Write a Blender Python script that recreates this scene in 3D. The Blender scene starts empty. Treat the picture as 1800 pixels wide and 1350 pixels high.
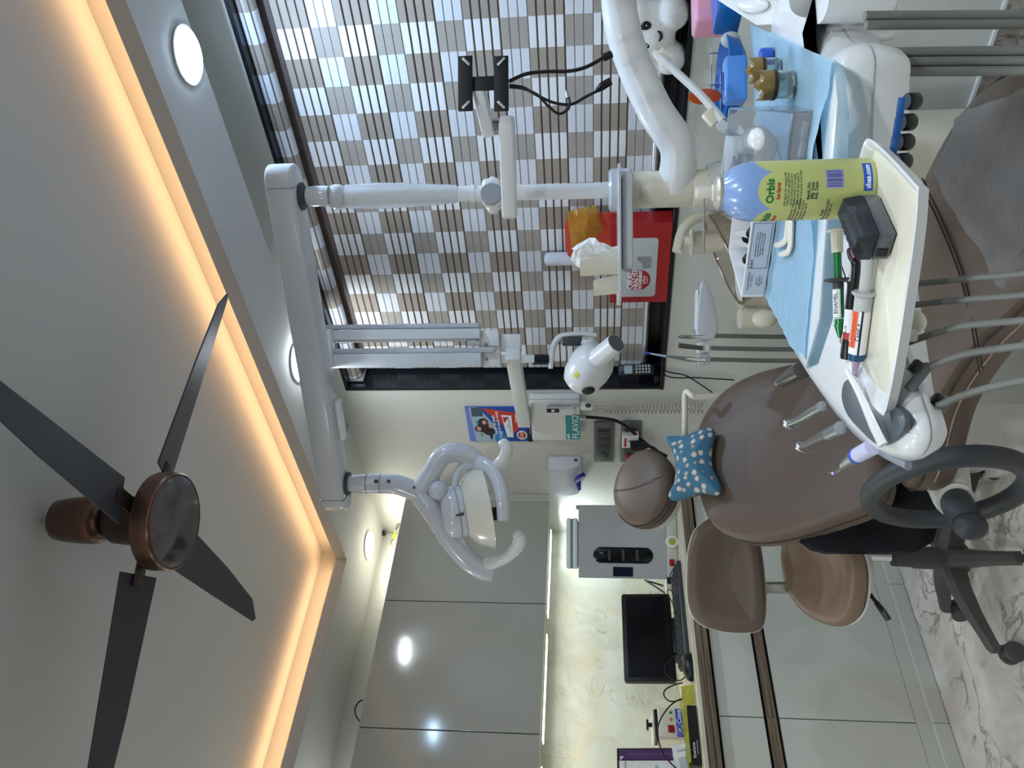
import bpy, bmesh, math, random
EXPOSURE = 0.10
DLK = 0.62
COVE = 0.95
UCK = 0.75
from math import pi, sin, cos, radians, sqrt, atan2
from mathutils import Vector, Matrix
random.seed(4)
SC = bpy.context.scene
COL = SC.collection
V = Vector

# ------------------------------------------------------------------ camera
FPX, YAW, PITCH, ROLL = 1377.232, -0.774172, 0.100853, -0.00548
CAM = V((0.0, 0.0, 1.2))
_f = V((sin(YAW)*cos(PITCH), cos(YAW)*cos(PITCH), sin(PITCH)))
_r = V((cos(YAW), -sin(YAW), 0.0))
_u = _r.cross(_f)
RGT = _r*cos(ROLL) + _u*sin(ROLL)
UPV = -_r*sin(ROLL) + _u*cos(ROLL)
FWD = _f
cam = bpy.data.cameras.new('camera')
cam.sensor_fit = 'HORIZONTAL'; cam.sensor_width = 36.0; cam.lens = FPX/1800*36.0
cam.clip_start = 0.02; cam.clip_end = 60
camo = bpy.data.objects.new('camera', cam); COL.objects.link(camo)
# the phone was held turned a quarter: the room's up is the picture's left
R = Matrix((-UPV, RGT, -FWD)).transposed()
camo.matrix_world = Matrix.Translation(CAM) @ R.to_4x4()
SC.camera = camo
SC.view_settings.view_transform = 'Standard'
SC.view_settings.look = 'None'
SC.view_settings.exposure = EXPOSURE
SC.view_settings.gamma = 1.0
SC.view_settings.use_curve_mapping = False
w = bpy.data.worlds.new('night'); SC.world = w; w.use_nodes = True
w.node_tree.nodes['Background'].inputs[0].default_value = (0.02, 0.03, 0.05, 1)
w.node_tree.nodes['Background'].inputs[1].default_value = 1.0

# measuring helpers: where a sight line of the photograph meets a real plane of the room
def ray(x, y): return RGT*(675-y) + UPV*(900-x) + FWD*FPX
def at(x, y, d): return CAM + ray(x, y)*(d/FPX)
def onX(x, y, X): d = ray(x, y); return CAM + d*(X/d.x)
def onY(x, y, Y): d = ray(x, y); return CAM + d*(Y/d.y)
def onZ(x, y, Z): d = ray(x, y); return CAM + d*((Z-CAM.z)/d.z)
def onP(x, y, p, n):
    d = ray(x, y); return CAM + d*((V(p)-CAM).dot(n)/d.dot(n))

# ------------------------------------------------------------------ materials
def lin(c):
    if isinstance(c, str):
        c = [int(c[i:i+2], 16) for i in (0, 2, 4)]
    o = []
    for v in c[:3]:
        v = v/255.0
        o.append(v/12.92 if v <= 0.04045 else ((v+0.055)/1.055)**2.4)
    return (o[0], o[1], o[2], 1.0)
MATS = {}
def mat(name, c, rough=0.5, metal=0.0, var=0.04, scale=8.0, spec=0.5, trans=0.0, ior=1.45, coat=0.0, bump=0.0, bscale=60.0, emit=None, estr=0.0, alpha=1.0):
    if name in MATS: return MATS[name]
    m = bpy.data.materials.new(name); m.use_nodes = True
    nt = m.node_tree; b = nt.nodes['Principled BSDF']
    b.inputs['Roughness'].default_value = rough
    b.inputs['Metallic'].default_value = metal
    b.inputs['Specular IOR Level'].default_value = spec
    b.inputs['IOR'].default_value = ior
    b.inputs['Transmission Weight'].default_value = trans
    b.inputs['Coat Weight'].default_value = coat
    b.inputs['Alpha'].default_value = alpha
    col = lin(c)
    b.inputs['Base Color'].default_value = col
    if emit is not None:
        b.inputs['Emission Color'].default_value = lin(emit); b.inputs['Emission Strength'].default_value = estr
    if var > 0 or bump > 0:
        tc = nt.nodes.new('ShaderNodeTexCoord')
        n = nt.nodes.new('ShaderNodeTexNoise'); n.inputs['Scale'].default_value = scale; n.inputs['Detail'].default_value = 4
        nt.links.new(tc.outputs['Object'], n.inputs['Vector'])
        if var > 0:
            mx = nt.nodes.new('ShaderNodeMix'); mx.data_type = 'RGBA'
            mx.inputs[6].default_value = tuple(max(0, v*(1-var*2)) for v in col[:3])+(1,)
            mx.inputs[7].default_value = tuple(min(1, v*(1+var*2)) for v in col[:3])+(1,)
            nt.links.new(n.outputs['Fac'], mx.inputs[0]); nt.links.new(mx.outputs[2], b.inputs['Base Color'])
        if bump > 0:
            n2 = nt.nodes.new('ShaderNodeTexNoise'); n2.inputs['Scale'].default_value = bscale; n2.inputs['Detail'].default_value = 3
            nt.links.new(tc.outputs['Object'], n2.inputs['Vector'])
            bp = nt.nodes.new('ShaderNodeBump'); bp.inputs['Strength'].default_value = bump; bp.inputs['Distance'].default_value = 0.004
            nt.links.new(n2.outputs['Fac'], bp.inputs['Height']); nt.links.new(bp.outputs['Normal'], b.inputs['Normal'])
    MATS[name] = m
    return m
def glow(name, c, s):
    m = bpy.data.materials.new(name); m.use_nodes = True; nt = m.node_tree
    nt.nodes.remove(nt.nodes['Principled BSDF'])
    e = nt.nodes.new('ShaderNodeEmission'); e.inputs[0].default_value = lin(c); e.inputs[1].default_value = s
    nt.links.new(e.outputs[0], nt.nodes['Material Output'].inputs[0]); return m

# ------------------------------------------------------------------ lights of the room
def area(name, loc, size, energy, color, direction, shape='DISK', size_y=None, spread=None):
    l = bpy.data.lights.new(name, 'AREA'); l.shape = shape; l.size = size
    if size_y: l.size_y = size_y
    l.energy = energy; l.color = color
    if spread: l.spread = spread
    o = bpy.data.objects.new(name, l); COL.objects.link(o); o.location = loc
    o.rotation_euler = V(direction).to_track_quat('-Z', 'Y').to_euler()
    return o
ZS = 2.267          # soffit
ZC = 2.415          # raised ceiling
TX0, TX1, TY0, TY1 = -2.874, 0.20, 0.02, 1.85      # opening of the ceiling tray
COOL = (0.74, 0.87, 1.0); NEUT = (0.84, 0.93, 1.0)
DOWN = [(-0.761, 2.037, 0.072, 13, (0.48, 0.70, 1.0)), (-1.873, 2.04, 0.072, 14, NEUT), (-3.107, 2.081, 0.066, 2.4, (1.0, 0.98, 0.88)),
        (-3.09, 0.62, 0.066, 7, NEUT), (-3.09, -0.45, 0.066, 7, NEUT), (0.5, 2.04, 0.07, 9, (0.55, 0.75, 1.0)),
        (-1.9, -0.25, 0.07, 11, NEUT), (-0.75, -0.25, 0.07, 13, NEUT), (0.5, -0.35, 0.07, 12, NEUT), (0.5, 0.40, 0.07, 15, NEUT), (0.5, 1.25, 0.07, 13, COOL)]
for i, (x, y, r, e, c) in enumerate(DOWN):
    area('downlight_lamp', (x, y, ZS-0.018), 2*r*0.85, e*DLK, c, (0, 0, -1))
WARM = (1.0, 0.58, 0.28)
zl = 2.335
CXM, CYM = (TX0+TX1)/2, (TY0+TY1)/2
for (p, L, a) in (((TX0-0.045, CYM, zl), TY1-TY0, 'y'), ((CXM, TY1+0.045, zl), TX1-TX0, 'x'), ((TX1+0.045, CYM, zl), TY1-TY0, 'y'), ((CXM, TY0-0.045, zl), TX1-TX0, 'x')):
    l = bpy.data.lights.new('cove_led', 'AREA'); l.shape = 'RECTANGLE'; l.energy = COVE*L; l.color = WARM
    o = bpy.data.objects.new('cove_led', l); COL.objects.link(o); o.location = p
    if a == 'x': l.size = L; l.size_y = 0.012
    else: l.size = 0.012; l.size_y = L
    o.rotation_euler = (pi, 0, 0)
o = area('cabinet_led_lamp', (-3.15, 1.0, 1.372), 0.012, 3.6*UCK, (0.97, 1.0, 0.92), (0.05, 0, -1), 'RECTANGLE', 2.0)
o.rotation_euler = (0, 0, 0)
o = area('cabinet_led_lamp', (-3.14, 2.20, 1.366), 0.06, 1.7*UCK, (0.80, 0.92, 1.0), (0, 0.0, -1), 'DISK')

# ------------------------------------------------------------------ mesh helpers
I3 = Matrix.Identity(3)
def frame(x, y, z): return Matrix((V(x).normalized(), V(y).normalized(), V(z).normalized())).transposed()
def rz(a): return Matrix.Rotation(a, 3, 'Z')
def rx(a): return Matrix.Rotation(a, 3, 'X')
def ry(a): return Matrix.Rotation(a, 3, 'Y')
def axis_frame(d):
    d = V(d).normalized(); a = V((0, 0, 1)) if abs(d.z) < 0.95 else V((1, 0, 0))
    x = a.cross(d).normalized(); return frame(x, d.cross(x), d)
def nb(): return bmesh.new()
def merge(bm, tmp):
    me = bpy.data.meshes.new('t'); tmp.to_mesh(me); tmp.free(); bm.from_mesh(me); bpy.data.meshes.remove(me)
def bx(bm, c, s, M=I3, bev=0.0, seg=2):
    t = nb(); bmesh.ops.create_cube(t, size=1.0)
    bmesh.ops.scale(t, vec=V(s), verts=t.verts)
    if bev > 0:
        bmesh.ops.bevel(t, geom=t.edges[:], offset=min(bev, min(s)*0.49), segments=seg, affect='EDGES', profile=0.5, clamp_overlap=True)
    for v in t.verts: v.co = M @ v.co + V(c)
    merge(bm, t); return bm
def loft(bm, rings, close=True, caps=True):
    vs = [[bm.verts.new(p) for p in r] for r in rings]
    n = len(rings[0])
    for a, b in zip(vs, vs[1:]):
        for i in range(n if close else n-1):
            j = (i+1) % n
            try: bm.faces.new((a[i], a[j], b[j], b[i]))
            except ValueError: pass
    if caps and close:
        bm.faces.new(list(reversed(vs[0]))); bm.faces.new(vs[-1])
    return bm
def ring(c, M, r, n, r2=None):
    r2 = r if r2 is None else r2
    return [V(c) + M @ V((r*cos(2*pi*i/n), r2*sin(2*pi*i/n), 0)) for i in range(n)]
def cyl(bm, p0, p1, r0, r1=None, n=20):
    r1 = r0 if r1 is None else r1
    M = axis_frame(V(p1)-V(p0)); return loft(bm, [ring(p0, M, r0, n), ring(p1, M, r1, n)])
def lathe(bm, prof, o=(0, 0, 0), M=I3, n=28):
    rings = [[V(o) + M @ V((max(r, 1e-5)*cos(2*pi*i/n), max(r, 1e-5)*sin(2*pi*i/n), z)) for i in range(n)] for r, z in prof]
    return loft(bm, rings)
def smooth_path(pts, sub=8):
    pts = [V(p) for p in pts]; out = []
    for i in range(len(pts)-1):
        p0 = pts[max(i-1, 0)]; p1 = pts[i]; p2 = pts[i+1]; p3 = pts[min(i+2, len(pts)-1)]
        for k in range(sub):
            t = k/sub
            out.append(0.5*((2*p1)+(p2-p0)*t+(2*p0-5*p1+4*p2-p3)*t*t+(3*p1-p0-3*p2+p3)*t*t*t))
    out.append(pts[-1]); return out
def tube(bm, pts, r, n=10, sub=8, closed=False, flat=1.0, up=None):
    """tube along a smooth path; r a number or one radius per control point; flat squeezes it across"""
    cp = [V(p) for p in pts]
    if sub > 1: path = smooth_path(cp, sub)
    else: path = cp
    m = len(path)
    if isinstance(r, (list, tuple)):
        rr = []
        for i in range(m):
            t = i/(m-1)*(len(r)-1); k = min(int(t), len(r)-2); rr.append(r[k]+(r[k+1]-r[k])*(t-k))
    else: rr = [r]*m
    rings = []; prev = None
    for i, p in enumerate(path):
        d = (path[min(i+1, m-1)]-path[max(i-1, 0)]).normalized()
        if up is not None:
            x = V(up).cross(d).normalized()
        elif prev is None: x = axis_frame(d) @ V((1, 0, 0))
        else: x = (prev - d*prev.dot(d)).normalized()
        prev = x; y = d.cross(x)
        rings.append([p + x*(rr[i]*cos(2*pi*k/n)) + y*(rr[i]*flat*sin(2*pi*k/n)) for k in range(n)])
    if closed:
        rings.append(rings[0]); 
        return loft(bm, rings, caps=False)
    return loft(bm, rings)
def prism(bm, poly, z0, z1, M=I3, o=(0, 0, 0), bev=0.0, seg=2):
    t = nb(); a = [t.verts.new((p[0], p[1], z0)) for p in poly]; b = [t.verts.new((p[0], p[1], z1)) for p in poly]
    n = len(poly); t.faces.new(list(reversed(a))); t.faces.new(b)
    for i in range(n): t.faces.new((a[i], a[(i+1) % n], b[(i+1) % n], b[i]))
    bmesh.ops.recalc_face_normals(t, faces=t.faces)
    if bev > 0:
        es = [e for e in t.edges if abs(e.verts[0].co.z-e.verts[1].co.z) < 1e-7]
        bmesh.ops.bevel(t, geom=es, offset=bev, segments=seg, affect='EDGES', profile=0.5, clamp_overlap=True)
    for v in t.verts: v.co = M @ v.co + V(o)
    merge(bm, t); return bm
def rrect(w, h, r, n=5, c=(0, 0)):
    out = []
    for cx, cy, a0 in ((w/2-r, h/2-r, 0), (-w/2+r, h/2-r, pi/2), (-w/2+r, -h/2+r, pi), (w/2-r, -h/2+r, 1.5*pi)):
        for i in range(n+1):
            a = a0+pi/2*i/n; out.append((c[0]+cx+r*cos(a), c[1]+cy+r*sin(a)))
    return out
def spline2(pts, sub=6):
    n = len(pts); out = []
    P = [V((p[0], p[1], 0)) for p in pts]
    for i in range(n):
        p0, p1, p2, p3 = P[i-1], P[i], P[(i+1) % n], P[(i+2) % n]
        for k in range(sub):
            t = k/sub
            q = 0.5*((2*p1)+(p2-p0)*t+(2*p0-5*p1+4*p2-p3)*t*t+(3*p1-p0-3*p2+p3)*t*t*t); out.append((q.x, q.y))
    return out
def pad(bm, outline, levels, M, o, dome=0.0, rings_in=5):
    """cushion: outline (x,y) in frame M; levels = [(inset, z)...] from bottom to top; dome swells the top"""
    cx = sum(p[0] for p in outline)/len(outline); cy = sum(p[1] for p in outline)/len(outline)
    def inset(d):
        out = []; n = len(outline)
        for i in range(n):
            p = V(outline[i]); a = V(outline[i-1]); b = V(outline[(i+1) % n]); t = (b-a).normalized(); nn = V((-t.y, t.x))
            if nn.dot(V((cx, cy))-p) < 0: nn = -nn
            out.append(p + nn*d)
        return out
    rg = []
    for d, z in levels: rg.append([V(o)+M @ V((p.x, p.y, z)) for p in inset(d)])
    d, z = levels[-1]; base = inset(d)
    for k in range(1, rings_in+1):
        t = k/rings_in*0.985
        rg.append([V(o)+M @ V((p.x+(cx-p.x)*t, p.y+(cy-p.y)*t, z+dome*(1-(1-t)**2))) for p in base])
    return loft(bm, rg)
def ball(bm, c, r, M=I3, n=20, m=12):
    r = (r, r, r) if isinstance(r, (int, float)) else r
    rings = []
    for j in range(1, m):
        a = pi*j/m
        rings.append([V(c)+M @ V((r[0]*sin(a)*cos(2*pi*i/n), r[1]*sin(a)*sin(2*pi*i/n), -r[2]*cos(a))) for i in range(n)])
    return loft(bm, rings)
# ------------------------------------------------------------------ objects
def thing(name, label, cat, loc, group=None):
    o = bpy.data.objects.new(name, None); COL.objects.link(o); o.location = loc; o.empty_display_size = 0.05
    o['label'] = label; o['category'] = cat
    if group: o['group'] = group
    return o
def obj(name, bm, m, parent=None, smooth=True, ang=40, recalc=True, label=None):
    if recalc: bmesh.ops.recalc_face_normals(bm, faces=bm.faces)
    co = [v.co for v in bm.verts]
    c = V([(min(p[i] for p in co)+max(p[i] for p in co))/2 for i in range(3)])
    for v in bm.verts: v.co -= c
    me = bpy.data.meshes.new(name); bm.to_mesh(me); bm.free()
    if m is not None: me.materials.append(m)
    if smooth:
        for p in me.polygons: p.use_smooth = True
        me.set_sharp_from_angle(angle=radians(ang))
    o = bpy.data.objects.new(name, me); COL.objects.link(o)
    if parent is not None:
        o.parent = parent
        pl = V((0, 0, 0)); q = parent
        while q is not None: pl += q.location; q = q.parent
        o.location = c - pl
    else: o.location = c
    if label: o['label'] = label
    return o
def tag(o, label, cat, group=None):
    o['label'] = label; o['category'] = cat
    if group: o['group'] = group
    return o
def struct(o): o['kind'] = 'structure'; return o
def text(name, s, size, o, M, m, parent, ext=0.0004, ax='CENTER', ay='CENTER', sx=1.0, bold=0.0):
    """flat lettering; M columns = reading direction, letter-up, outward normal"""
    cu = bpy.data.curves.new('txt', 'FONT'); cu.body = s; cu.size = size; cu.extrude = ext; cu.align_x = ax; cu.align_y = ay; cu.offset = bold
    cu.resolution_u = 3
    t = bpy.data.objects.new('txt', cu); COL.objects.link(t)
    bpy.context.view_layer.update()
    me = bpy.data.meshes.new_from_object(t.evaluated_get(bpy.context.evaluated_depsgraph_get()))
    bm = nb(); bm.from_mesh(me); bpy.data.objects.remove(t); bpy.data.curves.remove(cu); bpy.data.meshes.remove(me)
    for v in bm.verts: v.co = V(o) + M @ V((v.co.x*sx, v.co.y, v.co.z))
    return obj(name, bm, m, parent, smooth=False, recalc=False)
def copy_tree(root, loc, label=None, group=None):
    r = root.copy(); COL.objects.link(r); r.location = loc
    if label: r['label'] = label
    if group: r['group'] = group
    def rec(src, dst):
        for ch in [c for c in bpy.data.objects if c.parent == src]:
            k = ch.copy(); COL.objects.link(k); k.parent = dst; rec(ch, k)
    rec(root, r); return r
# ================================================================== MATERIALS
def marble(name, base, vein, dark, scale, dens=0.5, yellow=None, rough=0.25):
    m = mat(name, base, rough, var=0)
    nt = m.node_tree; b = nt.nodes['Principled BSDF']; L = nt.links
    tc = nt.nodes.new('ShaderNodeTexCoord')
    n1 = nt.nodes.new('ShaderNodeTexNoise'); n1.inputs['Scale'].default_value = scale; n1.inputs['Detail'].default_value = 8; n1.inputs['Roughness'].default_value = 0.62; n1.inputs['Distortion'].default_value = 1.4
    L.new(tc.outputs['Object'], n1.inputs['Vector'])
    r1 = nt.nodes.new('ShaderNodeValToRGB'); e = r1.color_ramp.elements
    e[0].position = 0.36; e[0].color = lin(vein); e[1].position = 0.62; e[1].color = lin(base)
    L.new(n1.outputs['Fac'], r1.inputs[0])
    last = r1.outputs[0]
    if yellow:
        n3 = nt.nodes.new('ShaderNodeTexNoise'); n3.inputs['Scale'].default_value = scale*0.9; n3.inputs['Detail'].default_value = 5
        mp = nt.nodes.new('ShaderNodeMapping'); mp.inputs['Location'].default_value = (3.1, 5.2, 1.7); L.new(tc.outputs['Object'], mp.inputs[0]); L.new(mp.outputs[0], n3.inputs['Vector'])
        r3 = nt.nodes.new('ShaderNodeValToRGB'); r3.color_ramp.elements[0].position = 0.52; r3.color_ramp.elements[1].position = 0.72
        r3.color_ramp.elements[1].color = (0.8, 0.8, 0.8, 1)
        L.new(n3.outputs['Fac'], r3.inputs[0])
        mx = nt.nodes.new('ShaderNodeMix'); mx.data_type = 'RGBA'; mx.inputs[7].default_value = lin(yellow)
        L.new(r3.outputs[0], mx.inputs[0]); L.new(last, mx.inputs[6]); last = mx.outputs[2]
    # thin crack veins: the zero band of a distorted noise
    n2 = nt.nodes.new('ShaderNodeTexNoise'); n2.inputs['Scale'].default_value = scale*0.8; n2.inputs['Detail'].default_value = 7; n2.inputs['Distortion'].default_value = 2.2; n2.inputs['Roughness'].default_value = 0.55
    mp2 = nt.nodes.new('ShaderNodeMapping'); mp2.inputs['Location'].default_value = (7, 1, 4); L.new(tc.outputs['Object'], mp2.inputs[0]); L.new(mp2.outputs[0], n2.inputs['Vector'])
    a = nt.nodes.new('ShaderNodeMath'); a.operation = 'SUBTRACT'; a.inputs[1].default_value = 0.5; L.new(n2.outputs['Fac'], a.inputs[0])
    a2 = nt.nodes.new('ShaderNodeMath'); a2.operation = 'ABSOLUTE'; L.new(a.outputs[0], a2.inputs[0])
    r2 = nt.nodes.new('ShaderNodeValToRGB'); r2.color_ramp.elements[0].position = 0.0; r2.color_ramp.elements[0].color = (1, 1, 1, 1); r2.color_ramp.elements[1].position = 0.024; r2.color_ramp.elements[1].color = (0, 0, 0, 1)
    L.new(a2.outputs[0], r2.inputs[0])
    n4 = nt.nodes.new('ShaderNodeTexNoise'); n4.inputs['Scale'].default_value = scale*1.3; L.new(tc.outputs['Object'], n4.inputs['Vector'])
    r4 = nt.nodes.new('ShaderNodeValToRGB'); r4.color_ramp.elements[0].position = 0.55-0.3*dens; r4.color_ramp.elements[1].position = 0.75-0.3*dens
    L.new(n4.outputs['Fac'], r4.inputs[0])
    mu = nt.nodes.new('ShaderNodeMath'); mu.operation = 'MULTIPLY'; L.new(r2.outputs[0], mu.inputs[0]); L.new(r4.outputs[0], mu.inputs[1])
    mu2 = nt.nodes.new('ShaderNodeMath'); mu2.operation = 'MULTIPLY'; mu2.inputs[1].default_value = 0.8; L.new(mu.outputs[0], mu2.inputs[0])
    mx2 = nt.nodes.new('ShaderNodeMix'); mx2.data_type = 'RGBA'; mx2.inputs[7].default_value = lin(dark)
    L.new(mu2.outputs[0], mx2.inputs[0]); L.new(last, mx2.inputs[6]); L.new(mx2.outputs[2], b.inputs['Base Color'])
    return m
PAINT = mat('wall_paint', (206, 207, 200), 0.55, var=0.02, scale=3, bump=0.05, bscale=40)
CEIL = mat('ceiling_paint', (196, 196, 194), 0.6, var=0.015, scale=2, bump=0.04, bscale=50)
FLOOR = marble('floor_marble', (240, 235, 228), (216, 207, 197), (112, 92, 76), 4.2, 0.5, rough=0.22)
SPLASH = marble('splash_marble', (220, 224, 214), (206, 206, 190), (150, 142, 120), 6.5, 0.12, yellow=(224, 216, 188), rough=0.3)
SKIRT = marble('skirting_marble', (170, 162, 152), (128, 116, 106), (60, 48, 40), 9, 0.8)
GRANITE = mat('black_granite', (22, 24, 30), 0.25, var=0.35, scale=160)
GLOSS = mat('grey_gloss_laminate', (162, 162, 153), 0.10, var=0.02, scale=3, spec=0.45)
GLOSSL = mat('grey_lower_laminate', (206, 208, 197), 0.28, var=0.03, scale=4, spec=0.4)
DARKGAP = mat('dark_gap', (40, 34, 28), 0.7, var=0)
CREAM = mat('cream_counter_stone', (214, 208, 184), 0.25, var=0.1, scale=14)
PLASTIC = mat('white_plastic', (226, 228, 228), 0.28, var=0.015, scale=5, coat=0.15)
PLASTICM = mat('white_matt_plastic', (222, 224, 222), 0.45, var=0.02, scale=5)
LAMPW = mat('lamp_grey_white', (196, 200, 206), 0.16, var=0.02, scale=4, coat=0.3)
OLDW = mat('aged_cream_plastic', (224, 219, 200), 0.32, var=0.05, scale=6)
GREYP = mat('mid_grey_plastic', (112, 114, 117), 0.4, var=0.03)
DGREY = mat('dark_grey_plastic', (62, 64, 67), 0.5, var=0.06, scale=20)
STOOLG = mat('stool_grey_plastic', (80, 79, 77), 0.5, var=0.08, scale=25)
BLACKP = mat('black_plastic', (16, 17, 20), 0.35, var=0.1)
BLACKM = mat('matt_black_metal', (10, 12, 17), 0.55, var=0.1)
CHROME = mat('chrome', (225, 226, 228), 0.12, metal=1.0, var=0.02)
STEEL = mat('brushed_steel', (180, 180, 178), 0.3, metal=1.0, var=0.05, scale=40)
ALU = mat('anodised_aluminium', (200, 203, 208), 0.32, metal=0.8, var=0.03)
SCREEN = mat('dark_screen', (9, 12, 18), 0.15, var=0.05)
WHITEINK = mat('white_ink', (240, 242, 244), 0.5, var=0.0)
BLACKINK = mat('black_ink', (20, 22, 28), 0.6, var=0.0)
RED = mat('red_card', (168, 30, 32), 0.4, var=0.04)
BLUEINK = mat('blue_ink', (42, 78, 190), 0.5, var=0)

def wood_mat():
    m = mat('brown_wood_profile', (110, 96, 80), 0.5, var=0)
    nt = m.node_tree; b = nt.nodes['Principled BSDF']; tc = nt.nodes.new('ShaderNodeTexCoord'); mp = nt.nodes.new('ShaderNodeMapping')
    mp.inputs['Scale'].default_value = (30, 1.2, 40); n = nt.nodes.new('ShaderNodeTexNoise'); n.inputs['Scale'].default_value = 3; n.inputs['Detail'].default_value = 6
    r = nt.nodes.new('ShaderNodeValToRGB'); r.color_ramp.elements[0].color = lin((74, 62, 50)); r.color_ramp.elements[1].color = lin((142, 126, 106)); r.color_ramp.elements[0].position = 0.3; r.color_ramp.elements[1].position = 0.7
    nt.links.new(tc.outputs['Object'], mp.inputs[0]); nt.links.new(mp.outputs[0], n.inputs['Vector']); nt.links.new(n.outputs['Fac'], r.inputs[0]); nt.links.new(r.outputs[0], b.inputs['Base Color'])
    return m
WOOD = wood_mat()
def leather(name, c, rough=0.42):
    m = mat(name, c, rough, var=0.05, scale=7, spec=0.36)
    nt = m.node_tree; b = nt.nodes['Principled BSDF']; tc = nt.nodes.new('ShaderNodeTexCoord'); v = nt.nodes.new('ShaderNodeTexVoronoi'); v.inputs['Scale'].default_value = 420
    bp = nt.nodes.new('ShaderNodeBump'); bp.inputs['Strength'].default_value = 0.18; bp.inputs['Distance'].default_value = 0.001
    nt.links.new(tc.outputs['Object'], v.inputs['Vector']); nt.links.new(v.outputs['Distance'], bp.inputs['Height']); nt.links.new(bp.outputs['Normal'], b.inputs['Normal'])
    return m
LEATHER = leather('taupe_leather', (108, 93, 82))
LEATHERS = leather('bronze_leather', (140, 118, 100), 0.33)

# ================================================================== ROOM
XW, YW = -3.30, 2.30
XR, YF = 1.30, -1.60
o = struct(obj('floor', bx(nb(), ((XW+XR)/2, (YF+YW)/2, -0.03), (XR-XW+0.4, YW-YF+0.4, 0.06)), FLOOR))
WX0, WX1, WZ0, WZ1 = -2.28, 0.85, 0.912, 2.237
bm = nb(); TH = 0.2
for x0, x1, z0, z1 in ((XW-0.2, WX0, 0, 2.5), (WX0, WX1, 0, WZ0), (WX0, WX1, WZ1, 2.5), (WX1, XR+0.2, 0, 2.5)):
    bx(bm, ((x0+x1)/2, YW+TH/2, (z0+z1)/2), (x1-x0, TH, z1-z0))
bmesh.ops.remove_doubles(bm, verts=bm.verts, dist=1e-5)
struct(obj('wall_back', bm, PAINT, smooth=False))
struct(obj('wall_left', bx(nb(), (XW-0.1, (YF+YW)/2, 1.25), (0.2, YW-YF+0.01, 2.5)), PAINT, smooth=False))
DIM = mat('dimmed_unseen_wall', (104, 102, 96), 0.6, var=0.03)  # tone of the two unseen walls, darkened to cut the bounced light
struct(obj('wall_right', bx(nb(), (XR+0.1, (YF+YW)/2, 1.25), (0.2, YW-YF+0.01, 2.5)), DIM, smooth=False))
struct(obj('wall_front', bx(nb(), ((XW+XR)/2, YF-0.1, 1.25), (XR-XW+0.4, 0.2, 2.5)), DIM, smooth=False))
# ceiling with the raised tray: one slab above, the dropped soffit round it with its lip
ce = struct(obj('ceiling', bx(nb(), ((TX0+TX1)/2, (TY0+TY1)/2, ZC+0.04), (TX1-TX0+0.168, TY1-TY0+0.168, 0.08)), CEIL, smooth=False))
RX = 0.085; PX = -2.49; PY = 2.112
bm = nb()
def sl(x0, x1, y0, y1, z0, z1): bx(bm, ((x0+x1)/2, (y0+y1)/2, (z0+z1)/2), (x1-x0, y1-y0, z1-z0))
rp_ = [(XW, YF), (XR, YF), (XR, PY), (PX, PY), (PX, YW), (XW, YW)]; hp_ = [(TX0, TY0), (TX0, TY1), (TX1, TY1), (TX1, TY0)]
def ringslab(z0, z1):
    sl(XW, TX0, YF, TY0, z0, z1)
for x0, x1, y0, y1 in ((XW, TX0, YF, YW), (TX1, XR, YF, PY), (TX0, TX1, YF, TY0), (TX0, PX, TY1, YW), (PX, TX1, TY1, PY)): sl(x0, x1, y0, y1, ZS, 2.2851)
sl(XW, TX0-RX, YF, YW, 2.285, 2.5); sl(TX1+RX, XR, YF, YW, 2.285, 2.5); sl(TX0-RX, TX1+RX, YF, TY0-RX, 2.285, 2.5)
sl(TX0-RX, PX, TY1+RX, YW, 2.285, 2.5); sl(PX, TX1+RX, TY1+RX, PY, 2.285, 2.5); sl(PX, TX1+RX, PY, YW, 2.42, 2.5)
so = struct(obj('trim_1', bm, CEIL, smooth=False))
bm = nb(); T = 0.014
sl(TX0-T, TX0, TY0-T, TY1+T, 2.285, 2.316); sl(TX1, TX1+T, TY0-T, TY1+T, 2.285, 2.316); sl(TX0, TX1, TY0-T, TY0, 2.285, 2.316); sl(TX0, TX1, TY1, TY1+T, 2.285, 2.316)
struct(obj('trim_2', bm, CEIL, smooth=False))
# skirting below the window
bb = struct(obj('baseboard_back', bx(nb(), ((XW+XR)/2, YW-0.006, 0.045), (XR-XW, 0.012, 0.09)), SKIRT, smooth=False))
obj('cap', bx(nb(), ((XW+XR)/2, YW-0.007, 0.094), (XR-XW, 0.014, 0.008)), PLASTICM, bb, smooth=False)
# marble panel between counter and upper cabinets
struct(obj('trim_3', bx(nb(), (XW+0.004, (YF+YW)/2, 1.11), (0.008, YW-YF, 0.60)), SPLASH, smooth=False))

# ---- window: granite lining, dark aluminium frame, night panes
wi = bpy.data.objects.new('window_1', None); COL.objects.link(wi); wi.location = ((WX0+WX1)/2, 2.4, WZ0); wi['kind'] = 'structure'
def wpart(name, x0, x1, y0, y1, z0, z1, m, bev=0.002):
    return obj(name, bx(nb(), ((x0+x1)/2, (y0+y1)/2, (z0+z1)/2), (x1-x0, y1-y0, z1-z0), bev=bev), m, wi, smooth=False)
wpart('jamb', WX0, WX0+0.014, YW-0.004, YW+0.18, WZ0, WZ1, GRANITE); wpart('jamb', WX1-0.014, WX1, YW-0.004, YW+0.18, WZ0, WZ1, GRANITE)
wpart('lintel', WX0, WX1, YW-0.004, YW+0.18, WZ1-0.014, WZ1, GRANITE); wpart('sill', WX0, WX1, YW-0.008, YW+0.18, WZ0-0.004, WZ0+0.012, GRANITE)
fr = mat('dark_window_aluminium', (30, 28, 28), 0.4, var=0.05)
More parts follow.
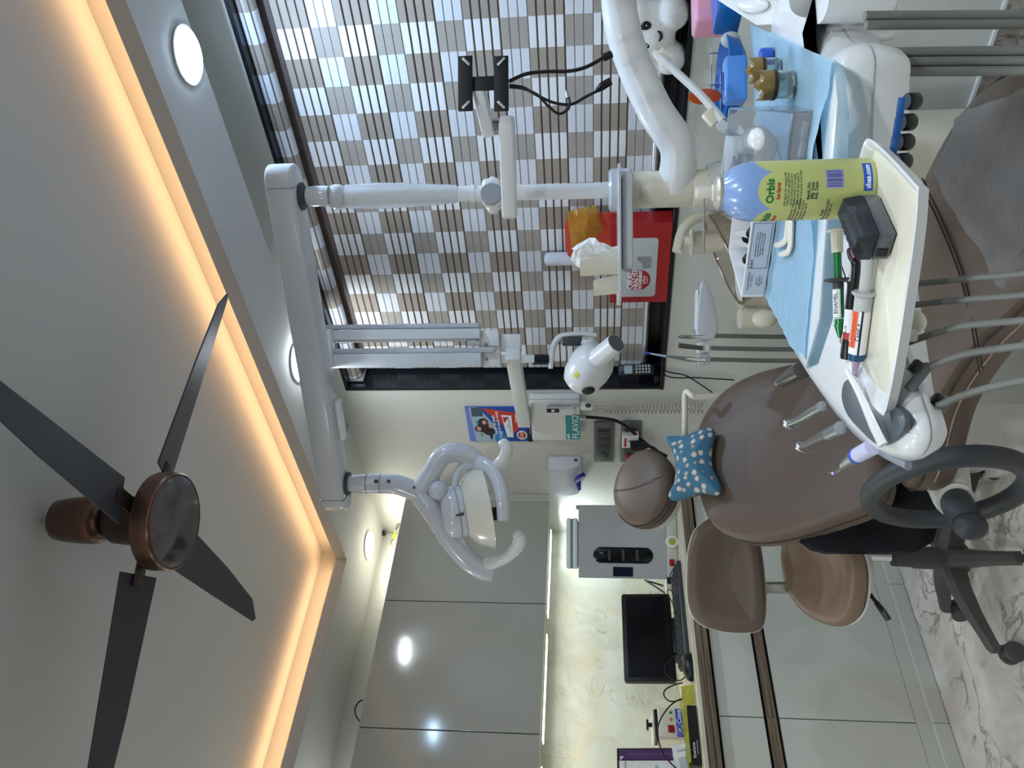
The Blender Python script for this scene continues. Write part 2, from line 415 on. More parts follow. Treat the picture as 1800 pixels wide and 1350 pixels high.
wpart('bottom_rail', WX0+0.014, WX1-0.014, 2.44, 2.47, WZ0+0.012, WZ0+0.07, fr); wpart('top_rail', WX0+0.014, WX1-0.014, 2.44, 2.47, WZ1-0.06, WZ1-0.014, fr)
gl = mat('window_glass', (230, 235, 240), 0.02, trans=1.0, var=0, ior=1.45)
for k in range(4):
    x0 = WX0+0.014+k*(WX1-WX0-0.028)/4; x1 = x0+(WX1-WX0-0.028)/4
    wpart('pane', x0+0.02, x1-0.02, 2.452, 2.458, WZ0+0.07, WZ1-0.06, gl, bev=0)
    wpart('stile', x0, x0+0.02, 2.44, 2.47, WZ0+0.07, WZ1-0.06, fr); wpart('stile', x1-0.02, x1, 2.44, 2.47, WZ0+0.07, WZ1-0.06, fr)

# ---- zebra blind: every strip its own piece
def strip_mat(name, light, dark, phase, period=0.184, gen='Object'):
    m = mat(name, light, 0.7, var=0); nt = m.node_tree; b = nt.nodes['Principled BSDF']; L = nt.links
    tc = nt.nodes.new('ShaderNodeTexCoord'); sx = nt.nodes.new('ShaderNodeSeparateXYZ'); L.new(tc.outputs['Object'], sx.inputs[0])
    a = nt.nodes.new('ShaderNodeMath'); a.operation = 'ADD'; a.inputs[1].default_value = phase+10*period; L.new(sx.outputs[0], a.inputs[0])
    d = nt.nodes.new('ShaderNodeMath'); d.operation = 'DIVIDE'; d.inputs[1].default_value = period; L.new(a.outputs[0], d.inputs[0])
    f = nt.nodes.new('ShaderNodeMath'); f.operation = 'FRACT'; L.new(d.outputs[0], f.inputs[0])
    g = nt.nodes.new('ShaderNodeMath'); g.operation = 'GREATER_THAN'; g.inputs[1].default_value = 0.5; L.new(f.outputs[0], g.inputs[0])
    # cloth weave: fine upright threads, and beige blocks that vary a little
    n = nt.nodes.new('ShaderNodeTexNoise'); n.inputs['Scale'].default_value = 1.0; n.inputs['Detail'].default_value = 3
    mp = nt.nodes.new('ShaderNodeMapping'); mp.inputs['Scale'].default_value = (420, 40, 8); L.new(tc.outputs['Object'], mp.inputs[0]); L.new(mp.outputs[0], n.inputs['Vector'])
    mx = nt.nodes.new('ShaderNodeMix'); mx.data_type = 'RGBA'; mx.inputs[6].default_value = lin(light); mx.inputs[7].default_value = lin(dark); L.new(g.outputs[0], mx.inputs[0])
    hs = nt.nodes.new('ShaderNodeMix'); hs.data_type = 'RGBA'; hs.blend_type = 'MULTIPLY'; hs.inputs[0].default_value = 0.35
    L.new(mx.outputs[2], hs.inputs[6]); L.new(n.outputs['Fac'], hs.inputs[7]); L.new(hs.outputs[2], b.inputs['Base Color'])
    return m
BX0, BX1, BY = -2.247, 0.80, 2.40
BC = (BX0+BX1)/2
PH = BC - (-0.833)      # block border measured at x = -0.833
SA = strip_mat('blind_white_band', (250, 252, 255), (176, 164, 152), PH+0.092)
SB = strip_mat('blind_sheer_band', (236, 240, 246), (182, 174, 165), PH)
SD = mat('blind_dark_sheer', (92, 80, 78), 0.8, var=0.08, scale=30)
SG = mat('blind_brown_gap', (118, 104, 94), 0.8, var=0.1, scale=30)
SGL = mat('blind_pale_gap', (168, 160, 158), 0.8, var=0.1, scale=30)
bl = thing('roller_blind', 'wide zebra roller blind with white and beige checks over the window', 'blind', (BC, BY, 2.2))
RZ, RR, RY = 2.203, 0.031, 2.360
def roller_mat():
    m = strip_mat('blind_roll_cloth', (226, 232, 242), (172, 162, 152), PH+0.02); nt = m.node_tree; b = nt.nodes['Principled BSDF']; L = nt.links
    tc = nt.nodes.new('ShaderNodeTexCoord'); sx = nt.nodes.new('ShaderNodeSeparateXYZ'); L.new(tc.outputs['Object'], sx.inputs[0])
    d = nt.nodes.new('ShaderNodeMath'); d.operation = 'DIVIDE'; d.inputs[1].default_value = 0.021; L.new(sx.outputs[2], d.inputs[0])
    f = nt.nodes.new('ShaderNodeMath'); f.operation = 'FRACT'; L.new(d.outputs[0], f.inputs[0])
    g = nt.nodes.new('ShaderNodeMath'); g.operation = 'LESS_THAN'; g.inputs[1].default_value = 0.2; L.new(f.outputs[0], g.inputs[0])
    src = b.inputs['Base Color'].links[0].from_socket
    mx = nt.nodes.new('ShaderNodeMix'); mx.data_type = 'RGBA'; mx.inputs[7].default_value = lin((92, 84, 84)); L.new(g.outputs[0], mx.inputs[0]); L.new(src, mx.inputs[6]); L.new(mx.outputs[2], b.inputs['Base Color'])
    b.inputs['Roughness'].default_value = 0.35
    return m
obj('roller', cyl(nb(), (BX0+0.005, RY, RZ), (BX1, RY, RZ), RR, n=32), roller_mat(), bl)
obj('bracket', bx(nb(), (BX0-0.006, RY+0.004, RZ), (0.012, 0.07, 0.085), bev=0.003), ALU, bl)
obj('bracket', bx(nb(), (BX1+0.006, RY+0.004, RZ), (0.012, 0.07, 0.085), bev=0.003), ALU, bl)
obj('cloth_backing', bx(nb(), (BC, BY+0.003, (RZ+0.985)/2), (BX1-BX0, 0.002, RZ-0.985)), SG, bl, smooth=False)
ztop = 2.146
obj('dark_band', bx(nb(), (BC, BY-0.003, (RZ+ztop)/2-0.001), (BX1-BX0, 0.002, RZ-ztop-0.004)), SD, bl, smooth=False)
cache = {}
def strip(kind, z0, z1, m, dy):
    k = (kind, round(z1-z0, 4))
    if k not in cache:
        o = obj('strip', bx(nb(), (BC, BY+dy, (z0+z1)/2), (BX1-BX0, 0.0025, z1-z0), bev=0.0008, seg=1), m, bl, smooth=False); cache[k] = o
    else:
        o = cache[k].copy(); COL.objects.link(o); o.location.z = (z0+z1)/2 - bl.location.z
z = ztop
row = 0
while z > 1.01:
    if row % 2 == 0:
        for k in range(4):
            strip('a', z-0.0214, z, SA, -0.001); z -= 0.0272
            if z < 1.02: break
    else:
        zz = z
        obj('pale_band', bx(nb(), (BC, BY+0.0005, z-0.041), (BX1-BX0, 0.002, 0.083)), SGL, bl, smooth=False)
        for k in range(3):
            strip('b', z-0.0242, z, SB, -0.0015); z -= 0.0277
            if z < 1.02: break
    row += 1
obj('bottom_bar', cyl(nb(), (BX0, BY-0.004, 0.985), (BX1, BY-0.004, 0.985), 0.014, n=20), ALU, bl)

# ---- downlights
GLS = [glow('downlight_face_blue', (196, 224, 255), 34.0), glow('downlight_face', (240, 248, 255), 26.0), glow('downlight_face_warm', (255, 252, 236), 16.0)]
names = {0: 'round recessed ceiling light nearest the top right over the blind', 1: 'round recessed ceiling light just behind the long white overhead beam',
         2: 'small recessed ceiling light in the corner above the upper cabinets'}
for i, (x, y, r, e, c) in enumerate(DOWN):
    t = thing('downlight', names.get(i, 'round recessed ceiling light ' + ['', '', '', 'over the middle of the left wall cabinets', 'over the far end of the left wall cabinets', 'further right over the blind', 'in the rear soffit on the left', 'in the middle of the rear soffit', 'in the rear soffit on the right', 'in the right hand soffit nearer the camera', 'in the right hand soffit nearer the blind'][i]), 'ceiling light', (x, y, ZS), 'recessed downlights')
    obj('trim_ring', lathe(nb(), [(r*0.97, 0), (r*1.06, -0.002), (r*1.06, -0.006), (r*0.97, -0.007), (r*0.97, 0)], (x, y, ZS), n=40), PLASTICM, t)
    g = 0
    obj('diffuser', lathe(nb(), [(r*0.96, -0.001), (r*0.96, -0.009), (r*0.90, -0.012), (0.0, -0.0135)], (x, y, ZS), n=40), GLS[i if i in (0, 2) else 1], t)

# ---- lower cabinets and counter
CX = -2.78
ys = [2.29, 1.716, 1.183, 0.62, 0.06, -0.5]
lowl = ['grey lower cabinet in the corner behind the dental chair', 'grey lower cabinet behind the two stool cushions', 'grey lower cabinet at the left edge of the picture', 'grey lower cabinet beyond the left edge', 'grey lower cabinet furthest along the left wall']
for i in range(5):
    y1, y0 = ys[i], ys[i+1]
    t = thing('lower_cabinet', lowl[i], 'cabinet', (CX-0.2, (y0+y1)/2, 0), 'lower cabinets along the left wall')
    obj('carcass', bx(nb(), ((XW+CX-0.02)/2, (y0+y1)/2, 0.44), (CX-0.02-XW, y1-y0, 0.70)), DARKGAP, t, smooth=False)
    obj('drawer', bx(nb(), (CX-0.009, (y0+y1)/2, 0.687), (0.018, y1-y0-0.004, 0.152), bev=0.001), GLOSSL, t, smooth=False)
    h = obj('handle_profile', bx(nb(), (CX-0.004, (y0+y1)/2, 0.585), (0.018, y1-y0, 0.032), bev=0.002), WOOD, t, smooth=False)
    obj('door', bx(nb(), (CX-0.009, (y0+y1)/2, 0.333), (0.018, y1-y0-0.004, 0.452), bev=0.001), GLOSSL, t, smooth=False)
    pl = obj('plinth', bx(nb(), (CX-0.014, (y0+y1)/2, 0.053), (0.03, y1-y0, 0.106)), GLOSSL, t, smooth=False)
    obj('plinth_cap', bx(nb(), (CX+0.004, (y0+y1)/2, 0.029), (0.012, y1-y0, 0.058), bev=0.006), GLOSSL, t, smooth=False)
ct = thing('counter', 'long cream stone counter with grooved brown wood front edge', 'counter', (-3.0, 0.9, 0.76))
obj('slab', bx(nb(), ((XW-2.745)/2, 0.9, 0.8275), (-2.745-XW, 2.79, 0.015), bev=0.002), CREAM, ct, smooth=False)
for z0, z1, x in ((0.797, 0.820, -2.748), (0.775, 0.796, -2.752)):
    obj('front_profile', bx(nb(), (x-0.012, 0.9, (z0+z1)/2), (0.024, 2.79, z1-z0), bev=0.002), WOOD, ct, smooth=False)
obj('substrate', bx(nb(), ((XW-2.78)/2, 0.9, 0.8055), (-2.78-XW, 2.79, 0.027)), DARKGAP, ct, smooth=False)

# ---- upper cabinets
UX = -2.98; UZ0, UZ1 = 1.398, 2.093
yu = [2.252, 1.7165, 1.1745, 0.62, 0.07]
upl = ['upper cabinet door in the corner behind the operating lamp', 'grey glossy upper cabinet second from the corner', 'grey glossy upper cabinet cut by the left edge of the picture', 'grey glossy upper cabinet beyond the left edge']
led = glow('under_cabinet_led', (255, 252, 240), 3.0)
for i in range(4):
    y1, y0 = yu[i], yu[i+1]
    t = thing('upper_cabinet', upl[i], 'cabinet', (-3.1, (y0+y1)/2, UZ0), 'upper cabinets along the left wall')
    obj('carcass', bx(nb(), ((XW+UX-0.02)/2, (y0+y1)/2, (UZ0+UZ1)/2+0.006), (UX-0.021-XW, y1-y0, UZ1-UZ0-0.012)), mat('cabinet_box', (196, 194, 184), 0.4), t, smooth=False)
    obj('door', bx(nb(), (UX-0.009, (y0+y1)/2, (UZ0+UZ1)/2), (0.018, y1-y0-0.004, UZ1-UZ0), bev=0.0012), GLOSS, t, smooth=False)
    obj('led_strip', bx(nb(), (-3.13, (y0+y1)/2-0.02, UZ0-0.003), (0.05, y1-y0-0.10, 0.005)), led, t, smooth=False)
tag(obj('filler_strip', bx(nb(), (UX-0.014, 2.275, (UZ0+UZ1)/2), (0.026, 0.046, UZ1-UZ0), bev=0.001), mat('filler_grey', (178, 177, 168), 0.35), smooth=False), 'narrow pale grey filler strip between the corner cabinet and the window wall', 'filler')
# ================================================================== CEILING FAN
Z1 = V((0, 0, 1))
RH = V((RGT.x, RGT.y, 0)).normalized(); FH = V((FWD.x, FWD.y, 0)).normalized()
HF = frame(RH, Z1, -FH)            # upright board facing the camera side of the room
FX, FY = -1.349, 0.957
COPPER = mat('antique_copper', (104, 80, 70), 0.3, metal=0.75, var=0.12, scale=10)
COPPERD = mat('dark_copper', (64, 50, 46), 0.35, metal=0.6, var=0.12, scale=10)
BLADE = mat('fan_blade', (52, 54, 62), 0.45, var=0.08)
fan = thing('ceiling_fan', 'copper ceiling fan with four dark blades under the raised ceiling', 'fan', (FX, FY, ZC))
bm = nb(); tube(bm, [(FX, FY, 2.412), (FX+0.006, FY, 2.404), (FX, FY, 2.396)], 0.004, n=8); cyl(bm, (FX, FY, 2.16), (FX, FY, 2.415), 0.008)
obj('down_rod', bm, CHROME, fan)
obj('canopy', lathe(nb(), [(0.0, 2.382), (0.038, 2.381), (0.044, 2.376), (0.049, 2.35), (0.052, 2.31), (0.052, 2.285), (0.047, 2.270), (0.034, 2.261), (0.010, 2.259)], (FX, FY, 0), n=36), COPPER, fan)
obj('motor', lathe(nb(), [(0.012, 2.258), (0.040, 2.255), (0.050, 2.240), (0.053, 2.21), (0.053, 2.175), (0.060, 2.165), (0.06, 2.15), (0, 2.15)], (FX, FY, 0), n=36), COPPERD, fan)
obj('bottom_disc', lathe(nb(), [(0.0, 2.152), (0.095, 2.152), (0.1045, 2.148), (0.1065, 2.142), (0.1065, 2.110), (0.1055, 2.104), (0.103, 2.1015), (0.1005, 2.1015), (0.0995, 2.1045), (0.0, 2.1045)], (FX, FY, 0), n=48), COPPER, fan)
obj('disc_face', lathe(nb(), [(0.0, 2.1042), (0.099, 2.1038), (0.099, 2.1025), (0.0, 2.1010)], (FX, FY, 0), n=48), mat('fan_disc_face', (70, 58, 54), 0.10, metal=0.3, coat=0.6, var=0.1), fan)
for a in (79, -13, 168, 245):
    M = rz(radians(a)) @ rx(radians(12))
    b = prism(nb(), [(0.115, -0.056), (0.40, -0.044), (0.60, -0.026), (0.668, 0.010), (0.655, 0.022), (0.40, 0.036), (0.115, 0.050)], -0.0022, 0.0022, M, (FX, FY, 2.168), bev=0.001)
    bo = obj('blade', b, BLADE, fan, smooth=False)
    M2 = rz(radians(a))
    obj('blade_iron', bx(nb(), V((FX, FY, 2.163)) + M2 @ V((0.095, 0, 0)), (0.09, 0.035, 0.006), M2, bev=0.002), COPPERD, bo)

# ================================================================== DENTAL UNIT: post, overhead beam, curved arm
du = thing('dental_unit', 'white dental unit with upright post, overhead beam and thick curved arm before the blind', 'dental unit', (-1.10, 1.86, 0))
PA = V((-1.045, 1.782, 1.955)); PB = V((-1.060, 1.800, 1.86)); PC = V((-1.098, 1.852, 0.90))
def on_post(z): t = (z-PB.z)/(PC.z-PB.z); return PB + (PC-PB)*t
B1 = onZ(499, 312, 1.995); B2 = onZ(593, 876, 1.995)
d = (B2-B1).normalized(); sd = Z1.cross(d).normalized()
bm = nb()
outl = rrect((B2-B1).length+0.07, 0.088, 0.0435, 8)
M = frame(d, sd, Z1); mid = (B1+B2)/2
prism(bm, outl, -0.036, 0.040, M, mid, bev=0.022, seg=5)
beam = obj('overhead_beam', bm, LAMPW, du)
for s in (-1, 1):
    e = mid + d*s*((B2-B1).length/2-0.02)
    obj('seam', bx(nb(), e+Z1*0.001, (0.0012, 0.0905, 0.078), M, bev=0.0005, seg=1), GREYP, beam, smooth=False)
cvr = onZ(597, 738, 1.952)
obj('cover_strip', bx(nb(), cvr, (0.13, 0.03, 0.022), M, bev=0.004), PLASTIC, beam)
pe = PA.copy(); pe.z = 1.958
pp = obj('pivot_plate', lathe(nb(), [(0, 0.003), (0.036, 0.003), (0.036, -0.003), (0.0, -0.003)], pe, n=28), DGREY, du)
cyl_ = cyl(nb(), PA+V((0, 0, 0.004)), PA+V((0, 0, -0.03)), 0.011); obj('pin', cyl_, CHROME, pp)
bm = nb(); lathe(bm, [(0.0, 1.945), (0.024, 1.944), (0.027, 1.93), (0.027, 1.895), (0.025, 1.885)], (PB.x+0.012, PB.y-0.014, 0)); ball(bm, PB+V((0, 0, 0.01)), 0.0335)
obj('ball_joint', bm, LAMPW, du)
obj('post', tube(nb(), [PB, on_post(1.4), PC-V((0, 0, 0.03))], 0.0205, n=20, sub=2), PLASTIC, du)
FILM = mat('wrapping_film', (240, 244, 248), 0.18, var=0, trans=0.55, ior=1.15, bump=1.0, bscale=30, alpha=0.75)
bm = nb(); pts = [on_post(z) for z in (1.845, 1.76, 1.68, 1.60, 1.55)]
tube(bm, pts, [0.030, 0.034, 0.031, 0.027, 0.0225], n=18, sub=6)
for v in bm.verts: v.co += V((random.uniform(-1, 1), random.uniform(-1, 1), 0))*0.0014
obj('film_sleeve', bm, FILM, du)
obj('collar', lathe(nb(), [(0.0205, -0.006), (0.0228, -0.006), (0.0228, 0.006), (0.0205, 0.006)], on_post(1.508), n=24), PLASTIC, du)
J = on_post(1.0)
bm = nb(); lathe(bm, [(0.0, 0.128), (0.03, 0.128), (0.043, 0.118), (0.0475, 0.10), (0.0475, 0.078), (0.0455, 0.074), (0.0475, 0.070), (0.0475, -0.06), (0.0455, -0.064), (0.0475, -0.068), (0.050, -0.14), (0.05, -0.16)], J, n=32)
obj('swivel_joint', bm, OLDW, du)
obj('joint_cap', lathe(nb(), [(0.022, 0.1285), (0.041, 0.124), (0.0415, 0.120), (0.022, 0.1275)], J, n=32), DGREY, du)
arm = [J+V((0, 0, -0.02)), at(1192, 262, 2.00), at(1152, 195, 1.97), at(1118, 122, 1.94), at(1096, 55, 1.90), at(1088, -10, 1.86), at(1100, -130, 1.72), at(1190, -260, 1.5), at(1330, -230, 1.22), at(1400, -110, 1.06), at(1436, -10, 1.0)]
obj('curved_arm', tube(nb(), arm, [0.05, 0.0455, 0.044, 0.043, 0.0425, 0.042, 0.04, 0.038, 0.036, 0.034], n=26, sub=10), PLASTIC, du)
# body of the unit below, spittoon
bm = nb(); bx(bm, (-1.20, 2.02, 0.37), (0.34, 0.30, 0.74), rz(0.2), bev=0.05, seg=4); cyl(bm, (PC.x, PC.y, 0.70), (PC.x, PC.y, 0.86), 0.055)
obj('cabinet_body', bm, OLDW, du)
BROWNG = mat('smoked_glass', (222, 212, 200), 0.03, var=0, trans=0.95, ior=1.35)
bc = at(1274, 455, 2.12)
Mb = rz(0.6) @ ry(radians(-22))
prof = [(0.13, 0.0), (0.133, 0.004), (0.127, 0.002), (0.118, -0.03), (0.09, -0.062), (0.05, -0.08), (0.0, -0.086)]
bm = nb(); n = 36
inner = [(0.0, -0.081), (0.05, -0.075), (0.088, -0.058), (0.114, -0.028), (0.126, 0.002), (0.130, 0.004), (0.132, 0.0), (0.120, -0.031), (0.092, -0.064), (0.05, -0.082), (0.0, -0.088)]
lathe(bm, inner, bc, Mb, n=40); sb = obj('glass_bowl', bm, BROWNG, du)
bm = nb(); tube(bm, [bc + Mb @ V((0.131*cos(2*pi*i/40), 0.131*sin(2*pi*i/40), 0.003)) for i in range(40)], 0.0028, n=6, sub=1, closed=True); obj('rim', bm, mat('brown_rim', (120, 100, 86), 0.2, var=0.05), sb)
bm = nb(); bx(bm, at(1330, 470, 2.16), (0.24, 0.16, 0.10), rz(0.25), bev=0.03, seg=3); cyl(bm, at(1300, 560, 2.12), at(1345, 560, 2.12), 0.028); obj('bowl_stand', bm, OLDW, du)
obj('drain_cap', ball(nb(), at(1344, 560, 2.02), (0.024, 0.024, 0.032)), OLDW, du)
bm = nb(); tube(bm, [at(1262, 368, 2.08), at(1236, 378, 2.08), at(1210, 392, 2.07), at(1197, 412, 2.06), at(1190, 442, 2.05)], [0.016, 0.015, 0.014, 0.013, 0.013], n=16); cyl(bm, at(1202, 424, 2.05), at(1213, 424, 2.05), 0.012)
obj('rinse_spout', bm, OLDW, du)
# clear film pulled over the joint
bm = nb(); lathe(bm, [(0.056, -0.10), (0.064, -0.13), (0.060, -0.17), (0.07, -0.20)], J, n=22)
for v in bm.verts: v.co += V((random.uniform(-1, 1), random.uniform(-1, 1), random.uniform(-1, 1)))*0.005
obj('film_cover', bm, FILM, du)

# paper cup
cb = at(1270, 425, 2.13)
bm = lathe(nb(), [(0.0, 0.001), (0.025, 0.0), (0.034, 0.08), (0.0358, 0.081), (0.0355, 0.084), (0.033, 0.083), (0.0245, 0.004), (0, 0.0035)], cb, n=28)
tag(obj('paper_cup', bm, mat('paper_cup_cream', (222, 212, 194), 0.6, var=0.03)), 'cream paper cup standing by the rinse spout behind the instrument table', 'cup')

# ---- monitor bracket on the post
mb = thing('monitor_bracket', 'white jointed arm with black empty monitor mounting plate on the post', 'bracket', on_post(1.44))
c0 = on_post(1.455)
bm = nb(); ball(bm, c0 - RH*0.006, (0.05, 0.042, 0.026), frame(RH, FH, Z1)); bx(bm, c0-RH*0.006-FH*0.02, (0.07, 0.06, 0.05), frame(RH, FH, Z1), bev=0.012, seg=3)
obj('clamp', bm, PLASTIC, mb)
obj('clamp_face', lathe(nb(), [(0, 0.004), (0.026, 0.003), (0.03, -0.004), (0, -0.004)], c0-RH*0.014-FH*0.052, frame(RH, Z1, -FH), n=28), mat('bracket_grey', (150, 156, 162), 0.3), mb)
ea = at(896, 368, 1.94); eb = at(891, 222, 1.80)
dd = (eb-ea).normalized(); M = frame(dd, Z1.cross(dd), Z1)
obj('lower_link', prism(nb(), rrect((eb-ea).length+0.045, 0.05, 0.024, 6), -0.018, 0.018, M, (ea+eb)/2, bev=0.008, seg=3), PLASTIC, mb)
jt = at(871, 222, 1.80)
bm = nb(); cyl(bm, at(882, 222, 1.80), at(860, 222, 1.80), 0.018); obj('link_joint', bm, STEEL, mb)
pc = at(850, 147, 1.74)
e1, e2 = at(858, 228, 1.80), at(843, 165, 1.76)
dd = (e2-e1).normalized(); M = frame(dd, Z1.cross(dd), Z1.cross(dd).cross(dd)*-1 if False else dd.cross(Z1.cross(dd)))
obj('upper_link', bx(nb(), (e1+e2)/2, ((e2-e1).length+0.03, 0.035, 0.03), M, bev=0.008, seg=3), PLASTIC, mb)
MP = HF
k = 1.74/FPX
cb_ = obj('cross_plate', bx(nb(), pc, (25*k, 50*k, 0.006), MP, bev=0.002), BLACKM, mb)
for xx in (818, 881):
    pw = obj('mounting_plate', bx(nb(), at(xx, 147, 1.735), (97*k, 26*k, 0.004), MP, bev=0.0015), BLACKM, mb)
    for yy, s in ((108, 1), (184, -1)):
        sgn = s if xx < 850 else -s
        M = MP @ rz(radians(45)*sgn)
        ctr = at(xx+(1 if xx < 850 else 0), yy, 1.732)
        obj('slot', bx(nb(), ctr, (18*k, 4.5*k, 0.002), M, bev=0.0008), mat('bare_metal_slot', (190, 190, 184), 0.4, metal=0.4), pw)
def cable(name, pts, r, m, label, cat='cable', plug=None):
    t = thing(name, label, cat, pts[0])
    obj('cord', tube(nb(), pts, r, n=8), m, t)
    return t
CABLE = mat('black_cable', (14, 15, 18), 0.45, var=0)
t = cable('video_cable', [at(895, 143, 1.75), at(925, 130, 1.76), at(960, 126, 1.78), at(1000, 125, 1.79), at(1030, 118, 1.80), at(1062, 101, 1.80)], 0.0042, CABLE, 'thick black video cable running from the mounting plate to behind the curved arm')
obj('plug', tube(nb(), [at(1060, 102, 1.80), at(1075, 95, 1.80)], 0.009, n=8, sub=1), BLACKP, t)
t = cable('power_cable', [at(895, 150, 1.75), at(920, 154, 1.76), at(945, 168, 1.77), at(975, 181, 1.78), at(1005, 183, 1.79), at(1030, 170, 1.79), at(1050, 160, 1.80)], 0.0035, CABLE, 'black power cable with moulded plug hanging beside the curved arm')
obj('plug', tube(nb(), [at(1048, 161, 1.80), at(1058, 152, 1.80), at(1073, 143, 1.80)], [0.004, 0.010, 0.0095], n=8, sub=3), BLACKP, t)
t = cable('looped_cable', [at(895, 153, 1.745), at(920, 156, 1.75), at(945, 167, 1.75), at(965, 188, 1.76), at(983, 200, 1.77), at(998, 192, 1.77), at(1001, 180, 1.77), at(998, 168, 1.77)], 0.0033, CABLE, 'short black lead looping back on itself below the mounting plate')
obj('connector', tube(nb(), [at(999, 172, 1.77), at(996, 160, 1.77)], 0.0055, n=10, sub=1), STEEL, t)

# ---- tissue shelf on the post
sh = thing('tissue_shelf', 'white plastic side shelf clamped to the post carrying tissues', 'shelf', on_post(1.13))
zc = on_post(1.12)
obj('collar', lathe(nb(), [(0.021, 0.032), (0.05, 0.032), (0.056, 0.026), (0.056, -0.022), (0.05, -0.028), (0.021, -0.028)], zc, n=30), LAMPW, sh)
SF = frame(RH, FH, Z1)
sc = at(1098, 425, 2.02)
obj('plate', prism(nb(), rrect(0.35, 0.12, 0.03, 5), -0.004, 0.004, SF, at(1088, 414, 2.0), bev=0.002), LAMPW, sh)
bm = nb(); pts = [at(x, y, 1.99) for x, y in ((1112, 310), (1117, 400), (1124, 440), (1128, 465))]
obj('under_lip', bx(nb(), at(1102, 392, 1.99), (0.24, 0.06, 0.028), SF, bev=0.008), LAMPW, sh)
# curved cream uprights
def curved_wall(yc, w, h, bend, d0):
    bm = nb(); base = at(1086, yc, d0); n = 10; rg = []
    for j in range(6):
        z = h*j/5; row_f = []; row_b = []
        for i in range(n+1):
            u = (i/n-0.5)*w; q = bend*(1-(2*i/n-1)**2)*(0.4+0.6*j/5)
            row_f.append(base + RH*u*(1-0.25*j/5) - FH*q + Z1*z + RH*(-0.012*j/5)); row_b.append(base + RH*u*(1-0.25*j/5) - FH*(q-0.003) + Z1*z + RH*(-0.012*j/5))
        rg.append(row_f + row_b[::-1])
    return loft(bm, rg)
obj('curved_upright', curved_wall(457, 0.072, 0.095, 0.035, 1.98), OLDW, sh)
obj('curved_upright', curved_wall(498, 0.052, 0.062, 0.03, 1.99), OLDW, sh)
obj('plate_edge', bx(nb(), at(1088, 500, 1.99), (0.105, 0.006, 0.012), SF, bev=0.002), OLDW, sh)
def crumple(c, r, amp, n=14, seed=1):
    random.seed(seed); bm = nb(); ball(bm, c, r, n=n, m=9)
    for v in bm.verts: v.co += V((random.uniform(-1, 1), random.uniform(-1, 1), random.uniform(-1, 1)))*amp
    return bm
tag(obj('tissue', crumple(at(1040, 448, 2.0), (0.042, 0.03, 0.05), 0.009, seed=3), mat('white_tissue', (240, 241, 238), 0.8, var=0.01), smooth=False), 'crumpled white paper tissue poking up from the shelf on the post', 'tissue')

# ================================================================== OPERATING LAMP
LD = 2.44
lp = thing('operating_lamp', 'grey white operating lamp with forked yoke and two handles hanging from the overhead beam', 'lamp', at(612, 848, LD))
pv = at(604, 850, LD)
pl = obj('pivot_plate', lathe(nb(), [(0, 0.003), (0.036, 0.003), (0.036, -0.004), (0.0, -0.004)], V((pv.x, pv.y, 1.955)), n=28), DGREY, lp)
obj('pin', cyl(nb(), at(600, 851, LD), at(616, 850, LD), 0.011), CHROME, lp)
nk = obj('neck', tube(nb(), [at(613, 850, LD), at(640, 850, LD), at(668, 850, LD), at(695, 851, LD), at(715, 857, LD), at(738, 867, LD)], [0.025, 0.030, 0.031, 0.031, 0.031, 0.030], n=24), LAMPW, lp)
for x in (645, 669): obj('seam', tube(nb(), [at(x-0.7, 850, LD), at(x+0.7, 850, LD)], 0.0314, n=24, sub=1), GREYP, nk)
def screwdot(x, y, dd_, r, par, m=None, base=None):
    c = at(x, y, dd_); M = axis_frame(CAM-c); obj('screw', lathe(nb(), [(0, 0.002), (r, 0.0015), (r, -0.003), (0, -0.003)], c, M, n=14), m or DGREY, par)
screwdot(661, 846, LD-0.031, 0.0065, nk); screwdot(683, 846, LD-0.031, 0.0055, nk); screwdot(728, 857, LD-0.028, 0.0045, nk)
bm = nb(); tube(bm, [at(733, 864, LD), at(748, 852, LD), at(762, 826, LD), at(776, 804, LD), at(797, 795, LD), at(822, 800, LD), at(842, 812, LD)], [0.030, 0.037, 0.032, 0.031, 0.031, 0.03, 0.026], n=22)
obj('yoke_arm', bm, LAMPW, lp)
bm = nb(); tube(bm, [at(736, 868, LD), at(756, 886, LD), at(776, 920, LD), at(797, 955, LD), at(825, 985, LD), at(850, 1002, LD), at(867, 1006, LD)], [0.031, 0.040, 0.036, 0.034, 0.034, 0.032, 0.026], n=22)
obj('yoke_arm', bm, LAMPW, lp)
bm = nb(); tube(bm, [at(742, 866, LD), at(765, 868, LD), at(782, 872, LD)], [0.032, 0.046, 0.042], n=22, flat=0.6, up=FWD); obj('hub', bm, LAMPW, lp)
bm = nb(); M = axis_frame(CAM-at(773, 863, LD)); lathe(bm, [(0.030, 0), (0.029, 0.012), (0.023, 0.020), (0.021, 0.026), (0.012, 0.034), (0, 0.036)], at(771, 862, LD-0.034), M, n=24); obj('tension_knob', bm, LAMPW, lp)
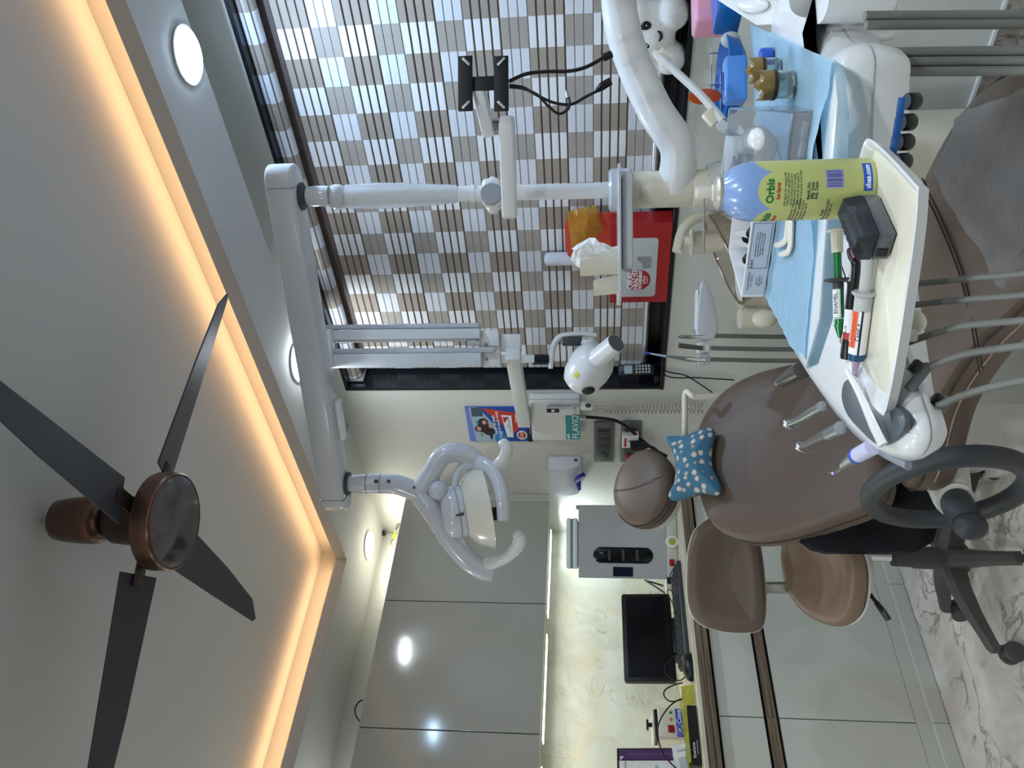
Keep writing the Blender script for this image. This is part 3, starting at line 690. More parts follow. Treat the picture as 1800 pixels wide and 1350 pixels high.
# head: reflector bowl opening down, housing above it, bulb bridge below
hd = at(836, 893, LD); ax = (UPV*0.955 - RGT*0.16 - FWD*0.16 + V((0, 0, 0))).normalized()
Mh = axis_frame(ax)
RFL = mat('cream_reflector', (222, 219, 206), 0.18, var=0.03, coat=0.5)
bm = nb(); lathe(bm, [(0.0, 0.052), (0.05, 0.050), (0.085, 0.036), (0.115, 0.008), (0.131, -0.030), (0.134, -0.034), (0.130, -0.034), (0.112, 0.003), (0.083, 0.030), (0.05, 0.044), (0.0, 0.046)], hd, Mh, n=48)
rf = obj('reflector', bm, RFL, lp)
bm = nb(); lathe(bm, [(0.07, 0.036), (0.082, 0.040), (0.082, 0.074), (0.074, 0.094), (0.055, 0.106), (0.0, 0.108)], hd, Mh, n=36); hs = obj('housing', bm, LAMPW, lp)
obj('seam', lathe(nb(), [(0.080, 0.056), (0.0827, 0.056), (0.0827, 0.058), (0.080, 0.058)], hd, Mh, n=36), GREYP, hs)
bm = nb(); tube(bm, [at(793, 908, LD-0.085), at(815, 903, LD-0.092)], 0.0045, n=10, sub=1); obj('lever', bm, DGREY, lp)
bm = nb(); tube(bm, [at(843, 814, LD), at(822, 816, LD), at(805, 832, LD-0.01), at(799, 858, LD-0.02), at(802, 878, LD-0.02)], [0.026, 0.020, 0.013, 0.011, 0.013], n=16); obj('inner_fork', bm, LAMPW, lp)
bm = nb(); tube(bm, [at(802, 920, LD-0.02), at(812, 950, LD-0.01), at(828, 975, LD), at(846, 992, LD)], [0.017, 0.014, 0.016, 0.022], n=16); obj('inner_fork', bm, LAMPW, lp)
bm = nb(); tube(bm, [at(842, 815, LD-0.02), at(860, 823, LD-0.05), at(875, 845, LD-0.08), at(883, 876, LD-0.10), at(884, 914, LD-0.10)], [0.028, 0.024, 0.022, 0.022, 0.018], n=20, flat=0.75, up=FWD); obj('bulb_bridge', bm, LAMPW, lp)
obj('bulb_socket', cyl(nb(), at(862, 903, LD-0.06), at(872, 903, LD-0.09), 0.02), DGREY, lp)
HND = mat('lamp_handle', (214, 216, 214), 0.25, var=0.02, coat=0.3)
bm = nb(); tube(bm, [at(860, 826, LD-0.03), at(872, 819, LD-0.05), at(886, 806, LD-0.07), at(891, 790, LD-0.08), at(887, 780, LD-0.08)], [0.012, 0.018, 0.019, 0.019, 0.017], n=18); ball(bm, at(886, 780, LD-0.08), 0.0165); obj('handle', bm, HND, lp)
bm = nb(); tube(bm, [at(850, 995, LD), at(872, 988, LD-0.03), at(892, 978, LD-0.05), at(908, 962, LD-0.07), at(914, 950, LD-0.08), at(912, 942, LD-0.08)], [0.022, 0.019, 0.017, 0.020, 0.022, 0.019], n=18); ball(bm, at(911, 943, LD-0.08), 0.018); obj('handle', bm, HND, lp)

# ================================================================== X-RAY MACHINE on the window wall
xd = 2.85; XS = xd/2.6
xr = thing('xray_machine', 'white wall mounted dental x-ray machine with folding arm beside the window edge', 'x-ray machine', onY(975, 733, 2.25))
kx1 = onY(975, 691, 2.299).x; ky = onX(975, 708, kx1).y; kx0 = onY(975, 775, ky).x; kz1, kz0 = onY(933, 740, ky).z, onY(1020, 740, ky).z
wb = obj('control_box', bx(nb(), V(((kx0+kx1)/2, (ky+2.299)/2, (kz0+kz1)/2)), (kx1-kx0, 2.299-ky, kz1-kz0), bev=0.006, seg=3), PLASTICM, xr)
obj('edge_seam', bx(nb(), V(((kx0+kx1)/2, ky+0.02, (kz0+kz1)/2)), (kx1-kx0+0.001, 0.002, kz1-kz0+0.001), bev=0.0), GREYP, wb, smooth=False)
TEAL = mat('teal_label', (38, 140, 148), 0.5, var=0.02)
WF = frame((1, 0, 0), (0, 0, 1), (0, -1, 0))      # readable on the window wall
lbp = onY(1007, 751, ky-0.002)
lab = obj('name_label', bx(nb(), lbp, (0.152, 0.004, 0.060), bev=0.0005, seg=1), TEAL, xr, smooth=False)
text('lettering', 'FLAVIO', 0.040, lbp+V((0.004, -0.0025, -0.012)), WF, mat('label_white', (236, 244, 246), 0.5, var=0), lab, sx=1.1)
text('lettering', 'with', 0.017, lbp+V((-0.055, -0.0025, 0.020)), WF, mat('label_white', (236, 244, 246), 0.5, var=0), lab, sx=1.1, bold=0.0004)
ext0 = onY(917, 738, 2.235); ext1 = at(907, 628, xd)
dd = (ext1-ext0); dd.z = 0; dd.normalize(); M = frame(dd, Z1.cross(dd), Z1); ext1.z = ext0.z = (ext0.z+ext1.z)/2
obj('extension_bar', bx(nb(), (ext0+ext1)/2, ((ext1-ext0).length+0.05, 0.05, 0.052), M, bev=0.004), PLASTICM, xr)
AF = frame(RH, Z1, -FH)
s = xd/FPX
def abox(name, x0, x1, y0, y1, dep, m, dz=0.0, par=None, bev=0.002):
    a = at(x0, (y0+y1)/2, xd+dz); b = at(x1, (y0+y1)/2, xd+dz); c = (a+b)/2
    return obj(name, bx(nb(), c, (abs(y1-y0)*s, (a-b).length, dep), AF, bev=bev), m, par or xr)
ARMW = mat('arm_white', (214, 218, 222), 0.35, var=0.015)
a1 = abox('arm_link', 540, 846, 580, 597, 0.05, ARMW); a2 = abox('arm_link', 540, 848, 622, 646, 0.05, ARMW)
abox('slot_rail', 586, 822, 597, 601, 0.030, ARMW, par=a1, bev=0.001); abox('slot_rail', 586, 870, 612, 621, 0.040, LAMPW, par=a2, bev=0.001)
abox('top_bridge', 540, 586, 579, 646, 0.052, ARMW); abox('lower_web', 822, 846, 597, 608, 0.048, ARMW)
abox('side_cover', 540, 846, 571, 579, 0.09, LAMPW, dz=0.03)
abox('end_cap', 846, 878, 582, 609, 0.046, PLASTIC); abox('end_cap', 848, 880, 616, 644, 0.046, PLASTIC)
abox('hinge_block', 880, 916, 588, 618, 0.06, PLASTIC, dz=0.03)
for x, y in ((840, 597), (854, 606), (855, 631), (843, 640)):
    screwdot(x, y, xd-0.026, 0.006, xr, STEEL)
obj('drop_tube', bx(nb(), (at(878, 631, xd)+at(940, 631, xd))/2, (0.03, (at(878, 631, xd)-at(940, 631, xd)).length, 0.03), AF, bev=0.004), PLASTIC, xr)
obj('swivel', cyl(nb(), at(936, 632, xd), at(964, 632, xd), 0.019), BLACKP, xr)
yk = [(958, 650), (966, 648), (972, 642)]
bm = nb(); tube(bm, [at(968, 648, xd), at(969, 630, xd), at(973, 608, xd), at(983, 593, xd), at(1000, 589, xd), at(1025, 588, xd), at(1048, 590, xd)], [r*XS for r in (0.012, 0.017, 0.017, 0.017, 0.016, 0.015, 0.013)], n=16, flat=0.62); yoke = obj('yoke', bm, PLASTIC, xr)
obj('rating_plate', bx(nb(), at(1006, 600, xd-0.01), (16*s, 34*s, 0.02), AF, bev=0.002), DGREY, yoke)
bm = nb(); lathe(bm, [(0.0, 0.0), (0.027, 0.0), (0.030, 0.006), (0.030, 0.014), (0.0, 0.016)], at(1036, 598, xd-0.03), frame(FWD*-1, UPV, -RGT), n=30); obj('angle_dial', bm, PLASTICM, yoke)
ha = at(1010, 682, xd-0.02); hb = at(1060, 612, xd-0.10)
hdv = (hb-ha).normalized(); Mx = axis_frame(hdv)
bm = nb(); hl = (hb-ha).length
lathe(bm, [(r*XS, z*XS) for r, z in ((0.0, 0.0), (0.032, 0.003), (0.052, 0.016), (0.066, 0.045), (0.072, 0.085), (0.07, 0.12), (0.058, 0.148), (0.04, 0.163), (0.0, 0.168))], ha, Mx, n=36)
head = obj('tube_head', bm, PLASTIC, xr)
c0_, c1_ = at(1053, 628, xd-0.13), at(1083, 603, xd-0.20)
cdv = (c1_-c0_).normalized()
cone = obj('cone', cyl(nb(), c0_-cdv*0.05, c1_, 0.036, 0.034, n=32), PLASTIC, xr)
obj('cone_mouth', lathe(nb(), [(0.0, 0.0), (0.0315, 0.0), (0.0315, 0.0015), (0.0, 0.0015)], c1_, axis_frame(cdv), n=32), mat('cone_grey', (92, 100, 104), 0.4), cone)
_p = ha+hdv*0.040*XS; _c = (CAM-_p); _c = (_c - hdv*_c.dot(hdv)).normalized(); _n = (_c*0.8 - UPV*0.62 - RGT*0.1); _n = (_n - hdv*_n.dot(hdv)).normalized(); bd = _p+_n*0.0635*XS; Mo = axis_frame((_n*0.93-hdv*0.35).normalized())
obj('round_badge', lathe(nb(), [(0, 0.003), (0.022, 0.002), (0.0235, -0.002), (0, -0.003)], bd, Mo, n=30), BLACKP, head)
_p = ha+hdv*0.070*XS; _c = (CAM-_p); _c = (_c-hdv*_c.dot(hdv)).normalized(); _n = (_c*0.9+UPV*0.35); _n = (_n-hdv*_n.dot(hdv)).normalized(); bw = _p+_n*0.0712*XS
bm = nb(); Myy = frame(hdv.cross(_n), hdv, _n) if frame(hdv.cross(_n), hdv, _n).determinant() > 0 else frame(_n.cross(hdv), hdv, _n); bx(bm, bw, (0.014, 0.022, 0.001), Myy); obj('warning_sticker', bm, mat('yellow_sticker', (226, 222, 60), 0.5, var=0), head, smooth=False)
# ================================================================== DENTAL CHAIR
th = radians(-14); al = radians(52)
E1 = V((cos(th), sin(th), 0)); E2 = V((-sin(th), cos(th), 0))
SL = -E1*cos(al) + Z1*sin(al); NB = E2.cross(SL)
if NB.dot(CAM-V((-1.5, 1.4, 0.6))) < 0: NB = -NB
P0 = V((-1.531, 1.413, 0.515))
BF = frame(E2, SL, NB)
PIPE = mat('dark_seam', (58, 48, 42), 0.6, var=0.05)
SHELL = mat('white_shell', (224, 223, 216), 0.3, var=0.02)
ch = thing('dental_chair', 'taupe leather dental chair with round headrest and white base facing right', 'dental chair', (P0.x+0.1, P0.y, 0))
bo = spline2([(-0.195, -0.02), (0.0, -0.035), (0.19, -0.02), (0.25, 0.13), (0.268, 0.29), (0.235, 0.40), (0.15, 0.475), (0.03, 0.495), (-0.09, 0.485), (-0.185, 0.435), (-0.243, 0.31), (-0.24, 0.13)], 6)
bm = pad(nb(), bo, [(0.03, -0.085), (0.008, -0.078), (0.0, -0.06), (0.0, -0.03), (0.006, -0.012), (0.018, -0.003), (0.045, 0.003)], BF, P0, dome=-0.004, rings_in=6)
back = obj('backrest', bm, LEATHER, ch)
def piping(name, outline, M, o, z, r, par, m, inset=0.0):
    cx = sum(p[0] for p in outline)/len(outline); cy = sum(p[1] for p in outline)/len(outline)
    return obj(name, tube(nb(), [V(o)+M @ V((p[0]+(cx-p[0])*inset, p[1]+(cy-p[1])*inset, z)) for p in outline], r, n=6, sub=1, closed=True), m, par)
piping('piping', bo, BF, P0, -0.030, 0.0024, back, PIPE, 0.0)
bs = [(p[0]*0.96, p[1]*0.96+0.008) for p in bo]
obj('back_shell', pad(nb(), bs, [(0.05, -0.125), (0.012, -0.11), (0.0, -0.084)], BF, P0, rings_in=3), SHELL, ch)
# headrest
hc = P0 + SL*0.672 + E2*0.004 + NB*0.02
ho = [(0.124*cos(a)*1.0, 0.106*sin(a)) for a in [2*pi*i/40 for i in range(40)]]
head_ = obj('headrest', pad(nb(), ho, [(0.02, -0.07), (0.004, -0.062), (0.0, -0.05), (0.0, -0.022), (0.004, -0.008), (0.016, 0.004), (0.032, 0.010)], BF, hc, dome=0.006, rings_in=5), LEATHER, ch)
piping('piping', ho, BF, hc, -0.018, 0.002, head_, PIPE); piping('piping', ho, BF, hc, -0.034, 0.002, head_, PIPE)
cr = [hc + BF @ V((-0.012+0.018*(t/6-0.5)**2*4, -0.094+0.188*t/6, 0.0175 if 0 < t < 6 else 0.0)) for t in range(7)]
obj('crease', tube(nb(), cr, 0.0012, n=6, sub=4), mat('leather_crease', (84, 72, 63), 0.6, var=0.05), head_)
obj('headrest_shell', pad(nb(), [(p[0]*0.98, p[1]*0.98) for p in ho], [(0.04, -0.105), (0.01, -0.095), (0.0, -0.070)], BF, hc, rings_in=3), SHELL, ch)
obj('headrest_stem', bx(nb(), P0+SL*0.54-NB*0.07, (0.07, 0.20, 0.02), BF, bev=0.005), STEEL, ch)
# seat and leg rest
SFm = frame(E1, E2, Z1)
so_ = spline2([(0.09, -0.19), (0.14, -0.245), (0.23, -0.230), (0.37, -0.158), (0.56, -0.145), (0.75, -0.175), (0.98, -0.17), (1.02, 0.0), (0.95, 0.13), (0.86, 0.22), (0.72, 0.275), (0.50, 0.285), (0.2, 0.27), (0.05, 0.22), (0.03, 0.0)], 6)
SO = V((P0.x, P0.y, 0.505))
seat = obj('seat', pad(nb(), so_, [(0.03, -0.098), (0.008, -0.092), (0.0, -0.078), (0.0, -0.03), (0.008, -0.010), (0.028, 0.0), (0.06, 0.002)], SFm, SO, dome=-0.008, rings_in=6), LEATHER, ch)
piping('piping', so_, SFm, SO, -0.022, 0.0022, seat, PIPE)
obj('side_seam', tube(nb(), [SO+SFm @ V((p[0], p[1], -0.05)) for p in ((0.14, -0.247), (0.23, -0.232), (0.37, -0.160), (0.56, -0.147), (0.75, -0.177))], 0.002, n=6), mat('pale_seam', (172, 150, 132), 0.5), seat)
bm = nb()
for dx in (0.0, 0.012):
    tube(bm, [SO+SFm @ V((0.575+dx, -0.21, 0.0025)), SO+SFm @ V((0.60+dx, 0.0, -0.002)), SO+SFm @ V((0.575+dx, 0.265, 0.003))], 0.0016, n=6)
obj('cross_seam', bm, PIPE, seat)
obj('seat_frame', bx(nb(), SO+SFm @ V((0.45, 0.09, -0.135)), (0.8, 0.26, 0.09), SFm, bev=0.03, seg=3), SHELL, ch)
# base
q0 = onZ(1706, 859, 0); q1 = onZ(1764, 841, 0)
bd_ = (q1-q0).normalized(); bn = V((-bd_.y, bd_.x, 0)); BM = frame(bd_, bn, Z1)
bl_ = [(-0.02, 0.0), (0.95, 0.0), (1.02, 0.10), (0.95, 0.36), (-0.02, 0.36)]
obj('base', prism(nb(), bl_, 0.0, 0.055, BM, q0, bev=0.012, seg=3), SHELL, ch)
obj('column_cover', prism(nb(), [(0.05, 0.015), (0.62, 0.015), (0.70, 0.10), (0.62, 0.32), (0.05, 0.32)], 0.05, 0.385, BM, q0, bev=0.03, seg=4), SHELL, ch)
# loop armrest with its mount
mp_ = at(1672, 868, 1.76); kn = at(1706, 925, 1.66)
obj('armrest_mount', tube(nb(), [mp_+E2*0.16, mp_+E2*0.07, mp_, at(1680, 880, 1.73)], [0.045, 0.05, 0.042, 0.04], n=24), SHELL, ch)
obj('armrest_joint', tube(nb(), [at(1676, 874, 1.75), at(1690, 900, 1.70), at(1700, 920, 1.665)], [0.033, 0.034, 0.03], n=22), DGREY, ch)
rc = at(1662, 863, 1.66); pts = []
ZT = (Z1*0.985 + E1*0.17).normalized()
for i in range(40):
    a = 2*pi*i/40; pts.append(rc + E1*(0.205*cos(a)) + ZT*(0.150*sin(a)) - E2*0.02*cos(a))
bm = nb(); tube(bm, pts, 0.0215, n=18, sub=1, closed=True); ball(bm, kn, (0.03, 0.03, 0.034))
obj('loop_armrest', bm, DGREY, ch)
# neck pillow
PT = mat('pillow_print', (86, 160, 196), 0.75, var=0)
def pillow_mat():
    nt = PT.node_tree; b = nt.nodes['Principled BSDF']; L = nt.links
    tc = nt.nodes.new('ShaderNodeTexCoord'); v = nt.nodes.new('ShaderNodeTexVoronoi'); v.inputs['Scale'].default_value = 42; v.inputs['Randomness'].default_value = 0.5
    n = nt.nodes.new('ShaderNodeTexNoise'); n.inputs['Scale'].default_value = 95; n.inputs['Detail'].default_value = 1
    ad = nt.nodes.new('ShaderNodeMixRGB'); ad.inputs[0].default_value = 0.014; L.new(tc.outputs['Object'], ad.inputs[1]); L.new(n.outputs['Color'], ad.inputs[2]); L.new(ad.outputs[0], v.inputs['Vector'])
    r = nt.nodes.new('ShaderNodeValToRGB'); r.color_ramp.interpolation = 'CONSTANT'; e = r.color_ramp.elements
    e[0].position = 0; e[0].color = lin((208, 200, 190)); e[1].position = 0.35; e[1].color = lin((34, 48, 62)); x = e.new(0.41); x.color = lin((62, 114, 140))
    L.new(v.outputs['Distance'], r.inputs[0]); L.new(r.outputs[0], b.inputs['Base Color'])
pillow_mat()
po = P0 + NB*0.030
ppx = [(1174, 769), (1208, 766), (1240, 754), (1254, 754), (1258, 766), (1252, 792), (1254, 822), (1266, 848), (1269, 864), (1258, 872), (1232, 868), (1205, 877), (1184, 881), (1178, 872), (1188, 848), (1191, 818), (1180, 788)]
loc2 = []
for (x, y) in ppx:
    p = onP(x, y, po, NB) - po; loc2.append((p.dot(E2), p.dot(SL)))
bm = pad(nb(), spline2(loc2, 4), [(0.03, -0.018), (0.012, -0.014), (0.002, -0.003), (0.0, 0.004), (0.004, 0.014), (0.014, 0.022)], BF, po, dome=0.016, rings_in=6)
tag(obj('neck_pillow', bm, PT, smooth=True), 'small blue neck pillow printed with cartoon teeth on the chair back', 'pillow')

# black cloth hung beside the chair back
CLOTH = mat('black_cloth', (17, 18, 24), 0.9, var=0.25, scale=18, bump=0.5, bscale=24)
poly = [(1404, 952), (1424, 968), (1450, 974), (1500, 974), (1560, 975), (1610, 970), (1640, 953), (1652, 915), (1650, 850), (1625, 790), (1560, 740), (1500, 770), (1480, 860), (1440, 920)]
cxp = (1550, 890)
bm = nb(); rf_, rb_ = [], []
fr_ = []; N = 12
outer = []
for i in range(len(poly)):
    a, b = poly[i], poly[(i+1) % len(poly)]
    for k in range(4): outer.append((a[0]+(b[0]-a[0])*k/4, a[1]+(b[1]-a[1])*k/4))
def cl_pt(x, y, back):
    dd = 2.02 + 0.018*sin(x*0.055+y*0.02) + 0.010*sin(y*0.09) + (0.012 if back else 0); return at(x, y, dd)
rgs = []
for t in [0.02, 0.2, 0.4, 0.6, 0.8, 0.95]: rgs.append([cl_pt(cxp[0]+(p[0]-cxp[0])*t, cxp[1]+(p[1]-cxp[1])*t, False) for p in outer])
rgs.append([at(p[0], p[1], 2.028) for p in outer])
for t in [0.95, 0.6, 0.02]: rgs.append([cl_pt(cxp[0]+(p[0]-cxp[0])*t, cxp[1]+(p[1]-cxp[1])*t, True) for p in outer])
loft(bm, rgs)
tag(obj('black_cloth', bm, CLOTH), 'black cloth hanging between the chair back and the loop armrest', 'cloth')

# clear cover over the foot end
FILMG = mat('grey_clear_sheet', (190, 184, 178), 0.3, var=0.12, scale=9, trans=0.35, ior=1.1, bump=0.8, bscale=14)
bm = nb(); rows = []
def bord(e2):
    t = [(-0.27, 0.80), (-0.20, 0.758), (-0.138, 0.716), (-0.08, 0.704), (0.047, 0.685), (0.137, 0.655), (0.293, 0.617), (0.34, 0.60)]
    for (x0, y0), (x1, y1) in zip(t, t[1:]):
        if x0 <= e2 <= x1: return y0+(y1-y0)*(e2-x0)/(x1-x0)
    return t[0][1] if e2 < t[0][0] else t[-1][1]
for i in range(22):
    f_ = []; u = i/21
    lo, hi = -0.195, 0.30-0.27*max(0, u-0.35)/0.65
    for k in range(15):
        e2 = lo+(hi-lo)*k/14; drop = -0.10 if k in (0, 14) else (-0.03 if k in (1, 13) else 0.006)
        x_ = bord(e2); x_ = x_ + (1.04-x_)*u
        f_.append(SO+SFm @ V((x_, e2, drop+0.004+0.005*sin(i*1.1+e2*23)+0.003*sin(e2*51-i*0.6))))
    rows.append(f_)
loft(bm, rows, close=False, caps=False)
bmesh.ops.solidify(bm, geom=bm.faces[:], thickness=0.003)
tag(obj('foot_cover', bm, FILMG), 'wrinkled grey clear plastic cover over the foot end of the dental chair', 'cover')

# ================================================================== OPERATOR STOOL
SX, SY = -2.105, 1.395
st = thing('operator_stool', 'bronze leather stool with curved back and grey five star base on castors', 'stool', (SX, SY, 0))
a0 = atan2(1.15-SY, -2.17-SX)
for i in range(5):
    a = a0 - i*2*pi/5; dv = V((cos(a), sin(a), 0)); o_ = V((SX, SY, 0)); sdv = V((-dv.y, dv.x, 0))
    rg = []
    for t, zt, hw, hh in ((0.03, 0.135, 0.032, 0.03), (0.09, 0.128, 0.026, 0.026), (0.16, 0.110, 0.021, 0.021), (0.225, 0.088, 0.019, 0.016), (0.262, 0.076, 0.019, 0.015), (0.272, 0.074, 0.012, 0.010)):
        c = o_+dv*t+Z1*zt
        rg.append([c+sdv*hw*0.85+Z1*hh*0.6, c+sdv*hw*0.45+Z1*hh, c-sdv*hw*0.45+Z1*hh, c-sdv*hw*0.85+Z1*hh*0.6, c-sdv*hw-Z1*hh*0.9, c+sdv*hw-Z1*hh*0.9])
    lg = obj('leg', loft(nb(), rg), STOOLG, st, ang=30)
    cc = o_+dv*0.262; bm = nb(); cyl(bm, cc+Z1*0.045, cc+Z1*0.075, 0.011); bx(bm, cc+Z1*0.040+dv*0.006, (0.035, 0.012, 0.03), frame(dv, sdv, Z1), bev=0.004)
    cs = obj('castor', bm, STOOLG, lg)
    for s_ in (-1, 1):
        w0 = cc+Z1*0.0285+dv*0.010+sdv*s_*0.016
        bm = nb(); lathe(bm, [(0.0, -0.008), (0.018, -0.010), (0.027, -0.008), (0.0285, -0.002), (0.0285, 0.006), (0.025, 0.011), (0.0, 0.013)], w0, axis_frame(sdv*s_), n=24); obj('wheel', bm, STOOLG, lg)
bm = nb(); lathe(bm, [(0.0, 0.09), (0.044, 0.092), (0.047, 0.11), (0.044, 0.15), (0.034, 0.165), (0.032, 0.24), (0.029, 0.243), (0.026, 0.30), (0.0, 0.302)], (SX, SY, 0), n=30); obj('column', bm, STOOLG, st)
obj('gas_rod', cyl(nb(), (SX, SY, 0.29), (SX, SY, 0.44), 0.014), CHROME, st)
sc0 = V((SX-0.03, SY-0.03, 0.505))
tl = (FH*-0.42 + Z1*0.94 + RH*-0.0).normalized(); sx_ = RH; sy_ = tl.cross(sx_); TM = frame(sx_, sy_, tl)
seat_o = spline2([(-0.155, 0.0), (-0.14, -0.10), (-0.07, -0.165), (0.05, -0.175), (0.13, -0.11), (0.16, 0.0), (0.13, 0.12), (0.04, 0.165), (-0.07, 0.15), (-0.13, 0.09)], 5)
bm = pad(nb(), seat_o, [(0.012, -0.018), (0.0, -0.006), (0.0, 0.012), (0.006, 0.026), (0.022, 0.036), (0.042, 0.035), (0.07, 0.022), (0.10, 0.010)], TM, sc0, dome=-0.006, rings_in=3)
ss = obj('seat', bm, LEATHERS, st)
obj('seat_shell', pad(nb(), seat_o, [(0.06, -0.062), (0.022, -0.054), (0.0, -0.020), (0.004, -0.016)], TM, sc0, rings_in=3), SHELL, st)
obj('under_plate', bx(nb(), V((SX, SY, 0.435)), (0.12, 0.12, 0.025), TM, bev=0.006), LAMPW, st)
bcn = at(1277, 1027, 2.46)
bn_ = (-FH*0.94 + Z1*0.16 + RH*0.22).normalized(); bx_ = (RH - bn_*RH.dot(bn_)).normalized(); by_ = bn_.cross(bx_); BM2 = frame(bx_, by_, bn_)
q = []
for (x, y) in ((1212, 960), (1208, 1010), (1210, 1060), (1225, 1092), (1262, 1108), (1310, 1112), (1338, 1104), (1346, 1070), (1343, 1010), (1336, 960), (1325, 925), (1270, 905), (1228, 925)):
    p = onP(x, y, bcn, bn_) - bcn; q.append((p.dot(bx_), p.dot(by_)))
bo2 = spline2(q, 5)
bm = pad(nb(), bo2, [(0.012, -0.022), (0.0, -0.008), (0.0, 0.016), (0.008, 0.032), (0.02, 0.038), (0.038, 0.037), (0.06, 0.028)], BM2, bcn, dome=-0.012, rings_in=4)
obj('backrest', bm, LEATHER, st)
obj('back_shell', pad(nb(), bo2, [(0.03, -0.055), (0.002, -0.045), (-0.004, -0.016), (0.002, -0.010)], BM2, bcn, rings_in=3), SHELL, st)
b0, b1 = at(1340, 1033, 2.50), at(1400, 1033, 2.50)
bk_ = nb(); tube(bk_, [at(1280, 1033, 2.53), b0, b1, at(1470, 1030, 2.54), V((SX-0.04, SY, 0.39))], 0.019, n=12, flat=0.3, up=FWD)
obj('back_bracket', bk_, STEEL, st)
bm = nb(); tube(bm, [at(1505, 1000, 2.32), at(1515, 1018, 2.28), at(1530, 1045, 2.24), at(1543, 1062, 2.22)], 0.0055, n=8); lv = obj('lever', bm, BLACKP, st)
bm = nb(); tube(bm, [at(1540, 1059, 2.22), at(1552, 1075, 2.20), at(1562, 1090, 2.19)], [0.011, 0.014, 0.012], n=10, flat=0.5); obj('paddle', bm, BLACKP, lv)
obj('adjuster_knob', cyl(nb(), at(1512, 1012, 2.28), at(1526, 1014, 2.28), 0.016), BLACKP, st)
# ================================================================== INSTRUMENT TABLE
EX = V((0.905, 0.425, 0)); EY = V((-0.425, 0.905, 0)); TF = frame(EX, EY, Z1)
def TT(a, b, z): return EX*a + EY*b + Z1*z
ZT0, ZT1 = 0.832, 0.915
GSIL0 = mat('pale_seam_grey', (168, 170, 172), 0.5, var=0)
tb = thing('instrument_table', 'white instrument table with grey thumb pad, handpieces and four black knobs beneath', 'instrument table', TT(-0.1, 1.05, 0.83))
ob = spline2([(0.042, 1.003), (0.060, 1.035), (0.066, 1.09), (0.095, 1.15), (0.14, 1.20), (0.15, 1.40), (-0.05, 1.38), (-0.26, 1.31), (-0.33, 1.20), (-0.36, 1.05), (-0.362, 0.90), (-0.350, 0.79), (-0.328, 0.715), (-0.302, 0.684), (-0.277, 0.688), (-0.243, 0.745), (-0.205, 0.80), (-0.15, 0.875), (-0.09, 0.955), (0.0, 0.992)], 5)
bm = pad(nb(), ob, [(0.012, ZT0), (0.007, ZT0+0.006), (0.003, ZT0+0.022), (0.0, 0.865), (0.001, 0.885), (0.006, 0.902), (0.016, 0.911), (0.030, ZT1)], TF, V((0, 0, 0)), rings_in=3)
for v in bm.verts:
    b_ = v.co.dot(EY)
    k_ = min(1, max(0, (1.0-b_)/0.22))*0.55
    v.co.z = ZT1-(ZT1-v.co.z)*(1-k_)
body = obj('body', bm, PLASTIC, tb)
sm_ = tube(nb(), [TT(p[0], p[1], ZT1-(ZT1-0.876)*(1-min(1, max(0, (1.0-p[1])/0.22))*0.55)) for p in ob], 0.0009, n=6, sub=1, closed=True); obj('seam', sm_, GSIL0, body)
# grey silicone rest along the handpiece side
GSIL = mat('grey_silicone', (134, 140, 148), 0.35, var=0.03)
es = [(-0.322, 1.20), (-0.352, 1.10), (-0.364, 1.0), (-0.366, 0.90), (-0.356, 0.80), (-0.338, 0.72), (-0.31, 0.672), (-0.28, 0.654)]
bm = nb(); tube(bm, [TT(a+0.002, b, 0.896) for a, b in es[:-2]], 0.0052, n=12, flat=0.7, up=(0, 0, 1)); obj('silicone_rest', bm, GSIL, tb)
pq = [onZ(x, y, 0.9165) for x, y in ((1486, 672), (1482, 700), (1492, 730), (1520, 762), (1545, 782), (1568, 778), (1590, 758), (1594, 735), (1580, 715), (1556, 705), (1520, 690), (1500, 668))]
bm = nb(); prism(bm, spline2([(p.x, p.y) for p in pq], 4), 0.9125, 0.9185, bev=0.0015); obj('thumb_pad', bm, mat('slate_pad', (88, 96, 104), 0.35, var=0.04), tb)
# black knobs under the front edge with their blue name tags
KN = [(1603, 178), (1595, 215), (1590, 250), (1586, 284)]
for i, (x, y) in enumerate(KN):
    p = at(x, y, 0.80); kb = nb(); lathe(kb, [(0.0, 0.007), (0.0075, 0.007), (0.0085, 0.005), (0.0085, -0.005), (0.0075, -0.007), (0.0, -0.007)], p, axis_frame(Z1*0.9+EY*-0.3), n=20)
    ko = obj('knob', kb, BLACKP, tb)
TAGB = mat('blue_tag', (30, 84, 150), 0.4, var=0.03)
for x, y in ((1583, 190), (1577, 226), (1571, 259)):
    p = at(x, y, 0.775); nrm = (CAM-p).normalized(); fr2 = frame((EX - nrm*EX.dot(nrm)), nrm.cross((EX - nrm*EX.dot(nrm)).normalized()), nrm)
    obj('blue_tag', bx(nb(), p, (0.020, 0.007, 0.002), fr2, bev=0.0006), TAGB, tb)
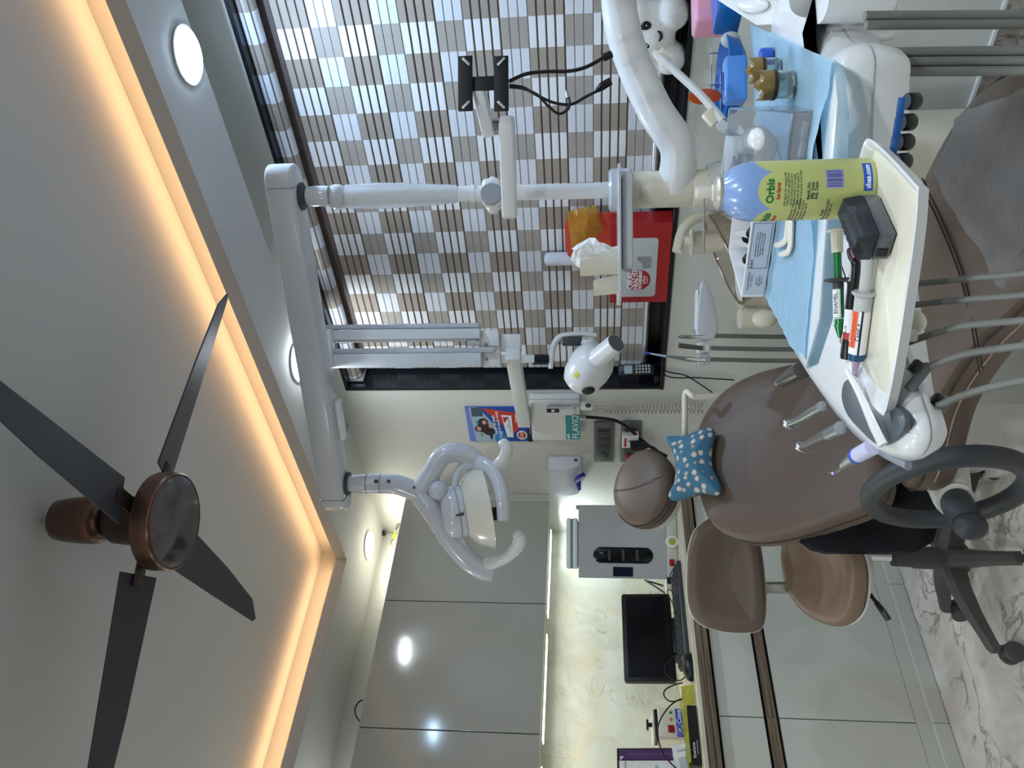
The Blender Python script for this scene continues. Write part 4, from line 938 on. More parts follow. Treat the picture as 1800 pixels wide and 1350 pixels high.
# arm head on the far right
hp = onZ(1500, 2, 0.915); hp = at(1480, 2, 0.98)
obj('arm_head', cyl(nb(), at(1560, -2, 0.98), at(1443, 0, 0.98), 0.0275, 0.0275, n=30), PLASTIC, tb)
bm = nb(); bx(bm, at(1500, -22, 1.04), (0.14, 0.12, 0.09), TF, bev=0.010, seg=3); bx(bm, at(1440, 25, 1.13), (0.12, 0.20, 0.05), TF, bev=0.01, seg=3); obj('side_block', bm, PLASTIC, tb)
pn = [(1232, -30), (1258, -2), (1330, 44), (1363, 42), (1366, 0), (1362, -40)]
d0 = 1.22; pts = [at(x, y, d0+(1366-x)*0.0012) for x, y in pn]
nrm = (pts[2]-pts[0]).cross(pts[4]-pts[0]).normalized()
if nrm.dot(CAM-pts[0]) < 0: nrm = -nrm
bm = nb(); loft(bm, [[p - nrm*0.012 for p in pts], [p for p in pts]]); wing = obj('side_wing', bm, PLASTICM, tb, ang=30)
bm = nb(); c = at(1322, 8, 1.262); M = frame((pts[3]-pts[0]).normalized(), nrm.cross((pts[3]-pts[0]).normalized()), nrm); ball(bm, c, (0.040, 0.013, 0.008), M @ rz(0.25)); obj('grip', bm, PLASTIC, wing)
# tray carrier bar and handpiece hoses with their clips
bm = nb(); tube(bm, [at(1488, 652, 0.80), at(1510, 690, 0.775), at(1535, 745, 0.75), at(1553, 782, 0.74)], [0.0035, 0.0055, 0.0075, 0.0075], n=10, flat=0.5); obj('tray_bar', bm, PLASTIC, tb)
HOSE = mat('grey_hose', (116, 118, 112), 0.55, var=0.03)
hs_ = [([(1590, 500), (1640, 496), (1710, 489), (1815, 480)], 0.0030), ([(1600, 537), (1660, 530), (1730, 524), (1815, 517)], 0.0030), ([(1582, 607), (1630, 590), (1690, 574), (1750, 567), (1815, 563)], 0.0034),
       ([(1608, 657), (1650, 638), (1710, 620), (1815, 606)], 0.0035), ([(1648, 714), (1690, 696), (1745, 680), (1815, 666)], 0.0035)]
for i, (ps, r) in enumerate(hs_):
    obj('hose', tube(nb(), [at(x, y, 0.74-0.0004*(x-1590)) for x, y in ps], r, n=10), HOSE, tb)
for (x, y) in ((1615, 663), (1651, 722)):
    p = at(x, y, 0.725); M = frame(RGT*0.75-UPV*0.6, UPV*0.75+RGT*0.6, -FWD)
    cb2 = nb(); bx(cb2, p, (0.030, 0.008, 0.010), M, bev=0.0015); o_ = obj('hose_clip', cb2, GREYP, tb)
    obj('catch', bx(nb(), p + RGT*0.010 + UPV*0.005 - FWD*0.003, (0.012, 0.007, 0.008), M, bev=0.001), BLACKP, o_)
for (x, y) in ((1608, 565), (1600, 440)):
    obj('hose_stub', ball(nb(), at(x, y, 0.745), (0.010, 0.013, 0.010)), OLDW, tb)
for y0, y1, x0 in ((28, 26, 1540), (44, 42, 1542), (92, 88, 1590), (109, 106, 1598), (126, 124, 1600)):
    obj('supply_hose', tube(nb(), [at(x0-20, y0, 0.93), at(x0+60, (y0*2+y1)/3, 0.93), at(x0+160, (y0+2*y1)/3, 0.92), at(1830, y1, 0.90)], 0.0056, n=12), HOSE, tb)
# ---- handpieces lying over the rest
HPG = mat('handpiece_steel', (186, 190, 194), 0.2, metal=0.9, var=0.03)
def hand(name, label, spec, m):
    o_ = thing(name, label, 'handpiece', spec[0][0], 'handpieces')
    return o_
def HZ(x, y, z=0.905): return onZ(x, y, z)
t = thing('handpiece', 'smoky clear capped handpiece nearest the blue bib corner', 'handpiece', HZ(1390, 662), 'handpieces over the table edge')
obj('sleeve', tube(nb(), [HZ(1410, 650), HZ(1398, 657), HZ(1376, 669)], [0.012, 0.0125, 0.010], n=16, sub=1), mat('smoked_plastic', (78, 76, 74), 0.15, var=0.1, trans=0.35), t)
obj('tip', tube(nb(), [HZ(1378, 667), HZ(1370, 671), HZ(1366, 674)], [0.007, 0.0065, 0.0055], n=14, sub=1), HPG, t)
def turbine(label, pts, head, m1, m2, r):
    t = thing('handpiece', label, 'handpiece', pts[0], 'handpieces over the table edge')
    obj('shank', tube(nb(), pts, r, n=14), m1, t)
    bm = nb(); M = axis_frame((RGT*-0.35-UPV*0.85-FWD*0.3)); lathe(bm, [(0.0, 0.007), (0.006, 0.007), (0.0068, 0.005), (0.0068, -0.005), (0.005, -0.008), (0.0, -0.0085)], head, M, n=18); obj('head', bm, HPG, t)
    obj('bur', cyl(nb(), head + M @ V((0, 0, 0.006)), head + M @ V((0, 0, 0.017)), 0.0008), STEEL, t)
    return t
turbine('slim chrome turbine handpiece with bent neck, second from the blue bib', [HZ(1445, 714), HZ(1428, 724), HZ(1412, 734), HZ(1396, 742), HZ(1388, 744)], HZ(1386, 745), HPG, HPG, [0.0068, 0.0066, 0.006, 0.005, 0.0052])
t2 = turbine('straight grey handpiece with silver collar and blue ringed head', [HZ(1462, 760), HZ(1446, 767), HZ(1428, 776), HZ(1413, 784)], HZ(1409, 786), mat('grey_steel', (120, 122, 126), 0.3, metal=0.7, var=0.03), HPG, [0.0075, 0.007, 0.0055, 0.0048])
obj('collar', tube(nb(), [HZ(1478, 752), HZ(1457, 763)], 0.0082, n=16, sub=1), HPG, t2)
t = thing('scaler', 'ultrasonic scaler with white body, blue ring and lit curved tip', 'scaler', HZ(1500, 800))
obj('body', tube(nb(), [HZ(1535, 785), HZ(1515, 796), HZ(1508, 800)], 0.0088, n=18, sub=1), mat('lilac_white', (208, 208, 236), 0.3, var=0.02), t)
obj('blue_ring', tube(nb(), [HZ(1509, 799.5), HZ(1505, 801.5)], 0.0091, n=18, sub=1), BLUEINK, t)
obj('cone', tube(nb(), [HZ(1505, 802), HZ(1495, 808), HZ(1482, 818)], [0.0088, 0.0072, 0.0045], n=18, sub=1), HPG, t)
obj('tip', tube(nb(), [HZ(1486, 815), HZ(1478, 823), HZ(1470, 830), HZ(1462, 832), HZ(1452, 829)], [0.003, 0.002, 0.0018, 0.001, 0.0005], n=8), STEEL, t)
obj('tip_light', ball(nb(), HZ(1464, 832), 0.0017), glow('blue_led', (110, 130, 255), 4.0), t)

# ---- disposable bib over the table
BIB = mat('blue_bib', (198, 232, 252), 0.8, var=0.03, scale=20)
def bib_mat():
    nt = BIB.node_tree; b = nt.nodes['Principled BSDF']; tc = nt.nodes.new('ShaderNodeTexCoord'); mp = nt.nodes.new('ShaderNodeMapping'); mp.inputs['Rotation'].default_value = (0, 0, radians(25)); wv = nt.nodes.new('ShaderNodeTexWave'); wv.inputs['Scale'].default_value = 55; wv.inputs['Distortion'].default_value = 1.5; wv.inputs['Detail'].default_value = 1
    bp = nt.nodes.new('ShaderNodeBump'); bp.inputs['Strength'].default_value = 0.6; bp.inputs['Distance'].default_value = 0.0012
    nt.links.new(tc.outputs['Object'], mp.inputs[0]); nt.links.new(mp.outputs[0], wv.inputs['Vector']); nt.links.new(wv.outputs['Fac'], bp.inputs['Height']); nt.links.new(bp.outputs['Normal'], b.inputs['Normal'])
bib_mat()
FL, FR_, BRr, BLl = onZ(1411, 652, 0.919), onZ(1462, 106, 0.919), onZ(1318, 42, 0.919), onZ(1344, 519, 0.919)
bm = nb(); rows = []
NU, NV = 40, 24
for j in range(NV+1):
    v = j/NV; r_ = []
    for i in range(NU+1):
        u = i/NU
        p = (FL*(1-u)+FR_*u)*(1-v) + (BLl*(1-u)+BRr*u)*v
        lift = 0.013*max(0, sin((u-0.42)/0.5*pi))*max(0, 1-v*5) if 0.42 < u < 0.92 else 0
        p = p + Z1*(0.0006*sin(u*61+v*9)+lift+0.0005*sin(v*47))
        if u < 0.06 and v < 0.3: p = p - Z1*0.012*(1-u/0.06)*(1-v/0.3)
        r_.append(p)
    rows.append(r_)
bm = loft(nb(), rows, close=False, caps=False)
bmesh.ops.solidify(bm, geom=bm.faces[:], thickness=0.0012)
bib = tag(obj('dental_bib', bm, BIB, recalc=True), 'light blue ribbed paper bib spread across the instrument table', 'bib')
# clear bluish barrier film along the front of the table
BFILM = mat('blue_barrier_film', (150, 205, 226), 0.12, var=0.02, trans=0.7, ior=1.1)
ff = [onZ(x, y, 0.9175) for x, y in ((1416, 648), (1440, 560), (1450, 420), (1462, 300), (1472, 180), (1466, 104))]
gg = [onZ(x, y, 0.9165) for x, y in ((1436, 640), (1462, 560), (1478, 430), (1490, 300), (1492, 200), (1484, 118))]
bm = loft(nb(), [ff, gg], close=False, caps=False); bmesh.ops.solidify(bm, geom=bm.faces[:], thickness=0.0006)
tag(obj('barrier_film', bm, BFILM), 'strip of clear blue barrier film stuck before the bib on the table front', 'film')

# ---- tray
ZB = 0.921
TR = [onZ(x, y, ZB+0.008) for x, y in ((1540, 722), (1562, 700), (1600, 470), (1613, 345), (1604, 318), (1535, 248), (1517, 256), (1504, 330), (1491, 500), (1488, 640), (1490, 660))]
to = [(p.x, p.y) for p in TR]
to = spline2([to[0], to[1], to[2], to[3], to[4], to[5], to[6], to[7], to[8], to[9]], 5)
tc_ = V((sum(p[0] for p in to)/len(to), sum(p[1] for p in to)/len(to)))
def tring(s_, z): return [V((tc_.x+(p[0]-tc_.x)*s_, tc_.y+(p[1]-tc_.y)*s_, z)) for p in to]
ty = thing('tray', 'white oblong plastic tray with cream floor standing on the table front edge', 'tray', (tc_.x, tc_.y, ZB))
bm = loft(nb(), [tring(0.90, ZB-0.004), tring(0.965, ZB-0.002), tring(0.99, ZB+0.005), tring(1.0, ZB+0.0075), tring(0.985, ZB+0.0090), tring(0.94, ZB+0.0072), tring(0.905, ZB+0.001), tring(0.88, ZB-0.001), tring(0.02, ZB-0.001)], caps=True)
obj('rim', bm, PLASTIC, ty)
obj('floor_liner', loft(nb(), [tring(0.895, ZB-0.0005), tring(0.885, ZB+0.0006), tring(0.02, ZB+0.0006)]), OLDW, ty)
for (x, y) in ((1600, 600), (1611, 400)):
    obj('foot', cyl(nb(), onZ(x, y, ZB-0.002)+(-EX*0.0+EY*0.02), onZ(x, y, ZB-0.002)+EY*0.02-Z1*0.012, 0.006), OLDW, ty)
# ---- spray can
cn = onZ(1524, 331, ZB+0.001); cr_ = 0.0300
CANB = mat('can_blue', (136, 168, 220), 0.22, var=0.02, coat=0.4)
CANL = mat('can_label', (196, 204, 128), 0.28, var=0.02)
def can_label():
    nt = CANL.node_tree; b = nt.nodes['Principled BSDF']; L = nt.links; tc = nt.nodes.new('ShaderNodeTexCoord'); sx = nt.nodes.new('ShaderNodeSeparateXYZ'); L.new(tc.outputs['Object'], sx.inputs[0])
    at_ = nt.nodes.new('ShaderNodeMath'); at_.operation = 'ARCTAN2'; L.new(sx.outputs[1], at_.inputs[0]); L.new(sx.outputs[0], at_.inputs[1])
    mu = nt.nodes.new('ShaderNodeMath'); mu.operation = 'MULTIPLY_ADD'; mu.inputs[1].default_value = 2.5; mu.inputs[2].default_value = 0.95; L.new(at_.outputs[0], mu.inputs[0])
    sn = nt.nodes.new('ShaderNodeMath'); sn.operation = 'SINE'; L.new(mu.outputs[0], sn.inputs[0])
    ab0 = nt.nodes.new('ShaderNodeMath'); ab0.operation = 'ABSOLUTE'; L.new(sn.outputs[0], ab0.inputs[0]); ab = nt.nodes.new('ShaderNodeMath'); ab.operation = 'POWER'; ab.inputs[1].default_value = 0.5; L.new(ab0.outputs[0], ab.inputs[0])
    ma = nt.nodes.new('ShaderNodeMath'); ma.operation = 'MULTIPLY_ADD'; ma.inputs[1].default_value = 0.017; ma.inputs[2].default_value = 0.0365; L.new(ab.outputs[0], ma.inputs[0])
    gt = nt.nodes.new('ShaderNodeMath'); gt.operation = 'GREATER_THAN'; L.new(sx.outputs[2], gt.inputs[0]); L.new(ma.outputs[0], gt.inputs[1])
    mx = nt.nodes.new('ShaderNodeMix'); mx.data_type = 'RGBA'; mx.inputs[6].default_value = lin((196, 204, 128)); mx.inputs[7].default_value = lin((136, 168, 220)); L.new(gt.outputs[0], mx.inputs[0]); L.new(mx.outputs[2], b.inputs['Base Color'])
can_label()
cnT = thing('spray_can', 'blue topped yellow green aerosol can standing on the tray', 'spray can', cn)
Hc = 0.117
cb3 = obj('can_body', lathe(nb(), [(0.0, 0.0), (cr_*0.94, 0.0), (cr_, 0.003), (cr_, Hc), (cr_*0.985, Hc+0.002)], cn, n=56), CANL, cnT)
obj('shoulder', lathe(nb(), [(cr_*0.99, Hc+0.001), (cr_*0.95, Hc+0.008), (cr_*0.80, Hc+0.018), (cr_*0.58, Hc+0.025), (0.0155, Hc+0.028)], cn, n=56), CANB, cnT)
obj('crimp_ring', lathe(nb(), [(0.013, Hc+0.026), (0.0165, Hc+0.027), (0.0175, Hc+0.0305), (0.0155, Hc+0.033), (0.010, Hc+0.032)], cn, n=36), mat('crimp_metal', (196, 192, 178), 0.35, metal=0.5, var=0.03), cnT)
nz = obj('nozzle', lathe(nb(), [(0.0, Hc+0.029), (0.0085, Hc+0.029), (0.0085, Hc+0.036), (0.0065, Hc+0.037), (0.0065, Hc+0.050), (0.0055, Hc+0.0525), (0.0, Hc+0.053)], cn, n=24), mat('nozzle_ivory', (214, 210, 200), 0.4, var=0.02), cnT)
sb0 = cn + Z1*(Hc+0.044)
obj('straw', tube(nb(), [sb0, sb0 - RH*0.03 + FH*0.0 + Z1*0.0005, sb0 - RH*0.062 + Z1*0.001], 0.0012, n=8, sub=2), mat('straw_grey', (140, 140, 138), 0.3, var=0, trans=0.2), nz)
fa = atan2((CAM-cn).y, (CAM-cn).x)      # side of the can turned to the room
def wrap(o):
    M = o.matrix_basis
    return o
def can_text(s, size, a, z, m, vertical=False, bold=0.0, sx=1.0):
    cu = bpy.data.curves.new('t', 'FONT'); cu.body = s; cu.size = size; cu.align_x = 'CENTER'; cu.align_y = 'CENTER'; cu.extrude = 0.00005; cu.offset = bold; cu.resolution_u = 2; cu.space_line = 0.9
    t = bpy.data.objects.new('t', cu); COL.objects.link(t); bpy.context.view_layer.update()
    me = bpy.data.meshes.new_from_object(t.evaluated_get(bpy.context.evaluated_depsgraph_get())); b_ = nb(); b_.from_mesh(me); bpy.data.objects.remove(t); bpy.data.curves.remove(cu); bpy.data.meshes.remove(me)
    for v in b_.verts:
        x, y = v.co.x*sx, v.co.y
        an = a + x/cr_; r_ = cr_+0.00025+v.co.z
        v.co = cn + V((r_*cos(an), r_*sin(an), z+y))
    return obj('lettering', b_, m, cb3, smooth=False, recalc=False)
def can_patch(a, w_, z, h_, m, name='print_patch'):
    b_ = nb(); n_ = 10; A_ = [a+(i/n_-0.5)*w_/cr_ for i in range(n_+1)]; r0, r1 = cr_-0.0003, cr_+0.0002
    loft(b_, [[cn+V((r*cos(q), r*sin(q), zz)) for r, zz in ((r0, z-h_/2), (r1, z-h_/2), (r1, z+h_/2), (r0, z+h_/2))] for q in A_]); return obj(name, b_, m, cb3)
GREENINK = mat('green_ink', (20, 120, 60), 0.5, var=0); REDINK = mat('red_ink', (190, 70, 50), 0.5, var=0); GREYINK = mat('grey_ink', (70, 80, 78), 0.6, var=0)
can_text('Orbis', 0.0105, fa+0.0, 0.101, GREENINK, bold=0.0003); can_text('Ice Spray', 0.0045, fa+0.0, 0.0935, REDINK, bold=0.0002)
can_text('Orbis', 0.0105, fa-1.20, 0.101, GREENINK, bold=0.0003); can_text('Ice Spray', 0.0045, fa-1.20, 0.0935, REDINK, bold=0.0002)
can_text('cold spray for testing pulp\nhold the can upright and\nspray a short burst on a\npellet from 2 cm away\nkeep out of the reach of\nchildren and away from heat', 0.0033, fa+0.05, 0.0795, GREYINK)
can_text('Batch No.\nMfg. Date\nExp. Date', 0.0042, fa-0.02, 0.061, GREYINK, bold=0.0001)
can_text('directions for use\nshake well before use\ncontents under pressure\ndo not pierce or burn\nstore below 45 C', 0.0036, fa-0.85, 0.072, GREYINK)
can_text('danger\nextremely flammable\naerosol 200 ml', 0.0038, fa-0.85, 0.045, GREYINK)
LILAC = mat('lilac_code', (150, 156, 200), 0.5, var=0); NAVY = mat('navy_bars', (64, 70, 140), 0.5, var=0)
can_patch(fa+0.36, 0.019, 0.040, 0.017, LILAC, 'bar_code')
random.seed(9)
for k in range(9): can_patch(fa+0.36+(k-4)*0.062, 0.0006+0.0009*random.random(), 0.040, 0.0145, NAVY, 'bar')
can_patch(fa+0.42, 0.030, 0.0085, 0.0085, mat('blue_band', (36, 84, 190), 0.4, var=0), 'blue_band')
can_text('shes.com', 0.0068, fa+0.42, 0.0085, WHITEINK, bold=0.0002)

# ---- smoked bur box
c = onZ(1553, 398, ZB+0.002); pA, pB = onZ(1535, 330, ZB), onZ(1583, 436, ZB)
ud = (pB-pA); ud.z = 0; ud.normalize(); vd = Z1.cross(ud); QF = frame(ud, vd, Z1)
SMK = mat('smoked_box', (78, 82, 88), 0.12, var=0.05, coat=0.4); SMKL = mat('smoked_lid', (96, 102, 110), 0.08, var=0.05, trans=0.75, ior=1.15)
bbx = thing('bur_box', 'dark smoked plastic bur box lying on the tray beside the can', 'box', c)
L_, W_, H_ = 0.064, 0.030, 0.030
obj('base', bx(nb(), c+Z1*0.0075, (L_, W_, 0.015), QF, bev=0.002), SMK, bbx)
lid = obj('lid', prism(nb(), [(-0.015, 0.0), (0.015, 0.0), (0.012, 0.017), (-0.006, 0.019), (-0.015, 0.012)], -L_/2, L_/2, frame(vd, Z1, ud), c+Z1*0.0155, bev=0.0012), SMKL, bbx, ang=20)
for k in range(5):
    obj('bur_block', bx(nb(), c + ud*(-0.023+k*0.0108) + Z1*0.026 - vd*0.013, (0.008, 0.007, 0.009), QF, bev=0.0018), SMK, lid)
obj('slot', bx(nb(), c+ud*(L_/2+0.0005)+Z1*0.008+vd*-0.006, (0.002, 0.008, 0.010), QF), BLACKP, bbx)
# ---- syringes on the tray
def syr(name, label, a_, b_):
    t = thing(name, label, 'syringe', a_, 'material syringes on the tray'); return t
GREEN = mat('syringe_green', (16, 118, 58), 0.25, var=0.03, coat=0.3)
zz = 0.929
zg = 0.9385
def L2(p, q, t): return p + (q-p)*t
pA, pB = onZ(1471, 408, zg), onZ(1476, 598, zg-0.003)
t = syr('green_syringe', 'green composite syringe with black finger flange and white plunger cap', pA, pB); ax_ = (pB-pA).normalized(); LL = (pB-pA).length
def seg(name, t0, t1, r0, r1, m, par, p=pA, q=pB): return obj(name, cyl(nb(), L2(p, q, t0), L2(p, q, t1), r0, r1, n=18), m, par)
seg('plunger_cap', 0.0, 0.19, 0.0062, 0.0060, OLDW, t); obj('cap_disc', lathe(nb(), [(0, -0.001), (0.0095, -0.001), (0.0100, 0), (0.0095, 0.001), (0, 0.001)], L2(pA, pB, -0.01), axis_frame(ax_), n=24), OLDW, t)
seg('plunger', 0.19, 0.44, 0.0042, 0.0042, GREEN, t)
obj('flange', lathe(nb(), [(0, -0.002), (0.005, -0.002), (0.0135, -0.0010), (0.0145, 0), (0.0135, 0.0012), (0.005, 0.0035), (0, 0.0035)], L2(pA, pB, 0.44), axis_frame(ax_), n=28), DGREY, t)
seg('neck', 0.44, 0.52, 0.0058, 0.0056, DGREY, t); br = seg('barrel', 0.51, 0.86, 0.0056, 0.0056, GREEN, t); seg('tip', 0.86, 0.985, 0.0055, 0.0014, GREEN, t); seg('nose', 0.98, 1.03, 0.0016, 0.0012, OLDW, t)
def half_label(p, q, t0, t1, r, a0_, a1_, m, par, name='label'):
    M = axis_frame(q-p); b_ = nb(); n_ = 12; rg = []
    P_, Q_ = L2(p, q, t0), L2(p, q, t1)
    # angle measured from the side that faces up
    up = (Z1 - (q-p).normalized()*Z1.dot((q-p).normalized())).normalized(); sd_ = (q-p).normalized().cross(up)
    for i in range(n_+1):
        a = a0_+(a1_-a0_)*i/n_; dv = up*cos(a)+sd_*sin(a)
        rg.append([P_+dv*(r-0.0003), P_+dv*(r+0.0002), Q_+dv*(r+0.0002), Q_+dv*(r-0.0003)])
    return obj(name, loft(b_, rg), m, par)
half_label(pA, pB, 0.53, 0.79, 0.0057, -1.6, 0.2, WHITEINK, br); half_label(pA, pB, 0.795, 0.803, 0.0057, -3.1, 3.1, WHITEINK, br, 'ring')
def syr_text(s, size, p, q, t_, r, ang_, m, par, flip=1):
    d_ = (q-p).normalized(); up = (Z1 - d_*Z1.dot(d_)).normalized(); sd_ = d_.cross(up); nv = up*cos(ang_)+sd_*sin(ang_)
    M = frame(-d_*flip, nv.cross(-d_*flip), nv); text('lettering', s, size, L2(p, q, t_)+nv*(r+0.0004), M, m, par, ext=0.00005)
syr_text('A2', 0.005, pA, pB, 0.83, 0.0056, -0.3, WHITEINK, br); syr_text('ENAMEL', 0.006, pA, pB, 0.66, 0.0057, -0.75, BLACKINK, br)
pA2, pB2 = onZ(1503, 470, zz), onZ(1489, 640, zz)
t = syr('black_syringe', 'black and white syringe with red band lying between the other two', pA2, pB2)
obj('bent_handle', tube(nb(), [onZ(1496, 440, zz+0.001), onZ(1499, 452, zz+0.002), onZ(1504, 462, zz+0.002), onZ(1504, 480, zz+0.001), onZ(1501, 505, zz)], 0.0046, n=10), BLACKP, t)
obj('pink_tab', bx(nb(), onZ(1500, 441, zz+0.006), (0.012, 0.010, 0.002), QF, bev=0.0006), mat('pink_red', (214, 74, 84), 0.4, var=0), t)
seg('rear_sleeve', 0.14, 0.42, 0.0062, 0.0068, BLACKP, t, pA2, pB2); b2 = seg('barrel', 0.42, 0.66, 0.0068, 0.0068, WHITEINK, t, pA2, pB2); seg('red_band', 0.66, 0.73, 0.0070, 0.0070, mat('red_band', (176, 52, 62), 0.4, var=0.02), t, pA2, pB2)
obj('end_cap', lathe(nb(), [(0, 0.0), (0.0072, 0.0), (0.0078, 0.018), (0.0072, 0.0215), (0.0, 0.023)], L2(pA2, pB2, 0.73), axis_frame(pB2-pA2), n=22), BLACKP, t)
syr_text('ETCH GEL', 0.0045, pA2, pB2, 0.545, 0.0068, 0.2, BLACKINK, b2); syr_text('A-10', 0.0042, pA2, pB2, 0.63, 0.0068, -0.6, BLACKINK, b2)
pA3, pB3 = onZ(1527, 455, zz+0.001), onZ(1505, 632, zz+0.001)
t = syr('orange_syringe', 'clear syringe with bright orange label, blue end and fine needle', pA3, pB3)
CLR = mat('clear_plastic', (232, 234, 232), 0.15, var=0, trans=0.75, ior=1.2); CLRM = mat('milky_plastic', (214, 216, 214), 0.3, var=0.02, trans=0.35, ior=1.2)
seg('plunger', -0.02, 0.38, 0.0058, 0.0058, CLRM, t, pA3, pB3); obj('flange', lathe(nb(), [(0, -0.0015), (0.011, -0.0015), (0.0122, 0), (0.011, 0.0015), (0, 0.0015)], L2(pA3, pB3, 0.33), axis_frame(pB3-pA3), n=24), CLRM, t)
seg('clear_end', 0.33, 0.50, 0.0088, 0.0086, CLRM, t, pA3, pB3); b3 = seg('barrel', 0.49, 0.93, 0.0086, 0.0086, WHITEINK, t, pA3, pB3)
half_label(pA3, pB3, 0.50, 0.86, 0.0087, -0.9, 0.75, mat('orange_label', (226, 92, 44), 0.4, var=0.05, scale=90), b3); half_label(pA3, pB3, 0.49, 0.93, 0.0087, -1.45, -1.25, BLACKINK, b3, 'stripe')
syr_text('ETCHANT', 0.006, pA3, pB3, 0.68, 0.0088, -0.1, WHITEINK, b3); syr_text('Canal +', 0.006, pA3, pB3, 0.70, 0.0087, -1.1, BLACKINK, b3)
seg('blue_end', 0.93, 1.0, 0.0087, 0.0080, mat('petrol_blue', (34, 78, 110), 0.3, var=0.02), t, pA3, pB3)
nd = [L2(pA3, pB3, 1.0), L2(pA3, pB3, 1.10), L2(pA3, pB3, 1.17)]
obj('needle_hub', tube(nb(), nd, [0.0045, 0.0035, 0.0016], n=12, sub=2), mat('mauve_hub', (206, 178, 204), 0.25, var=0.02, trans=0.3), t)
obj('needle', tube(nb(), [L2(pA3, pB3, 1.15), onZ(1502, 664, zz+0.002), onZ(1494, 672, zz+0.003)], 0.0006, n=6), STEEL, t)

# ---- white carton with card points
b0, b1, b2_ = onZ(1364, 388, 0.9205), onZ(1343, 521, 0.9205), None
ud = (b0-b1).normalized(); q3 = onZ(1260, 392, 0.953); 
t0 = b1 + Z1*0.033; vd = (q3 - t0); vd = vd - ud*0; vd.z = 0; dep_ = 0.16; vd = Z1.cross(ud)
if vd.dot(FWD) < 0: vd = -vd
KF = frame(ud, vd, Z1)
if KF.determinant() < 0: KF = frame(ud, vd, Z1)
CARD = mat('white_card', (232, 234, 236), 0.5, var=0.01); LBL = mat('pale_blue_label', (196, 206, 220), 0.45, var=0.01)
cx_ = thing('carton', 'open white carton with printed blue grey label holding small cards', 'box', b1)
LN, DP, HT = 0.21, 0.15, 0.036
def kb_(name, c, s, m, par=None, bev=0.001): return obj(name, bx(nb(), b1 + KF @ V(c), s, KF, bev=bev), m, par or cx_)
front = kb_('front_wall', (LN/2, 0.001, HT/2), (LN, 0.003, HT), CARD); kb_('side_wall', (0.001, DP/2, HT/2), (0.004, DP, HT), CARD); kb_('side_wall', (LN, DP/2, HT/2), (0.004, DP, HT), CARD); kb_('rear_wall', (LN/2, DP, HT/2), (LN, 0.003, HT), CARD); kb_('floor_card', (LN/2, DP/2, 0.001), (LN, DP, 0.002), GREYP)
lb = kb_('label', (0.07, -0.0008, HT/2), (0.132, 0.0008, HT-0.004), LBL, front, 0.0)
KT = frame(ud, Z1, -vd)
def ktext(s, size, x, z, par=lb, m=BLACKINK, bold=0.0): text('lettering', s, size, b1 + KF @ V((x, -0.0014, z)), KT, m, par, ext=0.00005, bold=bold)
ktext('MOUTH PROP SET\nLOT 2201 B', 0.0042, 0.030, 0.026); ktext('REF 4417\nsingle use only\nstore dry', 0.0036, 0.030, 0.012)
ktext('recommended for clinical use\nwipe clean before each patient\nkeep away from direct heat\nsee leaflet for instructions', 0.0036, 0.096, 0.019); ktext('A B C', 0.006, 0.062, 0.027, bold=0.0002)
for (c_, s_) in (((0.0535, -0.0014, HT/2), (0.0006, 0.0004, HT-0.008)), ((0.132, -0.0014, HT/2), (0.0006, 0.0004, HT-0.008)), ((0.093, -0.0014, HT-0.004), (0.079, 0.0004, 0.0006)), ((0.093, -0.0014, 0.004), (0.079, 0.0004, 0.0006))):
    obj('rule_line', bx(nb(), b1 + KF @ V(c_), s_, KF), GREYINK, lb, smooth=False)
OLIVE = mat('olive_card', (130, 136, 60), 0.5, var=0.05)
for k, (x, y, rot_, m) in enumerate(((0.040, 0.035, 0.35, CARD), (0.062, 0.062, 0.30, CARD), (0.090, 0.040, 0.3, CARD), (0.110, 0.075, 0.2, OLIVE), (0.150, 0.06, 0.3, CARD))):
    o_ = b1 + KF @ V((x, y, 0.006)); M = KF @ rz(rot_)
    tag(obj('pointed_card', prism(nb(), [(-0.010, 0), (0.011, 0), (0.004, 0.044), (-0.001, 0.044)], -0.001, 0.001, M @ rx(radians(78)), o_), m, smooth=False),
        ['small white pointed card at the left end of the carton', 'second white pointed card behind the first in the carton', 'third white pointed card in the middle of the carton', 'olive green pointed card at the back of the carton', 'white pointed card behind the spray can in the carton'][k], 'card', 'pointed cards in the carton')
for k, (x, y) in enumerate(((0.052, 0.03), (0.078, 0.055), (0.10, 0.028))):
    tag(obj('black_strip', tube(nb(), [b1 + KF @ V((x-0.018, y+0.012, 0.012)), b1 + KF @ V((x, y, 0.034)), b1 + KF @ V((x+0.016, y+0.006, 0.016))], 0.005, n=10, flat=0.5), BLACKP),
        ['curved black strip leaning at the left end inside the carton', 'curved black strip behind the cards inside the carton', 'curved black strip right beside the spray can inside the carton'][k], 'strip', 'black strips in the carton')
# ---- white clip on the bib
kz = 0.9245
IV = mat('ivory_plastic', (232, 228, 214), 0.35, var=0.02)
bm = nb(); tube(bm, [onZ(1388, 375, kz), onZ(1384, 410, kz), onZ(1380, 423, kz), onZ(1370, 430, kz), onZ(1363, 431, kz)], [0.0085, 0.007, 0.006, 0.005, 0.0035], n=12, flat=0.6, up=(0, 0, 1)); tube(bm, [onZ(1390, 378, kz), onZ(1390, 420, kz), onZ(1387, 440, kz), onZ(1378, 446, kz), onZ(1371, 447, kz)], [0.0085, 0.0065, 0.0055, 0.0045, 0.0035], n=12, flat=0.6, up=(0, 0, 1))
tag(obj('forked_clip', bm, IV), 'small ivory two pronged plastic clip lying on the blue bib', 'clip')

